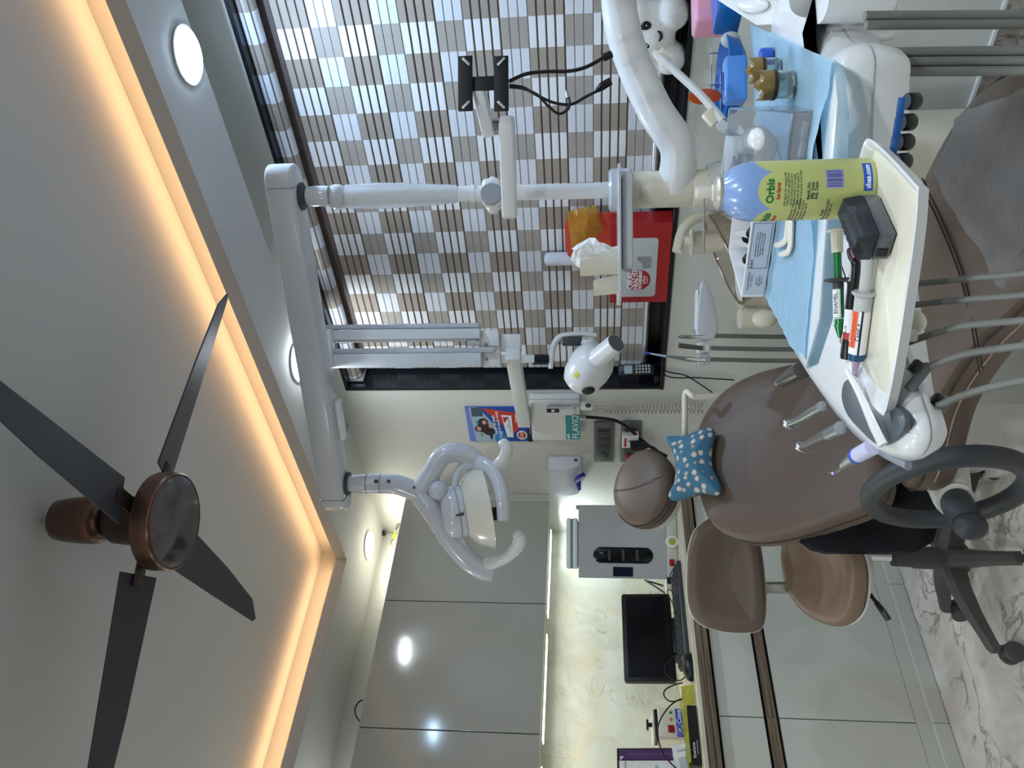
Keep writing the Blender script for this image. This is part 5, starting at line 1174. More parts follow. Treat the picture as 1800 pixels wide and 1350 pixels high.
# ---- clear acrylic organiser
AC = mat('clear_acrylic', (238, 242, 246), 0.06, var=0, trans=0.93, ior=1.12)
ob_ = onZ(1437, 205, 0.921)
og = thing('acrylic_organiser', 'clear acrylic organiser box with sloping lid behind the spray can', 'organiser', onZ(1410, 260, 0.92))
def apan(name, px4, th=0.0018, m=AC):
    P = px4; n = (P[1]-P[0]).cross(P[3]-P[0]).normalized(); return obj(name, loft(nb(), [[p-n*th/2 for p in P], [p+n*th/2 for p in P]]), m, og, smooth=False)
zb = 0.922
A_ = onZ(1430, 196, zb); B_ = onZ(1414, 330, zb); C_ = onZ(1372, 318, zb); D_ = onZ(1396, 186, zb)
hh_ = V((0, 0, 0.085))
apan('floor', [A_, B_, C_, D_], 0.004, CLRM); apan('right_wall', [A_, D_, D_+hh_, A_+hh_*0.30]); apan('rear_wall', [D_, C_, C_+hh_, D_+hh_])
apan('left_wall', [B_, C_, C_+hh_, B_+hh_*0.3]); apan('front_wall', [A_, B_, B_+hh_*0.25, A_+hh_*0.25]); apan('sloping_lid', [A_+hh_*0.30, B_+hh_*0.30, C_+hh_*1.02, D_+hh_*1.02])
for k in range(3):
    q = A_*(0.8-k*0.25)+B_*(0.2+k*0.25); obj('white_rib', bx(nb(), q+FH*0.008+Z1*0.006, (0.022, 0.006, 0.008), KF, bev=0.001), PLASTICM, og)
bm = nb(); M = frame(RH, FH, Z1); bx(bm, onZ(1300, 300, 0.99), (0.11, 0.07, 0.05), TF, bev=0.012); 
cl = obj('clear_tub', bm, AC); tag(cl, 'clear lidded plastic tub with loose packets behind the aerosol can', 'tub')
cl.location.z = 0.921+0.026+0.02; cl.location = onZ(1318, 300, 0.947)
random.seed(11)
PKT = mat('milky_packet', (210, 212, 214), 0.4, var=0.05, trans=0.2)
for k, (x, y, dz) in enumerate(((1290, 270, 0.99), (1285, 310, 0.995), (1310, 330, 0.985))):
    tag(obj('packet', bx(nb(), onZ(x, y, dz), (0.05, 0.035, 0.004), TF @ rz(0.4*k) @ rx(0.5-0.3*k), bev=0.001), PKT), ['milky packet lying on the tub nearest the film holder', 'milky packet lying on the tub behind the can', 'milky packet lying on the tub at the can shoulder'][k], 'packet', 'packets on the tub')
# white bent mouth prop
bm = nb(); tube(bm, [onZ(1310, 262, 0.975), onZ(1318, 246, 0.978), onZ(1334, 243, 0.975), onZ(1345, 256, 0.966), onZ(1344, 276, 0.96), onZ(1330, 290, 0.958)], [0.012, 0.015, 0.016, 0.015, 0.013, 0.012], n=14, flat=0.7)
bx(bm, onZ(1318, 281, 0.97), (0.02, 0.014, 0.012), TF, bev=0.004)
tag(obj('mouth_prop', bm, PLASTIC), 'white curved plastic mouth prop between the organiser and the can', 'mouth prop')
# long film holder
fh = thing('film_holder', 'long pale plastic film holder rod with two square white bite blocks', 'film holder', at(1275, 215, 1.18))
GRY = mat('pale_grey_plastic', (190, 196, 198), 0.35, var=0.02)
obj('rod', tube(nb(), [at(1152, 92, 1.23), at(1190, 128, 1.20), at(1230, 165, 1.17), at(1272, 213, 1.14)], 0.0062, n=10, sub=3), GRY, fh)
M = frame(RGT*0.75+UPV*0.65, UPV*0.75-RGT*0.65, -FWD)
obj('bite_block', bx(nb(), at(1165, 101, 1.225), (0.024, 0.018, 0.011), M, bev=0.002), OLDW, fh); obj('bite_block', bx(nb(), at(1250, 206, 1.15), (0.022, 0.018, 0.012), M, bev=0.002), OLDW, fh)
bm = nb(); lathe(bm, [(0.0, 0.004), (0.007, 0.004), (0.008, 0), (0.007, -0.004), (0, -0.004)], at(1270, 221, 1.13), axis_frame(CAM-at(1270, 221, 1.13)), n=20); obj('joint', bm, GRY, fh)
bm = nb(); tube(bm, [at(1275, 222, 1.13)+FH*0.012, onZ(1330, 245, 0.93)+Z1*0.012, onZ(1344, 250, 0.9285)], 0.005, n=10, sub=3); obj('support_leg', bm, GRY, fh)
# jars with prophy crowns
RES = mat('brown_resin', (150, 126, 74), 0.3, var=0.25, scale=60, trans=0.25)
JG = mat('jar_glass', (220, 230, 224), 0.05, var=0, trans=0.92, ior=1.3)
def jar(px, py, lbl, s=1.0):
    p = onZ(px, py, 0.922); t = thing('glass_jar', lbl, 'jar', p, 'small jars on the bib')
    obj('glass', lathe(nb(), [(0, 0), (0.0165*s, 0), (0.0185*s, 0.003), (0.0185*s, 0.022*s), (0.0165*s, 0.0225*s), (0.0165*s, 0.005), (0, 0.004)], p, n=30), JG, t)
    rg = []; n_ = 30
    prof = [(0.0170, 0.021), (0.0195, 0.023), (0.0200, 0.036), (0.0195, 0.041)]
    bm = nb(); rr = [[p + V((r*s*cos(2*pi*i/n_), r*s*sin(2*pi*i/n_), z*s + (0.008*s*max(0, sin(2*pi*i/n_*4)) if k >= 3 else 0))) for i in range(n_)] for k, (r, z) in enumerate(prof)]
    rr.append([p + V((0.012*s*cos(2*pi*i/n_), 0.012*s*sin(2*pi*i/n_), 0.038*s)) for i in range(n_)]); loft(bm, rr); obj('crown_lid', bm, RES, t)
    obj('dark_band', lathe(nb(), [(0.0196*s, 0.0235*s), (0.0204*s, 0.0235*s), (0.0204*s, 0.0275*s), (0.0196*s, 0.0275*s)], p, n=30), mat('jar_band', (52, 44, 34), 0.4, var=0.05), t)
jar(1393, 148, 'glass jar with brown crown shaped lid nearer on the bib', 1.0); jar(1368, 122, 'glass jar with brown crown shaped lid behind its twin', 0.92)
tag(obj('blue_stopper', lathe(nb(), [(0, 0), (0.012, 0), (0.012, 0.015), (0.010, 0.018), (0, 0.018)], onZ(1356, 98, 0.922), n=20), mat('cap_blue', (52, 96, 200), 0.3, var=0.03)), 'little bright blue stopper behind the two glass jars', 'stopper')
# blue boxes
BL1 = mat('mid_blue_box', (84, 142, 216), 0.3, var=0.03, coat=0.2); BL2 = mat('deep_blue', (0, 98, 176), 0.35, var=0.04)
p = onZ(1322, 136, 0.922); kf = frame(RH, FH, Z1)
b_ = thing('blue_box', 'mid blue rounded plastic box standing beside the film holder', 'box', p)
obj('body', bx(nb(), p+Z1*0.027+FH*0.012, (0.078, 0.034, 0.038), kf, bev=0.006, seg=3), BL1, b_)
obj('clasp', bx(nb(), p+Z1*0.0465+FH*0.012, (0.03, 0.006, 0.003), kf, bev=0.001), BLUEINK, b_)
bm = nb(); lathe(bm, [(0.0, 0.0), (0.05, 0.0), (0.072, 0.012), (0.080, 0.036), (0.077, 0.037), (0.068, 0.014), (0.047, 0.004), (0, 0.004)], onZ(1318, 112, 0.922)+FH*0.07, n=36)
tag(obj('blue_dish', bm, BL2), 'deep blue round plastic dish behind the jars', 'dish')
p = onZ(1300, 30, 0.922)
b_ = thing('flat_blue_carton', 'deep blue carton with lighter top beside the pink box', 'box', p)
obj('body', bx(nb(), p+Z1*0.022+RH*0.03, (0.09, 0.07, 0.044), kf @ rz(0.3), bev=0.003), BL2, b_); obj('top_panel', bx(nb(), p+Z1*0.0448+RH*0.03, (0.084, 0.064, 0.002), kf @ rz(0.3)), mat('top_blue', (70, 104, 186), 0.4, var=0.03), b_, smooth=False)
p = onZ(1298, 22, 0.922)+FH*0.09
tag(obj('pink_box', bx(nb(), p+Z1*0.036+RH*0.060, (0.105, 0.07, 0.072), kf @ rz(0.1), bev=0.008, seg=3), mat('pink_plastic', (226, 160, 186), 0.4, var=0.03)), 'pale pink plastic box at the top right beside the tooth toy', 'box')
# chrome rack with orange shield
t = thing('wire_rack', 'low chrome wire rack with clear knob standing behind the blue box', 'rack', onZ(1290, 130, 0.922))
zr = 0.922
for dz_ in (0.0, 0.018):
    obj('rail', tube(nb(), [onZ(1302, 200, zr)+Z1*(0.028+dz_)+FH*0.05, onZ(1302, 60, zr)+Z1*(0.028+dz_)+FH*0.05], 0.0016, n=8, sub=1), CHROME, t)
for yy in (72, 130, 190): obj('post', tube(nb(), [onZ(1302, yy, zr)+FH*0.05, onZ(1302, yy, zr)+Z1*0.05+FH*0.05], 0.0016, n=8, sub=1), CHROME, t)
obj('clear_knob', ball(nb(), at(1284, 70, 1.40), (0.014, 0.014, 0.017)), CLRM, t)
p = at(1240, 170, 1.40)
bm = prism(nb(), [(0.014*cos(a)*1.0, 0.030*sin(a) if sin(a) > 0 else 0.028*sin(a)) for a in [2*pi*i/28 for i in range(28)]], -0.0015, 0.0015, frame(RH, Z1, -FH), p, bev=0.0006)
tag(obj('light_shield', bm, mat('orange_shield', (196, 84, 30), 0.12, var=0.05, trans=0.35)), 'orange oval light shield standing up behind the film holder', 'shield')
# ================================================================== ON THE WINDOW WALL
def wallbox(bm, x0, x1, y0, y1, z0, z1, bev=0.003): return bx(bm, ((x0+x1)/2, (y0+y1)/2, (z0+z1)/2), (x1-x0, y1-y0, z1-z0), bev=bev)
# poster
PXL, PXR, PZ0, PZ1 = -2.598, -2.380, 1.457, 1.738
pw_, ph_ = PXR-PXL, PZ1-PZ0
po_ = thing('poster', 'blue and red toothpaste poster with smiling family on the window wall', 'poster', ((PXL+PXR)/2, 2.296, (PZ0+PZ1)/2))
PBLUE = mat('poster_blue', (36, 78, 168), 0.35, var=0.04)
sheet = obj('sheet', wallbox(nb(), PXL, PXR, 2.294, 2.299, PZ0, PZ1, 0.0005), PBLUE, po_, smooth=False)
def pp_(u, v): return (PXL+u*pw_, PZ1-v*ph_)
LAY = [2.2937]
def pshape(name, pts, c, key, par=sheet):
    LAY[0] -= 0.00012
    q = [pp_(u, v) for u, v in pts]
    M = frame((1, 0, 0), (0, 0, 1), (0, -1, 0))
    return obj(name, prism(nb(), q, -0.0002, 0.0, M, (0, LAY[0], 0)), mat(key, c, 0.4, var=0), par, smooth=False)
def pell(name, u, v, ru, rv, c, key):
    return pshape(name, [(u+ru*cos(2*pi*i/20), v+rv*sin(2*pi*i/20)) for i in range(20)], c, key)
pshape('sky_band', [(0.0, 0.0), (1, 0), (1, 0.12), (0, 0.2)], (110, 130, 210), 'poster_sky')
pshape('photo_panel', [(0.0, 0.10), (1.0, 0.06), (1.0, 0.20), (0.5, 0.42), (0.0, 0.42)], (168, 186, 200), 'poster_photo')
pshape('cupboard', [(0.74, 0.09), (0.99, 0.09), (0.99, 0.26), (0.74, 0.26)], (66, 84, 98), 'poster_cupboard')
pshape('light_blue_panel', [(0.0, 0.40), (0.42, 0.42), (0.3, 0.56), (0.0, 0.60)], (44, 134, 200), 'poster_light')
pshape('red_triangle', [(0.985, 0.25), (0.83, 0.80), (0.50, 0.86), (0.24, 0.71)], (196, 58, 46), 'poster_red')
pell('plant', 0.20, 0.20, 0.05, 0.022, (120, 170, 70), 'poster_green'); pshape('chair_shape', [(0.08, 0.33), (0.26, 0.33), (0.26, 0.37), (0.08, 0.37)], (22, 40, 62), 'poster_navy')
pshape('blue_block', [(0.50, 0.14), (0.62, 0.14), (0.62, 0.18), (0.50, 0.18)], (60, 150, 180), 'poster_teal')
for u, v, ru, rv in ((0.42, 0.25, 0.16, 0.10), (0.30, 0.33, 0.12, 0.09), (0.38, 0.16, 0.085, 0.055), (0.58, 0.25, 0.11, 0.075)):
    pell('dark_figure', u, v, ru, rv, (48, 40, 42), 'poster_dark')
for u, v in ((0.385, 0.172), (0.57, 0.265), (0.47, 0.36)): pell('face_patch', u, v, 0.062, 0.034, (206, 164, 140), 'poster_skin')
PWH = mat('poster_white', (238, 240, 242), 0.45, var=0)
def ptext(s, size, u, v, rot_=0.0, m=PWH, bold=0.0, sx=1.0):
    LAY[0] -= 0.00012; x, z_ = pp_(u, v); M = WF @ rz(rot_)
    return text('lettering', s, size, (x, LAY[0], z_), M, m, sheet, ext=0.00005, bold=bold, sx=sx)
ptext('Gentle on teeth,', 0.019, 0.50, 0.425, 0.06, bold=0.0003); ptext('Tough on tooth decay.', 0.019, 0.51, 0.485, 0.06, bold=0.0003)
pshape('tube_pack', [(0.79, 0.545), (0.77, 0.70), (0.13, 0.70), (0.14, 0.60), (0.20, 0.595)], (232, 234, 238), 'poster_pack')
pshape('pack_red', [(0.73, 0.565), (0.73, 0.66), (0.60, 0.60), (0.56, 0.575)], (186, 40, 60), 'poster_pack_red'); pshape('pack_stripe', [(0.70, 0.645), (0.70, 0.655), (0.30, 0.672), (0.30, 0.664)], (30, 100, 70), 'poster_pack_green')
ptext('Clove', 0.010, 0.45, 0.628, 0.03, BLACKINK)
ptext('Closed', 0.016, 0.68, 0.765, 0.06, bold=0.0003)
pell('badge_ring', 0.20, 0.835, 0.135, 0.082, (236, 230, 214), 'poster_ring'); pell('badge', 0.20, 0.835, 0.105, 0.062, (176, 40, 36), 'poster_badge')
ptext('PROTECTION\nFOR TEETH', 0.0085, 0.20, 0.835, 0.0, PWH, bold=0.0002)
pshape('footer', [(0, 0.925), (1, 0.925), (1, 1), (0, 1)], (20, 26, 56), 'poster_footer')
ptext('for teeth and gums - brush twice daily', 0.0065, 0.45, 0.962)
# soap dispenser
sx1 = onY(990, 801, 2.3).x; yf = onX(990, 824, sx1).y; sx0 = onY(990, 872, yf).x
z1s, z0s = onY(966, 850, yf).z, onY(1021, 835, yf).z
so2 = thing('soap_dispenser', 'white wall soap dispenser with blue lever beside the upper cabinet', 'soap dispenser', ((sx0+sx1)/2, 2.298, z0s))
prof_ = [(2.298, z0s), (yf+0.045, z0s), (yf+0.015, z0s+0.012), (yf+0.002, z0s+0.040), (yf, z0s+0.07), (yf, z1s), (2.298, z1s)]
MX = frame((0, 1, 0), (0, 0, 1), (1, 0, 0))
obj('case', prism(nb(), prof_, sx0, sx1, MX, bev=0.004), mat('dispenser_white', (208, 212, 222), 0.3, var=0.02), so2)
pb = V(((sx0+sx1)/2-0.02, yf-0.008, z0s+0.012))
BLV = mat('cobalt_lever', (28, 28, 150), 0.3, var=0.03)
bm = nb(); bx(bm, onY(1017, 853, yf-0.006), (0.06, 0.022, 0.022), bev=0.006); tube(bm, [onY(1014, 845, yf-0.01), onY(1019, 838, yf-0.02), onY(1026, 834, yf-0.03)], [0.012, 0.012, 0.009], n=12); obj('lever', bm, BLV, so2)
obj('lock', cyl(nb(), (sx1-0.001, yf+0.05, z0s+0.022), (sx1+0.0015, yf+0.05, z0s+0.022), 0.008), DGREY, so2)
# switch plates
SWG = mat('switch_grey', (96, 100, 98), 0.45, var=0.04); SWD = mat('switch_dark', (66, 70, 70), 0.4, var=0.04)
def plate(lbl, z0, z1):
    t = thing('switch_plate', lbl, 'switch plate', (-2.60, 2.296, z0)); obj('frame_plate', wallbox(nb(), -2.73, -2.469, 2.286, 2.299, z0, z1, 0.004), SWG, t); return t
t = plate('upper grey wall switch plate with rockers and round fan knob', 1.102, 1.188)
obj('insert', wallbox(nb(), -2.715, -2.505, 2.283, 2.288, 1.118, 1.174, 0.002), SWD, t)
for k in range(3): obj('rocker', bx(nb(), (-2.535-k*0.045, 2.281, 1.146), (0.042, 0.007, 0.05), rx(0.12), bev=0.002), SWD, t)
obj('fan_knob', lathe(nb(), [(0, 0.014), (0.015, 0.013), (0.018, 0), (0, 0)], (-2.688, 2.284, 1.146), frame((1, 0, 0), (0, 0, 1), (0, -1, 0)), n=26), SWG, t)
t = plate('lower grey wall switch plate holding the white multi plug', 0.988, 1.074)
obj('insert', wallbox(nb(), -2.715, -2.505, 2.283, 2.288, 1.004, 1.060, 0.002), SWD, t); obj('rocker', bx(nb(), (-2.53, 2.281, 1.032), (0.045, 0.007, 0.05), rx(0.12), bev=0.002), SWD, t)
obj('red_switch', bx(nb(), (-2.685, 2.280, 1.036), (0.03, 0.01, 0.026), bev=0.002), mat('red_rocker', (150, 26, 34), 0.3, var=0.04), t)
t = thing('multi_plug', 'white multi plug adaptor with red stripe in the lower switch plate', 'plug', (-2.6, 2.26, 1.03))
a, b_ = onY(1094, 767, 2.25), onY(1122, 788, 2.25)
obj('body', wallbox(nb(), b_.x, a.x, 2.25, 2.284, b_.z, a.z, 0.004), PLASTICM, t); obj('red_stripe', wallbox(nb(), b_.x+0.01, a.x-0.012, 2.2485, 2.252, a.z-0.018, a.z-0.008, 0.001), mat('stripe_red', (170, 36, 42), 0.4, var=0), t)
for k in range(3): obj('hole', lathe(nb(), [(0, 0.001), (0.004, 0.001), (0.004, -0.001), (0, -0.001)], (a.x-0.03-0.012*(k == 1), 2.2495, a.z-0.030-0.012*k), frame((1, 0, 0), (0, 0, 1), (0, -1, 0)), n=12), BLACKP, t)
t = thing('black_plug', 'black charger plug pushed into the white multi plug', 'plug', onY(1118, 783, 2.235))
obj('body', tube(nb(), [onY(1108, 784, 2.235), onY(1128, 784, 2.235), onY(1136, 784, 2.235), onY(1142, 784, 2.235)], [0.024, 0.024, 0.012, 0.006], n=12, sub=2), BLACKP, t); obj('cord', tube(nb(), [onY(1140, 784, 2.235), onY(1150, 786, 2.24), onY(1165, 800, 2.25), onY(1175, 815, 2.26)], 0.0025, n=6), CABLE, t)
t = thing('thick_cable', 'thick black cable leaving the wall box and sagging past the switch plates', 'cable', onY(1024, 733, 2.26))
obj('gland', tube(nb(), [onY(1019, 734, 2.26), onY(1030, 734, 2.26)], 0.011, n=12, sub=1), STEEL, t)
obj('cord', tube(nb(), [onY(x, y, 2.262) for x, y in ((1028, 733), (1055, 735), (1080, 739), (1100, 749), (1122, 768), (1145, 787), (1172, 802))], 0.007, n=10), CABLE, t)
# remote handset, exposure button and their coiled cords
t = thing('remote_handset', 'white remote handset with black oval display hung on the wall box', 'remote', onY(990, 716, 2.17))
hb2 = obj('body', bx(nb(), onY(985, 722, ky-0.014), (0.044, 0.018, 0.115), bev=0.007, seg=3), PLASTICM, t); obj('display', bx(nb(), onY(972, 722, ky-0.0235), (0.022, 0.003, 0.052), bev=0.0014), BLACKP, hb2)
obj('display_icon', bx(nb(), onY(972, 722, ky-0.0252), (0.012, 0.0008, 0.012)), WHITEINK, hb2, smooth=False)
obj('key_ring', tube(nb(), [onY(1004, 716, ky-0.02), onY(1012, 712, ky-0.022), onY(1021, 715, ky-0.02), onY(1013, 719, ky-0.02)], 0.003, n=6, closed=False), STEEL, t)
t = thing('exposure_switch', 'white hand switch with black button dangling beneath the wall box', 'switch', onY(1032, 712, 2.2))
hb3 = obj('body', bx(nb(), onY(1032, 713, 2.20), (0.046, 0.018, 0.05), bev=0.008, seg=3), PLASTICM, t); obj('button', lathe(nb(), [(0, 0.002), (0.011, 0.0015), (0.0115, -0.001), (0, -0.001)], onY(1034, 713, 2.189), frame((1, 0, 0), (0, 0, 1), (0, -1, 0)), n=20), BLACKP, hb3)
COIL = mat('ivory_coil', (186, 180, 164), 0.4, var=0)
def coil(lbl, a, lead, end, turns):
    t = thing('coiled_cord', lbl, 'cord', a); obj('lead', tube(nb(), lead, 0.0019, n=6), COIL, t)
    p, q = lead[-1], end; M = axis_frame(q-p); pts = []
    N_ = turns*9
    for i in range(N_+1):
        an = 2*pi*turns*i/N_; rr = 0.0100*min(1, i/12); pts.append(p+(q-p)*(i/N_)+M @ V((rr*cos(an), rr*sin(an), 0)))
    obj('spiral', tube(nb(), pts, 0.0024, n=5, sub=1), COIL, t)
coil('ivory coiled cord nearer the window frame', onY(1044, 714, 2.25), [onY(1044, 714, 2.22), onY(1060, 714, 2.25), onY(1072, 713, 2.26), onY(1080, 716, 2.26)], onY(1236, 711, 2.262), 24)
coil('ivory coiled cord hanging further from the window frame', onY(1022, 721, 2.25), [onY(1018, 721, 2.2), onY(1040, 721, 2.25), onY(1056, 720, 2.26), onY(1062, 722, 2.26)], onY(1236, 723, 2.262), 26)

# ================================================================== ON THE WINDOW SILL
SZ = WZ0+0.012
pc_ = onZ(1156, 634, SZ); pc_.y = 2.352
t = thing('charging_cradle', 'black phone charging cradle on the granite sill', 'cradle', pc_)
QH = frame(RH, FH, Z1)
obj('base', bx(nb(), (pc_.x, 2.345, SZ+0.012), (0.09, 0.075, 0.022), rz(-0.25), bev=0.006, seg=3), BLACKP, t); obj('rear_wing', bx(nb(), (pc_.x+0.012, 2.360, SZ+0.045), (0.085, 0.016, 0.07), rz(-0.25) @ rx(-0.25), bev=0.005), BLACKP, t)
fc = onY(1119, 650, 2.325); PF = frame(RH*1.0+FH*0.25, Z1, -FH+RH*0.25); fx = (RH+FH*0.2).normalized(); fz = (-(FH)*0.97+RH*0.2+Z1*0.18).normalized(); fy = fz.cross(fx).normalized(); fx = fy.cross(fz); PF = frame(fx, fy, fz)
t = thing('phone_handset', 'black cordless phone handset with lit display standing in its cradle', 'phone', fc)
hbody = obj('body', bx(nb(), fc, (0.046, 0.150, 0.022), PF, bev=0.008, seg=3), BLACKP, t); obj('screen', bx(nb(), fc+PF @ V((0, 0.032, 0.0112)), (0.034, 0.032, 0.001), PF), mat('phone_lcd', (150, 164, 166), 0.2, var=0.1), hbody, smooth=False)
KEY = mat('phone_key', (170, 168, 164), 0.4, var=0)
for r_ in range(5):
    for c2 in range(3): obj('key', bx(nb(), fc+PF @ V(((c2-1)*0.0125, -0.002-r_*0.0125, 0.0112)), (0.009, 0.008, 0.002), PF, bev=0.0008), KEY, hbody)
for i, pts in enumerate(([(1165, 650), (1180, 655), (1205, 660), (1230, 675), (1252, 690)], [(1164, 658), (1185, 664), (1225, 664), (1290, 668)])):
    t = thing('thin_wire', ['thin black wire curving down from the sill to behind the chair back', 'thin black wire running straight down from the phone cradle'][i], 'wire', onY(*pts[0], 2.285)); obj('cord', tube(nb(), [onY(x, y, 2.285) for x, y in pts], 0.0026, n=6), CABLE, t)
# red display box
Yb0 = 2.288
xL, xR = onY(1150, 531, Yb0).x, onY(1150, 392, Yb0).x
zt = onY(1072, 533, Yb0).z
t = thing('display_box', 'red counter display box with white printed front panel on the sill', 'box', ((xL+xR)/2, 2.33, SZ))
bodyb = obj('body', wallbox(nb(), xL, xR, Yb0, 2.362, SZ, zt, 0.001), RED, t, smooth=False)
bp = []
cxm = (xL+xR)/2
zb_ = onY(993, 420, 2.34).z
w0 = onY(1040, 376, 2.345).x; w1 = onY(1040, 458, 2.345).x
bp = [(w1, zt-0.02), (w0, zt-0.02), (w0, zb_-0.03), (w0-0.02, zb_-0.008), (w0-0.05, zb_), (w1+0.05, zb_), (w1+0.02, zb_-0.010), (w1, zb_-0.03)]
obj('rounded_back', prism(nb(), bp, -0.0015, 0.0015, WF, (0, 2.350, 0)), mat('orange_red_card', (214, 78, 58), 0.4, var=0.04), t, smooth=False)
pa, pb_ = onY(1088, 522, Yb0-0.001), onY(1158, 418, Yb0-0.001)
pcx, pcz = (pa.x+pb_.x)/2, (pa.z+pb_.z)/2
pan = obj('panel', prism(nb(), rrect(pb_.x-pa.x, pa.z-pb_.z, 0.014, 5), -0.001, 0.0005, WF, (pcx, Yb0-0.0006, pcz)), mat('silver_panel', (196, 200, 202), 0.35, var=0.02), t, smooth=False)
hx = pa.x + (pb_.x-pa.x)*0.30; hz_ = pcz
badge = [(-0.045, 0.030), (0.040, 0.030), (0.047, 0.0)]+[(0.047*cos(a), 0.044*sin(a)-0.004) for a in [-pi*i/12 for i in range(1, 12)]]+[(-0.047, 0.0)]
obj('badge', prism(nb(), [(p[0]*0.95, p[1]*0.95) for p in badge], -0.0005, 0.0003, WF, (hx, Yb0-0.0012, hz_)), mat('badge_red', (176, 30, 44), 0.4, var=0), pan, smooth=False)
for s_, sz_, dz_, sx_2 in (('ORAL', 0.030, 0.026, 1.05), ('HEALTH', 0.021, 0.006, 1.08), ('MOVEMENT', 0.0155, -0.010, 1.02), ('Colgate', 0.012, -0.022, 1.0)):
    text('lettering', s_, sz_, (hx, Yb0-0.0017, hz_+dz_), WF, PWH, pan, ext=0.0001, bold=0.0008 if sz_ > 0.013 else 0.0002, sx=sx_2)
obj('smile', tube(nb(), [V((hx+0.018*sin(a), Yb0-0.0017, hz_-0.022-0.013*cos(a))) for a in [-1.1+2.2*i/8 for i in range(9)]], 0.0011, n=6, sub=1), PWH, pan)
obj('grey_shape', prism(nb(), [(0.0, 0), (0.05, 0), (0.05, 0.05), (0.035, 0.05), (0.02, 0.03), (0, 0.03)], -0.0004, 0.0002, WF, (pcx+0.0, Yb0-0.0012, pb_.z+0.02)), mat('panel_grey', (150, 152, 150), 0.5, var=0.02), pan, smooth=False)
YEL = mat('amber_film', (224, 190, 96), 0.12, var=0.12, scale=20, trans=0.6, ior=1.2, bump=0.9, bscale=35)
q = [onY(996, 372, 2.325), onY(1046, 360, 2.318), onY(1061, 404, 2.318), onY(1008, 458, 2.325)]
bm = nb(); rows = []
for j in range(9):
    r_ = []
    for i in range(9):
        u, v = i/8, j/8; p = (q[0]*(1-u)+q[1]*u)*(1-v)+(q[3]*(1-u)+q[2]*u)*v; r_.append(p - V((0, 0.02*sin(u*pi)*sin(v*pi)+0.004*sin(u*19+v*7), 0)))
    rows.append(r_)
loft(bm, rows, close=False, caps=False); bmesh.ops.solidify(bm, geom=bm.faces[:], thickness=0.008)
tag(obj('film_pouch', bm, YEL), 'crinkled amber film pouch leaning on the red display box', 'pouch')
bc2 = onY(980, 455, 2.366); zt2 = onY(956, 455, 2.366).z
tag(obj('white_bottle', lathe(nb(), [(0, SZ), (0.024, SZ), (0.025, SZ+0.01), (0.025, zt2-0.022), (0.023, zt2-0.010), (0.015, zt2-0.003), (0, zt2)], (bc2.x, 2.366, 0), n=30), mat('milky_bottle', (214, 214, 222), 0.3, var=0.02)), 'slim milky white bottle with domed top behind the red display', 'bottle')
# tooth toy
PL = mat('white_plush', (232, 232, 230), 0.9, var=0.03, scale=40, bump=0.6, bscale=220)
tc0 = onY(1160, 62, 2.33)
t = thing('tooth_toy', 'white plush tooth toy with smiling face sitting on the sill', 'toy', (tc0.x, 2.33, SZ))
bm = nb(); g = nb(); cz = SZ
for (dx, dz, rx_, rz_2) in ((0.0, 0.105, 0.098, 0.075), (-0.050, 0.140, 0.055, 0.050), (0.050, 0.140, 0.055, 0.050), (-0.062, 0.045, 0.048, 0.050), (0.062, 0.045, 0.048, 0.050)):
    ball(bm, (tc0.x+dx, 2.325, cz+dz), (rx_, 0.052, rz_2), n=26, m=16)
def remesh(bm, vox, name, m, par):
    o = obj(name, bm, m, par); md = o.modifiers.new('r', 'REMESH'); md.mode = 'VOXEL'; md.voxel_size = vox
    sm = o.modifiers.new('s', 'SMOOTH'); sm.iterations = 12; sm.factor = 0.5
    dg = bpy.context.evaluated_depsgraph_get(); bpy.context.view_layer.update(); me = bpy.data.meshes.new_from_object(o.evaluated_get(bpy.context.evaluated_depsgraph_get())); o.modifiers.clear(); old = o.data; o.data = me; bpy.data.meshes.remove(old)
    for p in me.polygons: p.use_smooth = True
    return o
tbody = remesh(bm, 0.005, 'body', PL, t)
def facept(px, py): 
    p = onY(px, py, 2.28); return p
for (ex_, ey_) in ((1134, 45), (1135, 80)):
    p = facept(ex_, ey_)
    obj('eye', ball(nb(), p+V((0, -0.0005, 0)), (0.0125, 0.007, 0.0175)), BLACKP, tbody); obj('eye_glint', ball(nb(), p+V((0.002, -0.006, -0.003)), (0.003, 0.0015, 0.003)), WHITEINK, tbody)
    obj('brow', tube(nb(), [facept(ex_-11, ey_-9)+V((0, 0.004, 0)), facept(ex_-13, ey_)+V((0, 0.003, 0)), facept(ex_-9, ey_+8)+V((0, 0.004, 0))], 0.0015, n=6), BLACKP, tbody)
obj('mouth', tube(nb(), [facept(1155, 54), facept(1161, 58)+V((0, -0.003, 0)), facept(1162, 66)+V((0, -0.004, 0)), facept(1156, 74)], [0.0015, 0.0045, 0.0045, 0.0015], n=8), BLACKP, tbody)

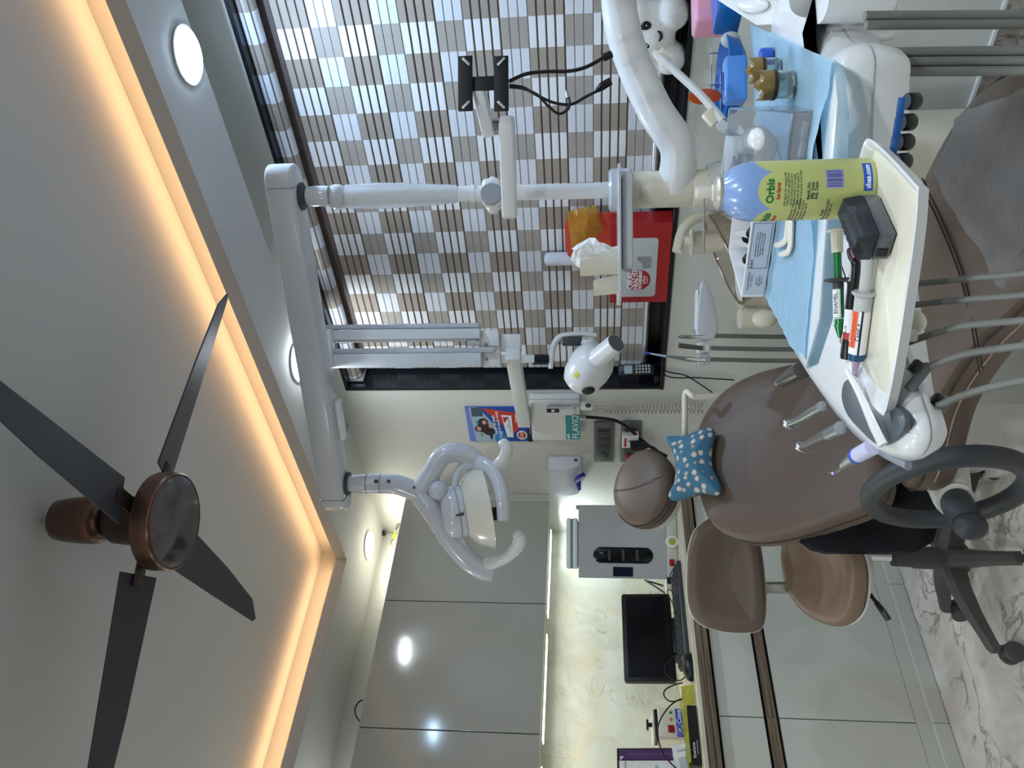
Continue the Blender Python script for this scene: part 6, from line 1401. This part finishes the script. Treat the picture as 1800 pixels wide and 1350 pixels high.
# ================================================================== ASSISTANT HOLDER
ad = 2.18
t = thing('assistant_holder', 'white assistant holder with three suction and syringe handpieces below the sill', 'instrument holder', at(1235, 575, ad))
a_, b_ = at(1238, 512, ad), at(1236, 600, ad)
d_ = (b_-a_).normalized(); HF2 = frame(d_, Z1.cross(d_), d_.cross(Z1.cross(d_)))
prof2 = spline2([(-0.09, 0.0), (-0.085, 0.014), (0.0, 0.022), (0.06, 0.018), (0.065, -0.022), (0.03, -0.034), (-0.04, -0.022)], 4)
obj('shell', prism(nb(), prof2, -0.035, 0.035, frame(d_, Z1, d_.cross(Z1)), (a_+b_)/2, bev=0.008, seg=3), LAMPW, t)
obj('top_plate', bx(nb(), at(1224, 545, ad), (0.11, 0.05, 0.006), frame(d_, Z1.cross(d_), Z1), bev=0.003), PLASTIC, t)
for k, y in enumerate((590, 612, 632)):
    c = at(1236, y, ad); obj('holder_cup', bx(nb(), c, (0.03, 0.045, 0.036), frame(d_, Z1.cross(d_), Z1), bev=0.008, seg=2), [LAMPW, PLASTIC, LAMPW][k], t)
    obj('hose', tube(nb(), [at(1250, y, ad-0.03), at(1300, y+1, ad-0.02), at(1360, y+2, ad), at(1430, y+2, ad)], 0.0062, n=10), HOSE, t)
obj('short_nozzle', tube(nb(), [at(1192, 592, ad-0.03), at(1206, 592, ad-0.03), at(1240, 592, ad-0.03)], [0.003, 0.006, 0.006], n=10, sub=2), CHROME, t)
obj('suction_tip', tube(nb(), [at(1193, 607, ad-0.03), at(1200, 608, ad-0.03), at(1235, 612, ad-0.03)], [0.0075, 0.007, 0.0065], n=12, sub=2), mat('suction_grey', (96, 92, 88), 0.3, metal=0.4, var=0.05), t)
sy = obj('syringe', tube(nb(), [at(1170, 626, ad-0.03), at(1190, 629, ad-0.03), at(1205, 631, ad-0.03), at(1240, 633, ad-0.03)], [0.0045, 0.006, 0.008, 0.006], n=12, sub=2), CHROME, t)
obj('syringe_tip', tube(nb(), [at(1140, 621, ad-0.03), at(1170, 626, ad-0.03)], [0.002, 0.003], n=8, sub=1), mat('clear_blue_tip', (176, 200, 226), 0.2, var=0), sy); obj('blue_end', tube(nb(), [at(1134, 620, ad-0.03), at(1142, 621, ad-0.03)], [0.004, 0.003], n=10, sub=1), BLUEINK, sy)
t = thing('support_tube', 'cream bent steel tube rail behind the chair back', 'rail', at(1204, 725, 2.35))
obj('tube', tube(nb(), [at(1207, 800, 2.38), at(1204, 760, 2.36), at(1204, 720, 2.34), at(1204, 695, 2.33), at(1208, 688, 2.32), at(1216, 695, 2.30), at(1225, 698, 2.30), at(1260, 697, 2.30)], 0.0085, n=12, sub=6), OLDW, t)

# ================================================================== ON THE COUNTER
CT = 0.8352
AUTO = mat('grey_steel_case', (170, 173, 174), 0.45, var=0.02)
ph2 = radians(32); AN = V((cos(ph2), -sin(ph2), 0)); AU = V((sin(ph2), cos(ph2), 0)); AF2 = frame(AU, Z1, AN)
PLf = onX(1095, 1017, -2.975); PLf.z = 0
def onA(x, y, off=0.0): return onP(x, y, PLf+AN*off, AN)
AWd = (onA(1080, 888)-PLf).dot(AU); z1 = onA(1017, 1015).z; z0 = onA(1173, 1015).z
AB = frame(AN, AU, Z1)
ac = PLf+AU*AWd/2
t = thing('sterile_cabinet', 'pale grey sterilising cabinet with black oval window on the counter', 'cabinet', V((ac.x, ac.y, CT))-AN*0.08)
obj('case', bx(nb(), ac-AN*0.075+Z1*(z0+z1)/2, (0.15, AWd, z1-z0), AB, bev=0.003), AUTO, t, smooth=False)
wa, wb_ = onA(1043, 976), onA(1148, 976); wc = (wa+wb_)/2; hh2 = wa.z-wb_.z; ww = (onA(1095, 962)-onA(1095, 990)).dot(AU)
wn = obj('oval_window', prism(nb(), rrect(ww, hh2, ww/2-0.0005, 8), -0.004, 0.003, AF2, wc, bev=0.001), SCREEN, t)
for k in range(3): obj('shelf_line', bx(nb(), wc+AN*0.0033+Z1*(0.06-k*0.06), (0.0006, ww*0.7, 0.010), AB), mat('shelf_behind_glass', (70, 70, 66), 0.3, var=0.05), wn, smooth=False)
dp = onA(1095, 1005); obj('display', bx(nb(), dp+AN*0.001, (0.004, 0.040, 0.085), AB, bev=0.001), mat('navy_display', (14, 16, 44), 0.2, var=0.03), t, smooth=False)
obj('hinge', bx(nb(), PLf+AU*(AWd-0.01)-AN*0.02+Z1*(z1+0.006), (0.03, 0.018, 0.012), AB, bev=0.002), STEEL, t)
obj('base_unit', bx(nb(), ac-AN*0.07+Z1*(CT+z0)/2, (0.17, AWd-0.02, z0-CT), AB, bev=0.006), mat('pale_base_grey', (190, 190, 184), 0.4, var=0.02), t)
kp = onA(1181, 952, 0.016); kz = kp.z
kn2 = obj('round_dial', lathe(nb(), [(0, 0.014), (0.025, 0.012), (0.028, 0), (0, 0)], kp, AF2, n=30), PLASTICM, t)
obj('dial_label', lathe(nb(), [(0, 0.0155), (0.015, 0.0155), (0.015, 0.013), (0, 0.013)], kp, AF2, n=26), mat('dial_yellow', (170, 166, 66), 0.5, var=0), kn2)
rp = onA(1181, 989, 0.016); obj('red_switch', bx(nb(), rp, (0.008, 0.028, 0.022), AB, bev=0.002), mat('red_rocker', (150, 26, 34), 0.3), t)
fa_, fb_ = (onA(1005, 910)-PLf).dot(AU), (onA(1005, 1000)-PLf).dot(AU); hh3 = onA(995, 950).z-z1-0.002
fcn = PLf+AU*(fa_+fb_)/2-AN*0.075; fl = fa_-fb_
t = thing('flat_white_case', 'long flat white case with teal seam lying on the sterilising cabinet', 'case', V((fcn.x, fcn.y, z1)))
obj('lower_shell', bx(nb(), fcn+Z1*(z1+0.002+hh3*0.25), (0.13, fl, hh3*0.5), AB, bev=0.010, seg=3), PLASTICM, t); obj('upper_shell', bx(nb(), fcn+Z1*(z1+0.002+hh3*0.76), (0.13, fl, hh3*0.47), AB, bev=0.011, seg=3), PLASTICM, t)
obj('teal_seam', bx(nb(), fcn+Z1*(z1+0.002+hh3*0.51), (0.128, fl-0.004, 0.004), AB), TEAL, t)
YF2 = frame((0, 1, 0), (0, 0, 1), (1, 0, 0))
# monitor
MXp = -3.06; ma, mb2 = onX(1092, 1044, MXp), onX(1190, 1200, MXp)
t = thing('monitor', 'black computer monitor switched off against the marble panel', 'monitor', (MXp, (ma.y+mb2.y)/2, CT))
yc2 = (ma.y+mb2.y)/2; zc2 = (ma.z+0.868)/2; hM = ma.z-0.868; wM = ma.y-mb2.y
MF = frame((0, 1, 0), (0.10, 0, 0.995) if False else (-0.06, 0, 0.998), (0.998, 0, 0.06))
mbody = obj('bezel', prism(nb(), rrect(wM, hM, 0.012, 4), -0.022, 0.006, MF, (MXp, yc2, zc2), bev=0.003), BLACKP, t)
obj('screen', bx(nb(), V((MXp, yc2, zc2+0.004))+MF @ V((0, 0, 0.0062)), (wM-0.03, hM-0.045, 0.001), MF), SCREEN, mbody, smooth=False)
obj('logo_dot', lathe(nb(), [(0, 0.0015), (0.0048, 0.001), (0.005, 0), (0, 0)], V((MXp, yc2-0.01, zc2-hM/2+0.014))+MF @ V((0, 0, 0.006)), MF, n=16), STEEL, mbody)
obj('foot', bx(nb(), (MXp-0.03, yc2, CT+0.02), (0.10, 0.16, 0.035), bev=0.008), BLACKP, t); obj('neck', bx(nb(), (MXp-0.035, yc2, CT+0.07), (0.02, 0.06, 0.10)), BLACKP, t)
# keyboard, mouse
ka, kb2 = onZ(1203, 1022, 0.85), onZ(1210, 1186, 0.85)
t = thing('keyboard', 'dark grey keyboard lying before the monitor', 'keyboard', (-2.87, (ka.y+kb2.y)/2, CT))
kyc = (1.84+1.44)/2
kbd = obj('base', bx(nb(), (-2.905, kyc, CT+0.013), (0.135, 0.42, 0.02), ry(0.10), bev=0.004), mat('keyboard_grey', (58, 64, 70), 0.45, var=0.05), t)
bm = nb()
for r_ in range(4):
    for c2 in range(14): bx(bm, V((-2.955+r_*0.030, kyc-0.19+c2*0.029, CT+0.0285-r_*0.003)), (0.024, 0.023, 0.008), ry(0.10), bev=0.002, seg=1)
ko2 = obj('keys', bm, mat('key_black', (36, 40, 45), 0.5, var=0.05), kbd); ko2['kind'] = 'stuff'
mp2 = onX(1207, 1170, -2.80)
t = thing('mouse', 'black computer mouse near the counter edge', 'mouse', (-2.81, mp2.y, CT))
bm = nb(); ball(bm, (-2.81, mp2.y, CT+0.006), (0.032, 0.055, 0.03), n=26, m=14); bmesh.ops.bisect_plane(bm, geom=bm.verts[:]+bm.edges[:]+bm.faces[:], plane_co=(0, 0, CT+0.001), plane_no=(0, 0, -1), clear_outer=True); obj('shell', bm, BLACKP, t)
obj('wheel', cyl(nb(), (-2.805, mp2.y+0.03, CT+0.031), (-2.800, mp2.y+0.03, CT+0.031), 0.007), GREYP, t)
def wire(lbl, pts, r=0.0022, m=CABLE):
    t = thing('tangled_wire', lbl, 'wire', pts[0]); obj('cord', tube(nb(), pts, r, n=6), m, t)
wire('thin black wire looping from the keyboard up to the cabinet', [onX(x, y, -2.86) for x, y in ((1202, 1120), (1192, 1090), (1182, 1060), (1174, 1045), (1176, 1036), (1190, 1050), (1200, 1075), (1206, 1085), (1207, 1070), (1200, 1085))])
wire('thin black wire standing in an arch beside the sterilising cabinet', [onX(x, y, -2.88) for x, y in ((1192, 1025), (1182, 1020), (1178, 1012), (1184, 1000), (1190, 990), (1194, 1004), (1197, 1022))])
wire('black mouse wire crossing the monitor foot', [onX(x, y, -2.84) for x, y in ((1200, 1160), (1190, 1150), (1172, 1165), (1168, 1178), (1178, 1192), (1195, 1196), (1204, 1190))])
wire('black wire coiled in a ring between the monitor and the white heater', [onX(x, y, -2.90) for x, y in ((1200, 1200), (1185, 1204), (1170, 1212), (1167, 1222), (1176, 1232), (1190, 1232), (1203, 1226), (1206, 1214))], 0.0028)
wire('long black wire arching over the white heater to the papers', [onX(x, y, -2.88) for x, y in ((1206, 1226), (1186, 1234), (1170, 1250), (1158, 1272), (1157, 1295), (1163, 1320), (1176, 1338), (1190, 1352))], 0.0028)
t = thing('charger', 'white charger block with black lead beside the monitor', 'charger', onX(1180, 1035, -3.15))
obj('block', bx(nb(), onX(1180, 1032, -3.15), (0.04, 0.06, 0.05), bev=0.005), PLASTICM, t); obj('black_plug', bx(nb(), onX(1178, 1020, -3.14), (0.03, 0.05, 0.03), bev=0.004), BLACKP, t)
obj('lead', tube(nb(), [onX(1166, 1030, -3.13), onX(1148, 1024, -3.13), onX(1140, 1022, -3.14), onX(1134, 1020, -3.16), onX(1150, 1030, -3.12), onX(1168, 1042, -3.1)], 0.004, n=6), CABLE, t)
# white heater box
HX = -2.99
ha, hb4 = onX(1155, 1243, HX), onX(1192, 1297, HX)
t = thing('wax_heater', 'small white heater box with blue name strip and black knob', 'heater', (HX-0.05, (ha.y+hb4.y)/2, CT))
wy = ha.y-hb4.y; yc3 = (ha.y+hb4.y)/2; hz0, hz1 = CT+0.012, ha.z
hbx = obj('case', bx(nb(), (HX-0.05, yc3, (hz0+hz1)/2), (0.10, wy, hz1-hz0), bev=0.008, seg=3), OLDW, t)
obj('foot', bx(nb(), (HX-0.05, yc3, CT+0.006), (0.08, wy*0.85, 0.012)), BLACKP, t)
obj('lid', bx(nb(), (HX-0.05, yc3, hz1+0.006), (0.085, wy*0.94, 0.012), bev=0.003), BLACKP, t); obj('lid_plate', bx(nb(), (HX-0.055, yc3-0.004, hz1+0.016), (0.09, wy, 0.008), bev=0.002), OLDW, t)
bm = nb(); cyl(bm, (HX-0.04, yc3+0.004, hz1+0.018), (HX-0.04, yc3+0.004, hz1+0.035), 0.008); cyl(bm, (HX-0.04, yc3+0.004, hz1+0.034), (HX-0.04, yc3+0.004, hz1+0.041), 0.020); obj('knob', bm, BLACKP, t)
st2 = obj('name_strip', bx(nb(), (HX+0.0008, yc3, hz0+0.032), (0.002, wy*0.93, 0.024)), mat('royal_blue', (52, 76, 190), 0.4, var=0), hbx, smooth=False)
text('lettering', 'Cone', 0.024, (HX+0.002, yc3+wy*0.20, hz0+0.032), YF2, PWH, hbx, ext=0.0001, bold=0.0006); 
obj('oval_mark', tube(nb(), [V((HX+0.002, yc3-wy*0.25+0.019*cos(2*pi*i/24), hz0+0.032+0.0095*sin(2*pi*i/24))) for i in range(24)], 0.0009, n=5, sub=1, closed=True), PWH, hbx); text('lettering', 'API', 0.011, (HX+0.002, yc3-wy*0.25, hz0+0.032), YF2, PWH, hbx, ext=0.0001, bold=0.0003)
obj('red_switch', bx(nb(), (HX+0.002, yc3-wy*0.22, hz0+0.064), (0.008, 0.026, 0.024), bev=0.002), mat('red_rocker', (150, 26, 34), 0.3), hbx)
for dy, c, k in ((0.10, (190, 120, 50), 'amber_lamp'), (0.33, (40, 130, 90), 'green_lamp')): obj('pilot_lamp', ball(nb(), (HX+0.001, yc3+wy*dy, hz0+0.062), (0.004, 0.0055, 0.0055), n=14, m=8), mat(k, c, 0.3, var=0), hbx)
# black flat box in yellow film
fy1, fy0 = onX(1222, 1240, -2.80).y, onX(1238, 1346, -2.80).y
t = thing('black_flat_box', 'flat black printed box at the counter edge under yellow film', 'box', (-2.86, (fy0+fy1)/2, CT))
fb = obj('body', bx(nb(), (-2.86, (fy0+fy1)/2, CT+0.017), (0.12, fy1-fy0, 0.032), bev=0.001), mat('soft_black', (22, 22, 20), 0.4, var=0.1), t, smooth=False)
text('lettering', 'PyraCurve', 0.012, (-2.7995, fy0+0.05, CT+0.021), YF2, PWH, fb, ext=0.0001, bold=0.0003); text('lettering', 'rotary finishing files', 0.006, (-2.7995, fy0+0.06, CT+0.010), YF2, PWH, fb, ext=0.0001)
YF3 = mat('yellow_film', (206, 206, 90), 0.15, var=0.1, trans=0.6, ior=1.12, bump=0.9, bscale=25)
bm = nb(); rows = []
for j in range(13):
    y_ = fy1+0.075-(fy1+0.075-fy0-0.01)*j/12; r_ = []
    for i in range(7):
        xx = -2.795-0.135*i/6; zt4 = CT+0.040+0.004*sin(j*1.7+i)+0.003*sin(i*2.1)
        if i == 0: zt4 = CT+0.004 if j < 4 else CT+0.036
        r_.append(V((xx+0.003*sin(j*1.3), y_, zt4)))
    rows.append(r_)
loft(bm, rows, close=False, caps=False); bmesh.ops.solidify(bm, geom=bm.faces[:], thickness=0.0015)
tag(obj('yellow_film', bm, YF3), 'crumpled yellow plastic film spread over the flat black box', 'film')
# framed certificate and papers
CXp = -3.02
ca, cb5 = onX(1083, 1313, CXp), onX(1196, 1313, CXp)
t = thing('framed_certificate', 'framed white certificate with purple side band leaning at the left edge', 'certificate', (CXp, ca.y-0.12, CT))
CF = frame((0, 1, 0), (-0.12, 0, 0.993), (0.993, 0, 0.12)); cw, chh = 0.26, ca.z-CT-0.004
cc_ = V((CXp, ca.y-cw/2, CT+chh/2+0.002))
cfr = obj('frame', bx(nb(), cc_, (cw, chh, 0.012), CF, bev=0.002), BLACKP, t, smooth=False)
obj('paper', bx(nb(), cc_+CF @ V((-0.018, 0, 0.0064)), (cw-0.055, chh-0.016, 0.001), CF), WHITEINK, cfr, smooth=False)
PUR = mat('purple_band', (84, 44, 104), 0.4, var=0.03)
obj('purple_band', bx(nb(), cc_+CF @ V((cw/2-0.024, 0, 0.0066)), (0.036, chh-0.016, 0.001), CF), PUR, cfr, smooth=False)
text('lettering', 'Certificate of Participation', 0.018, cc_+CF @ V((cw/2-0.024, 0, 0.0073)), CF @ rz(pi/2), mat('mauve_ink', (120, 90, 140), 0.5, var=0), cfr, ext=0.00005)
obj('corner_mark', prism(nb(), [(0, 0), (-0.014, 0), (0, -0.014)], 0, 0.0005, CF, cc_+CF @ V((cw/2-0.030, chh/2-0.012, 0.0068))), WHITEINK, cfr, smooth=False)
obj('blue_stroke', bx(nb(), cc_+CF @ V((cw/2-0.085, -0.02, 0.0071)), (0.06, 0.010, 0.0004), CF @ rz(0.7)), mat('sky_stroke', (150, 200, 226), 0.5, var=0), cfr, smooth=False)
obj('pink_arc', tube(nb(), [cc_+CF @ V((cw/2-0.075+0.025*cos(a), 0.035+0.025*sin(a), 0.007)) for a in [0.3*i-1 for i in range(9)]], 0.0012, n=4, sub=1), mat('pink_stroke', (240, 206, 206), 0.5, var=0), cfr)
text('lettering', 'Smile', 0.016, cc_+CF @ V((cw/2-0.065, chh/2-0.03, 0.0071)), CF, BLACKINK, cfr, ext=0.00005)
q0_ = onX(1195, 1325, -2.92)
t = thing('leaflets', 'white printed leaflets standing before the framed certificate', 'papers', q0_)
for k in range(2):
    c = onX(1206, 1325+14*k, -2.90+0.02*k); lf = obj('leaflet', bx(nb(), V((c.x, c.y-0.02, CT+0.045)), (0.002, 0.11, 0.075), ry(-0.25) @ rx(0.12)), WHITEINK, t, smooth=False)
    obj('print_block', bx(nb(), V((c.x+0.002, c.y-0.01, CT+0.047)), (0.001, 0.05, 0.04), ry(-0.25) @ rx(0.12)), mat('pale_print', (186, 196, 214), 0.6, var=0.1, scale=90), lf, smooth=False)

# ================================================================== LOOSE WIRES ABOVE THE UPPER CABINETS
t = thing('lamp_wire', 'grey lamp wire with yellow joining caps above the corner cabinet', 'wire', onX(673, 937, -3.28))
W_ = mat('grey_wire', (84, 80, 72), 0.5, var=0)
obj('grommet', ball(nb(), onX(674, 937, -3.285), (0.012, 0.016, 0.016)), BLACKP, t)
obj('cord', tube(nb(), [onX(x, y, -3.2) for x, y in ((676, 936), (690, 937), (697, 937))], 0.003, n=6), W_, t)
obj('yellow_cap', tube(nb(), [onX(x, y, -3.19) for x, y in ((695, 933), (694, 940), (693, 946))], [0.003, 0.007, 0.008], n=10), mat('yellow_cap', (232, 214, 40), 0.4, var=0), t)
obj('loop', tube(nb(), [onX(x, y, -3.18) for x, y in ((696, 931), (698, 922), (702, 921), (700, 926), (696, 931))], 0.0025, n=6), W_, t)
obj('loop', tube(nb(), [onX(x, y, -3.18) for x, y in ((693, 946), (688, 951), (688, 958), (694, 966), (699, 970))], 0.0028, n=6), W_, t)
t = thing('black_wire_loop', 'short black wire loop rising over the upper cabinet top', 'wire', onX(630, 1248, -3.1))
obj('cord', tube(nb(), [onX(x, y, -3.08) for x, y in ((638, 1230), (630, 1235), (624, 1246), (625, 1256), (631, 1266), (640, 1270))], 0.003, n=6), CABLE, t)
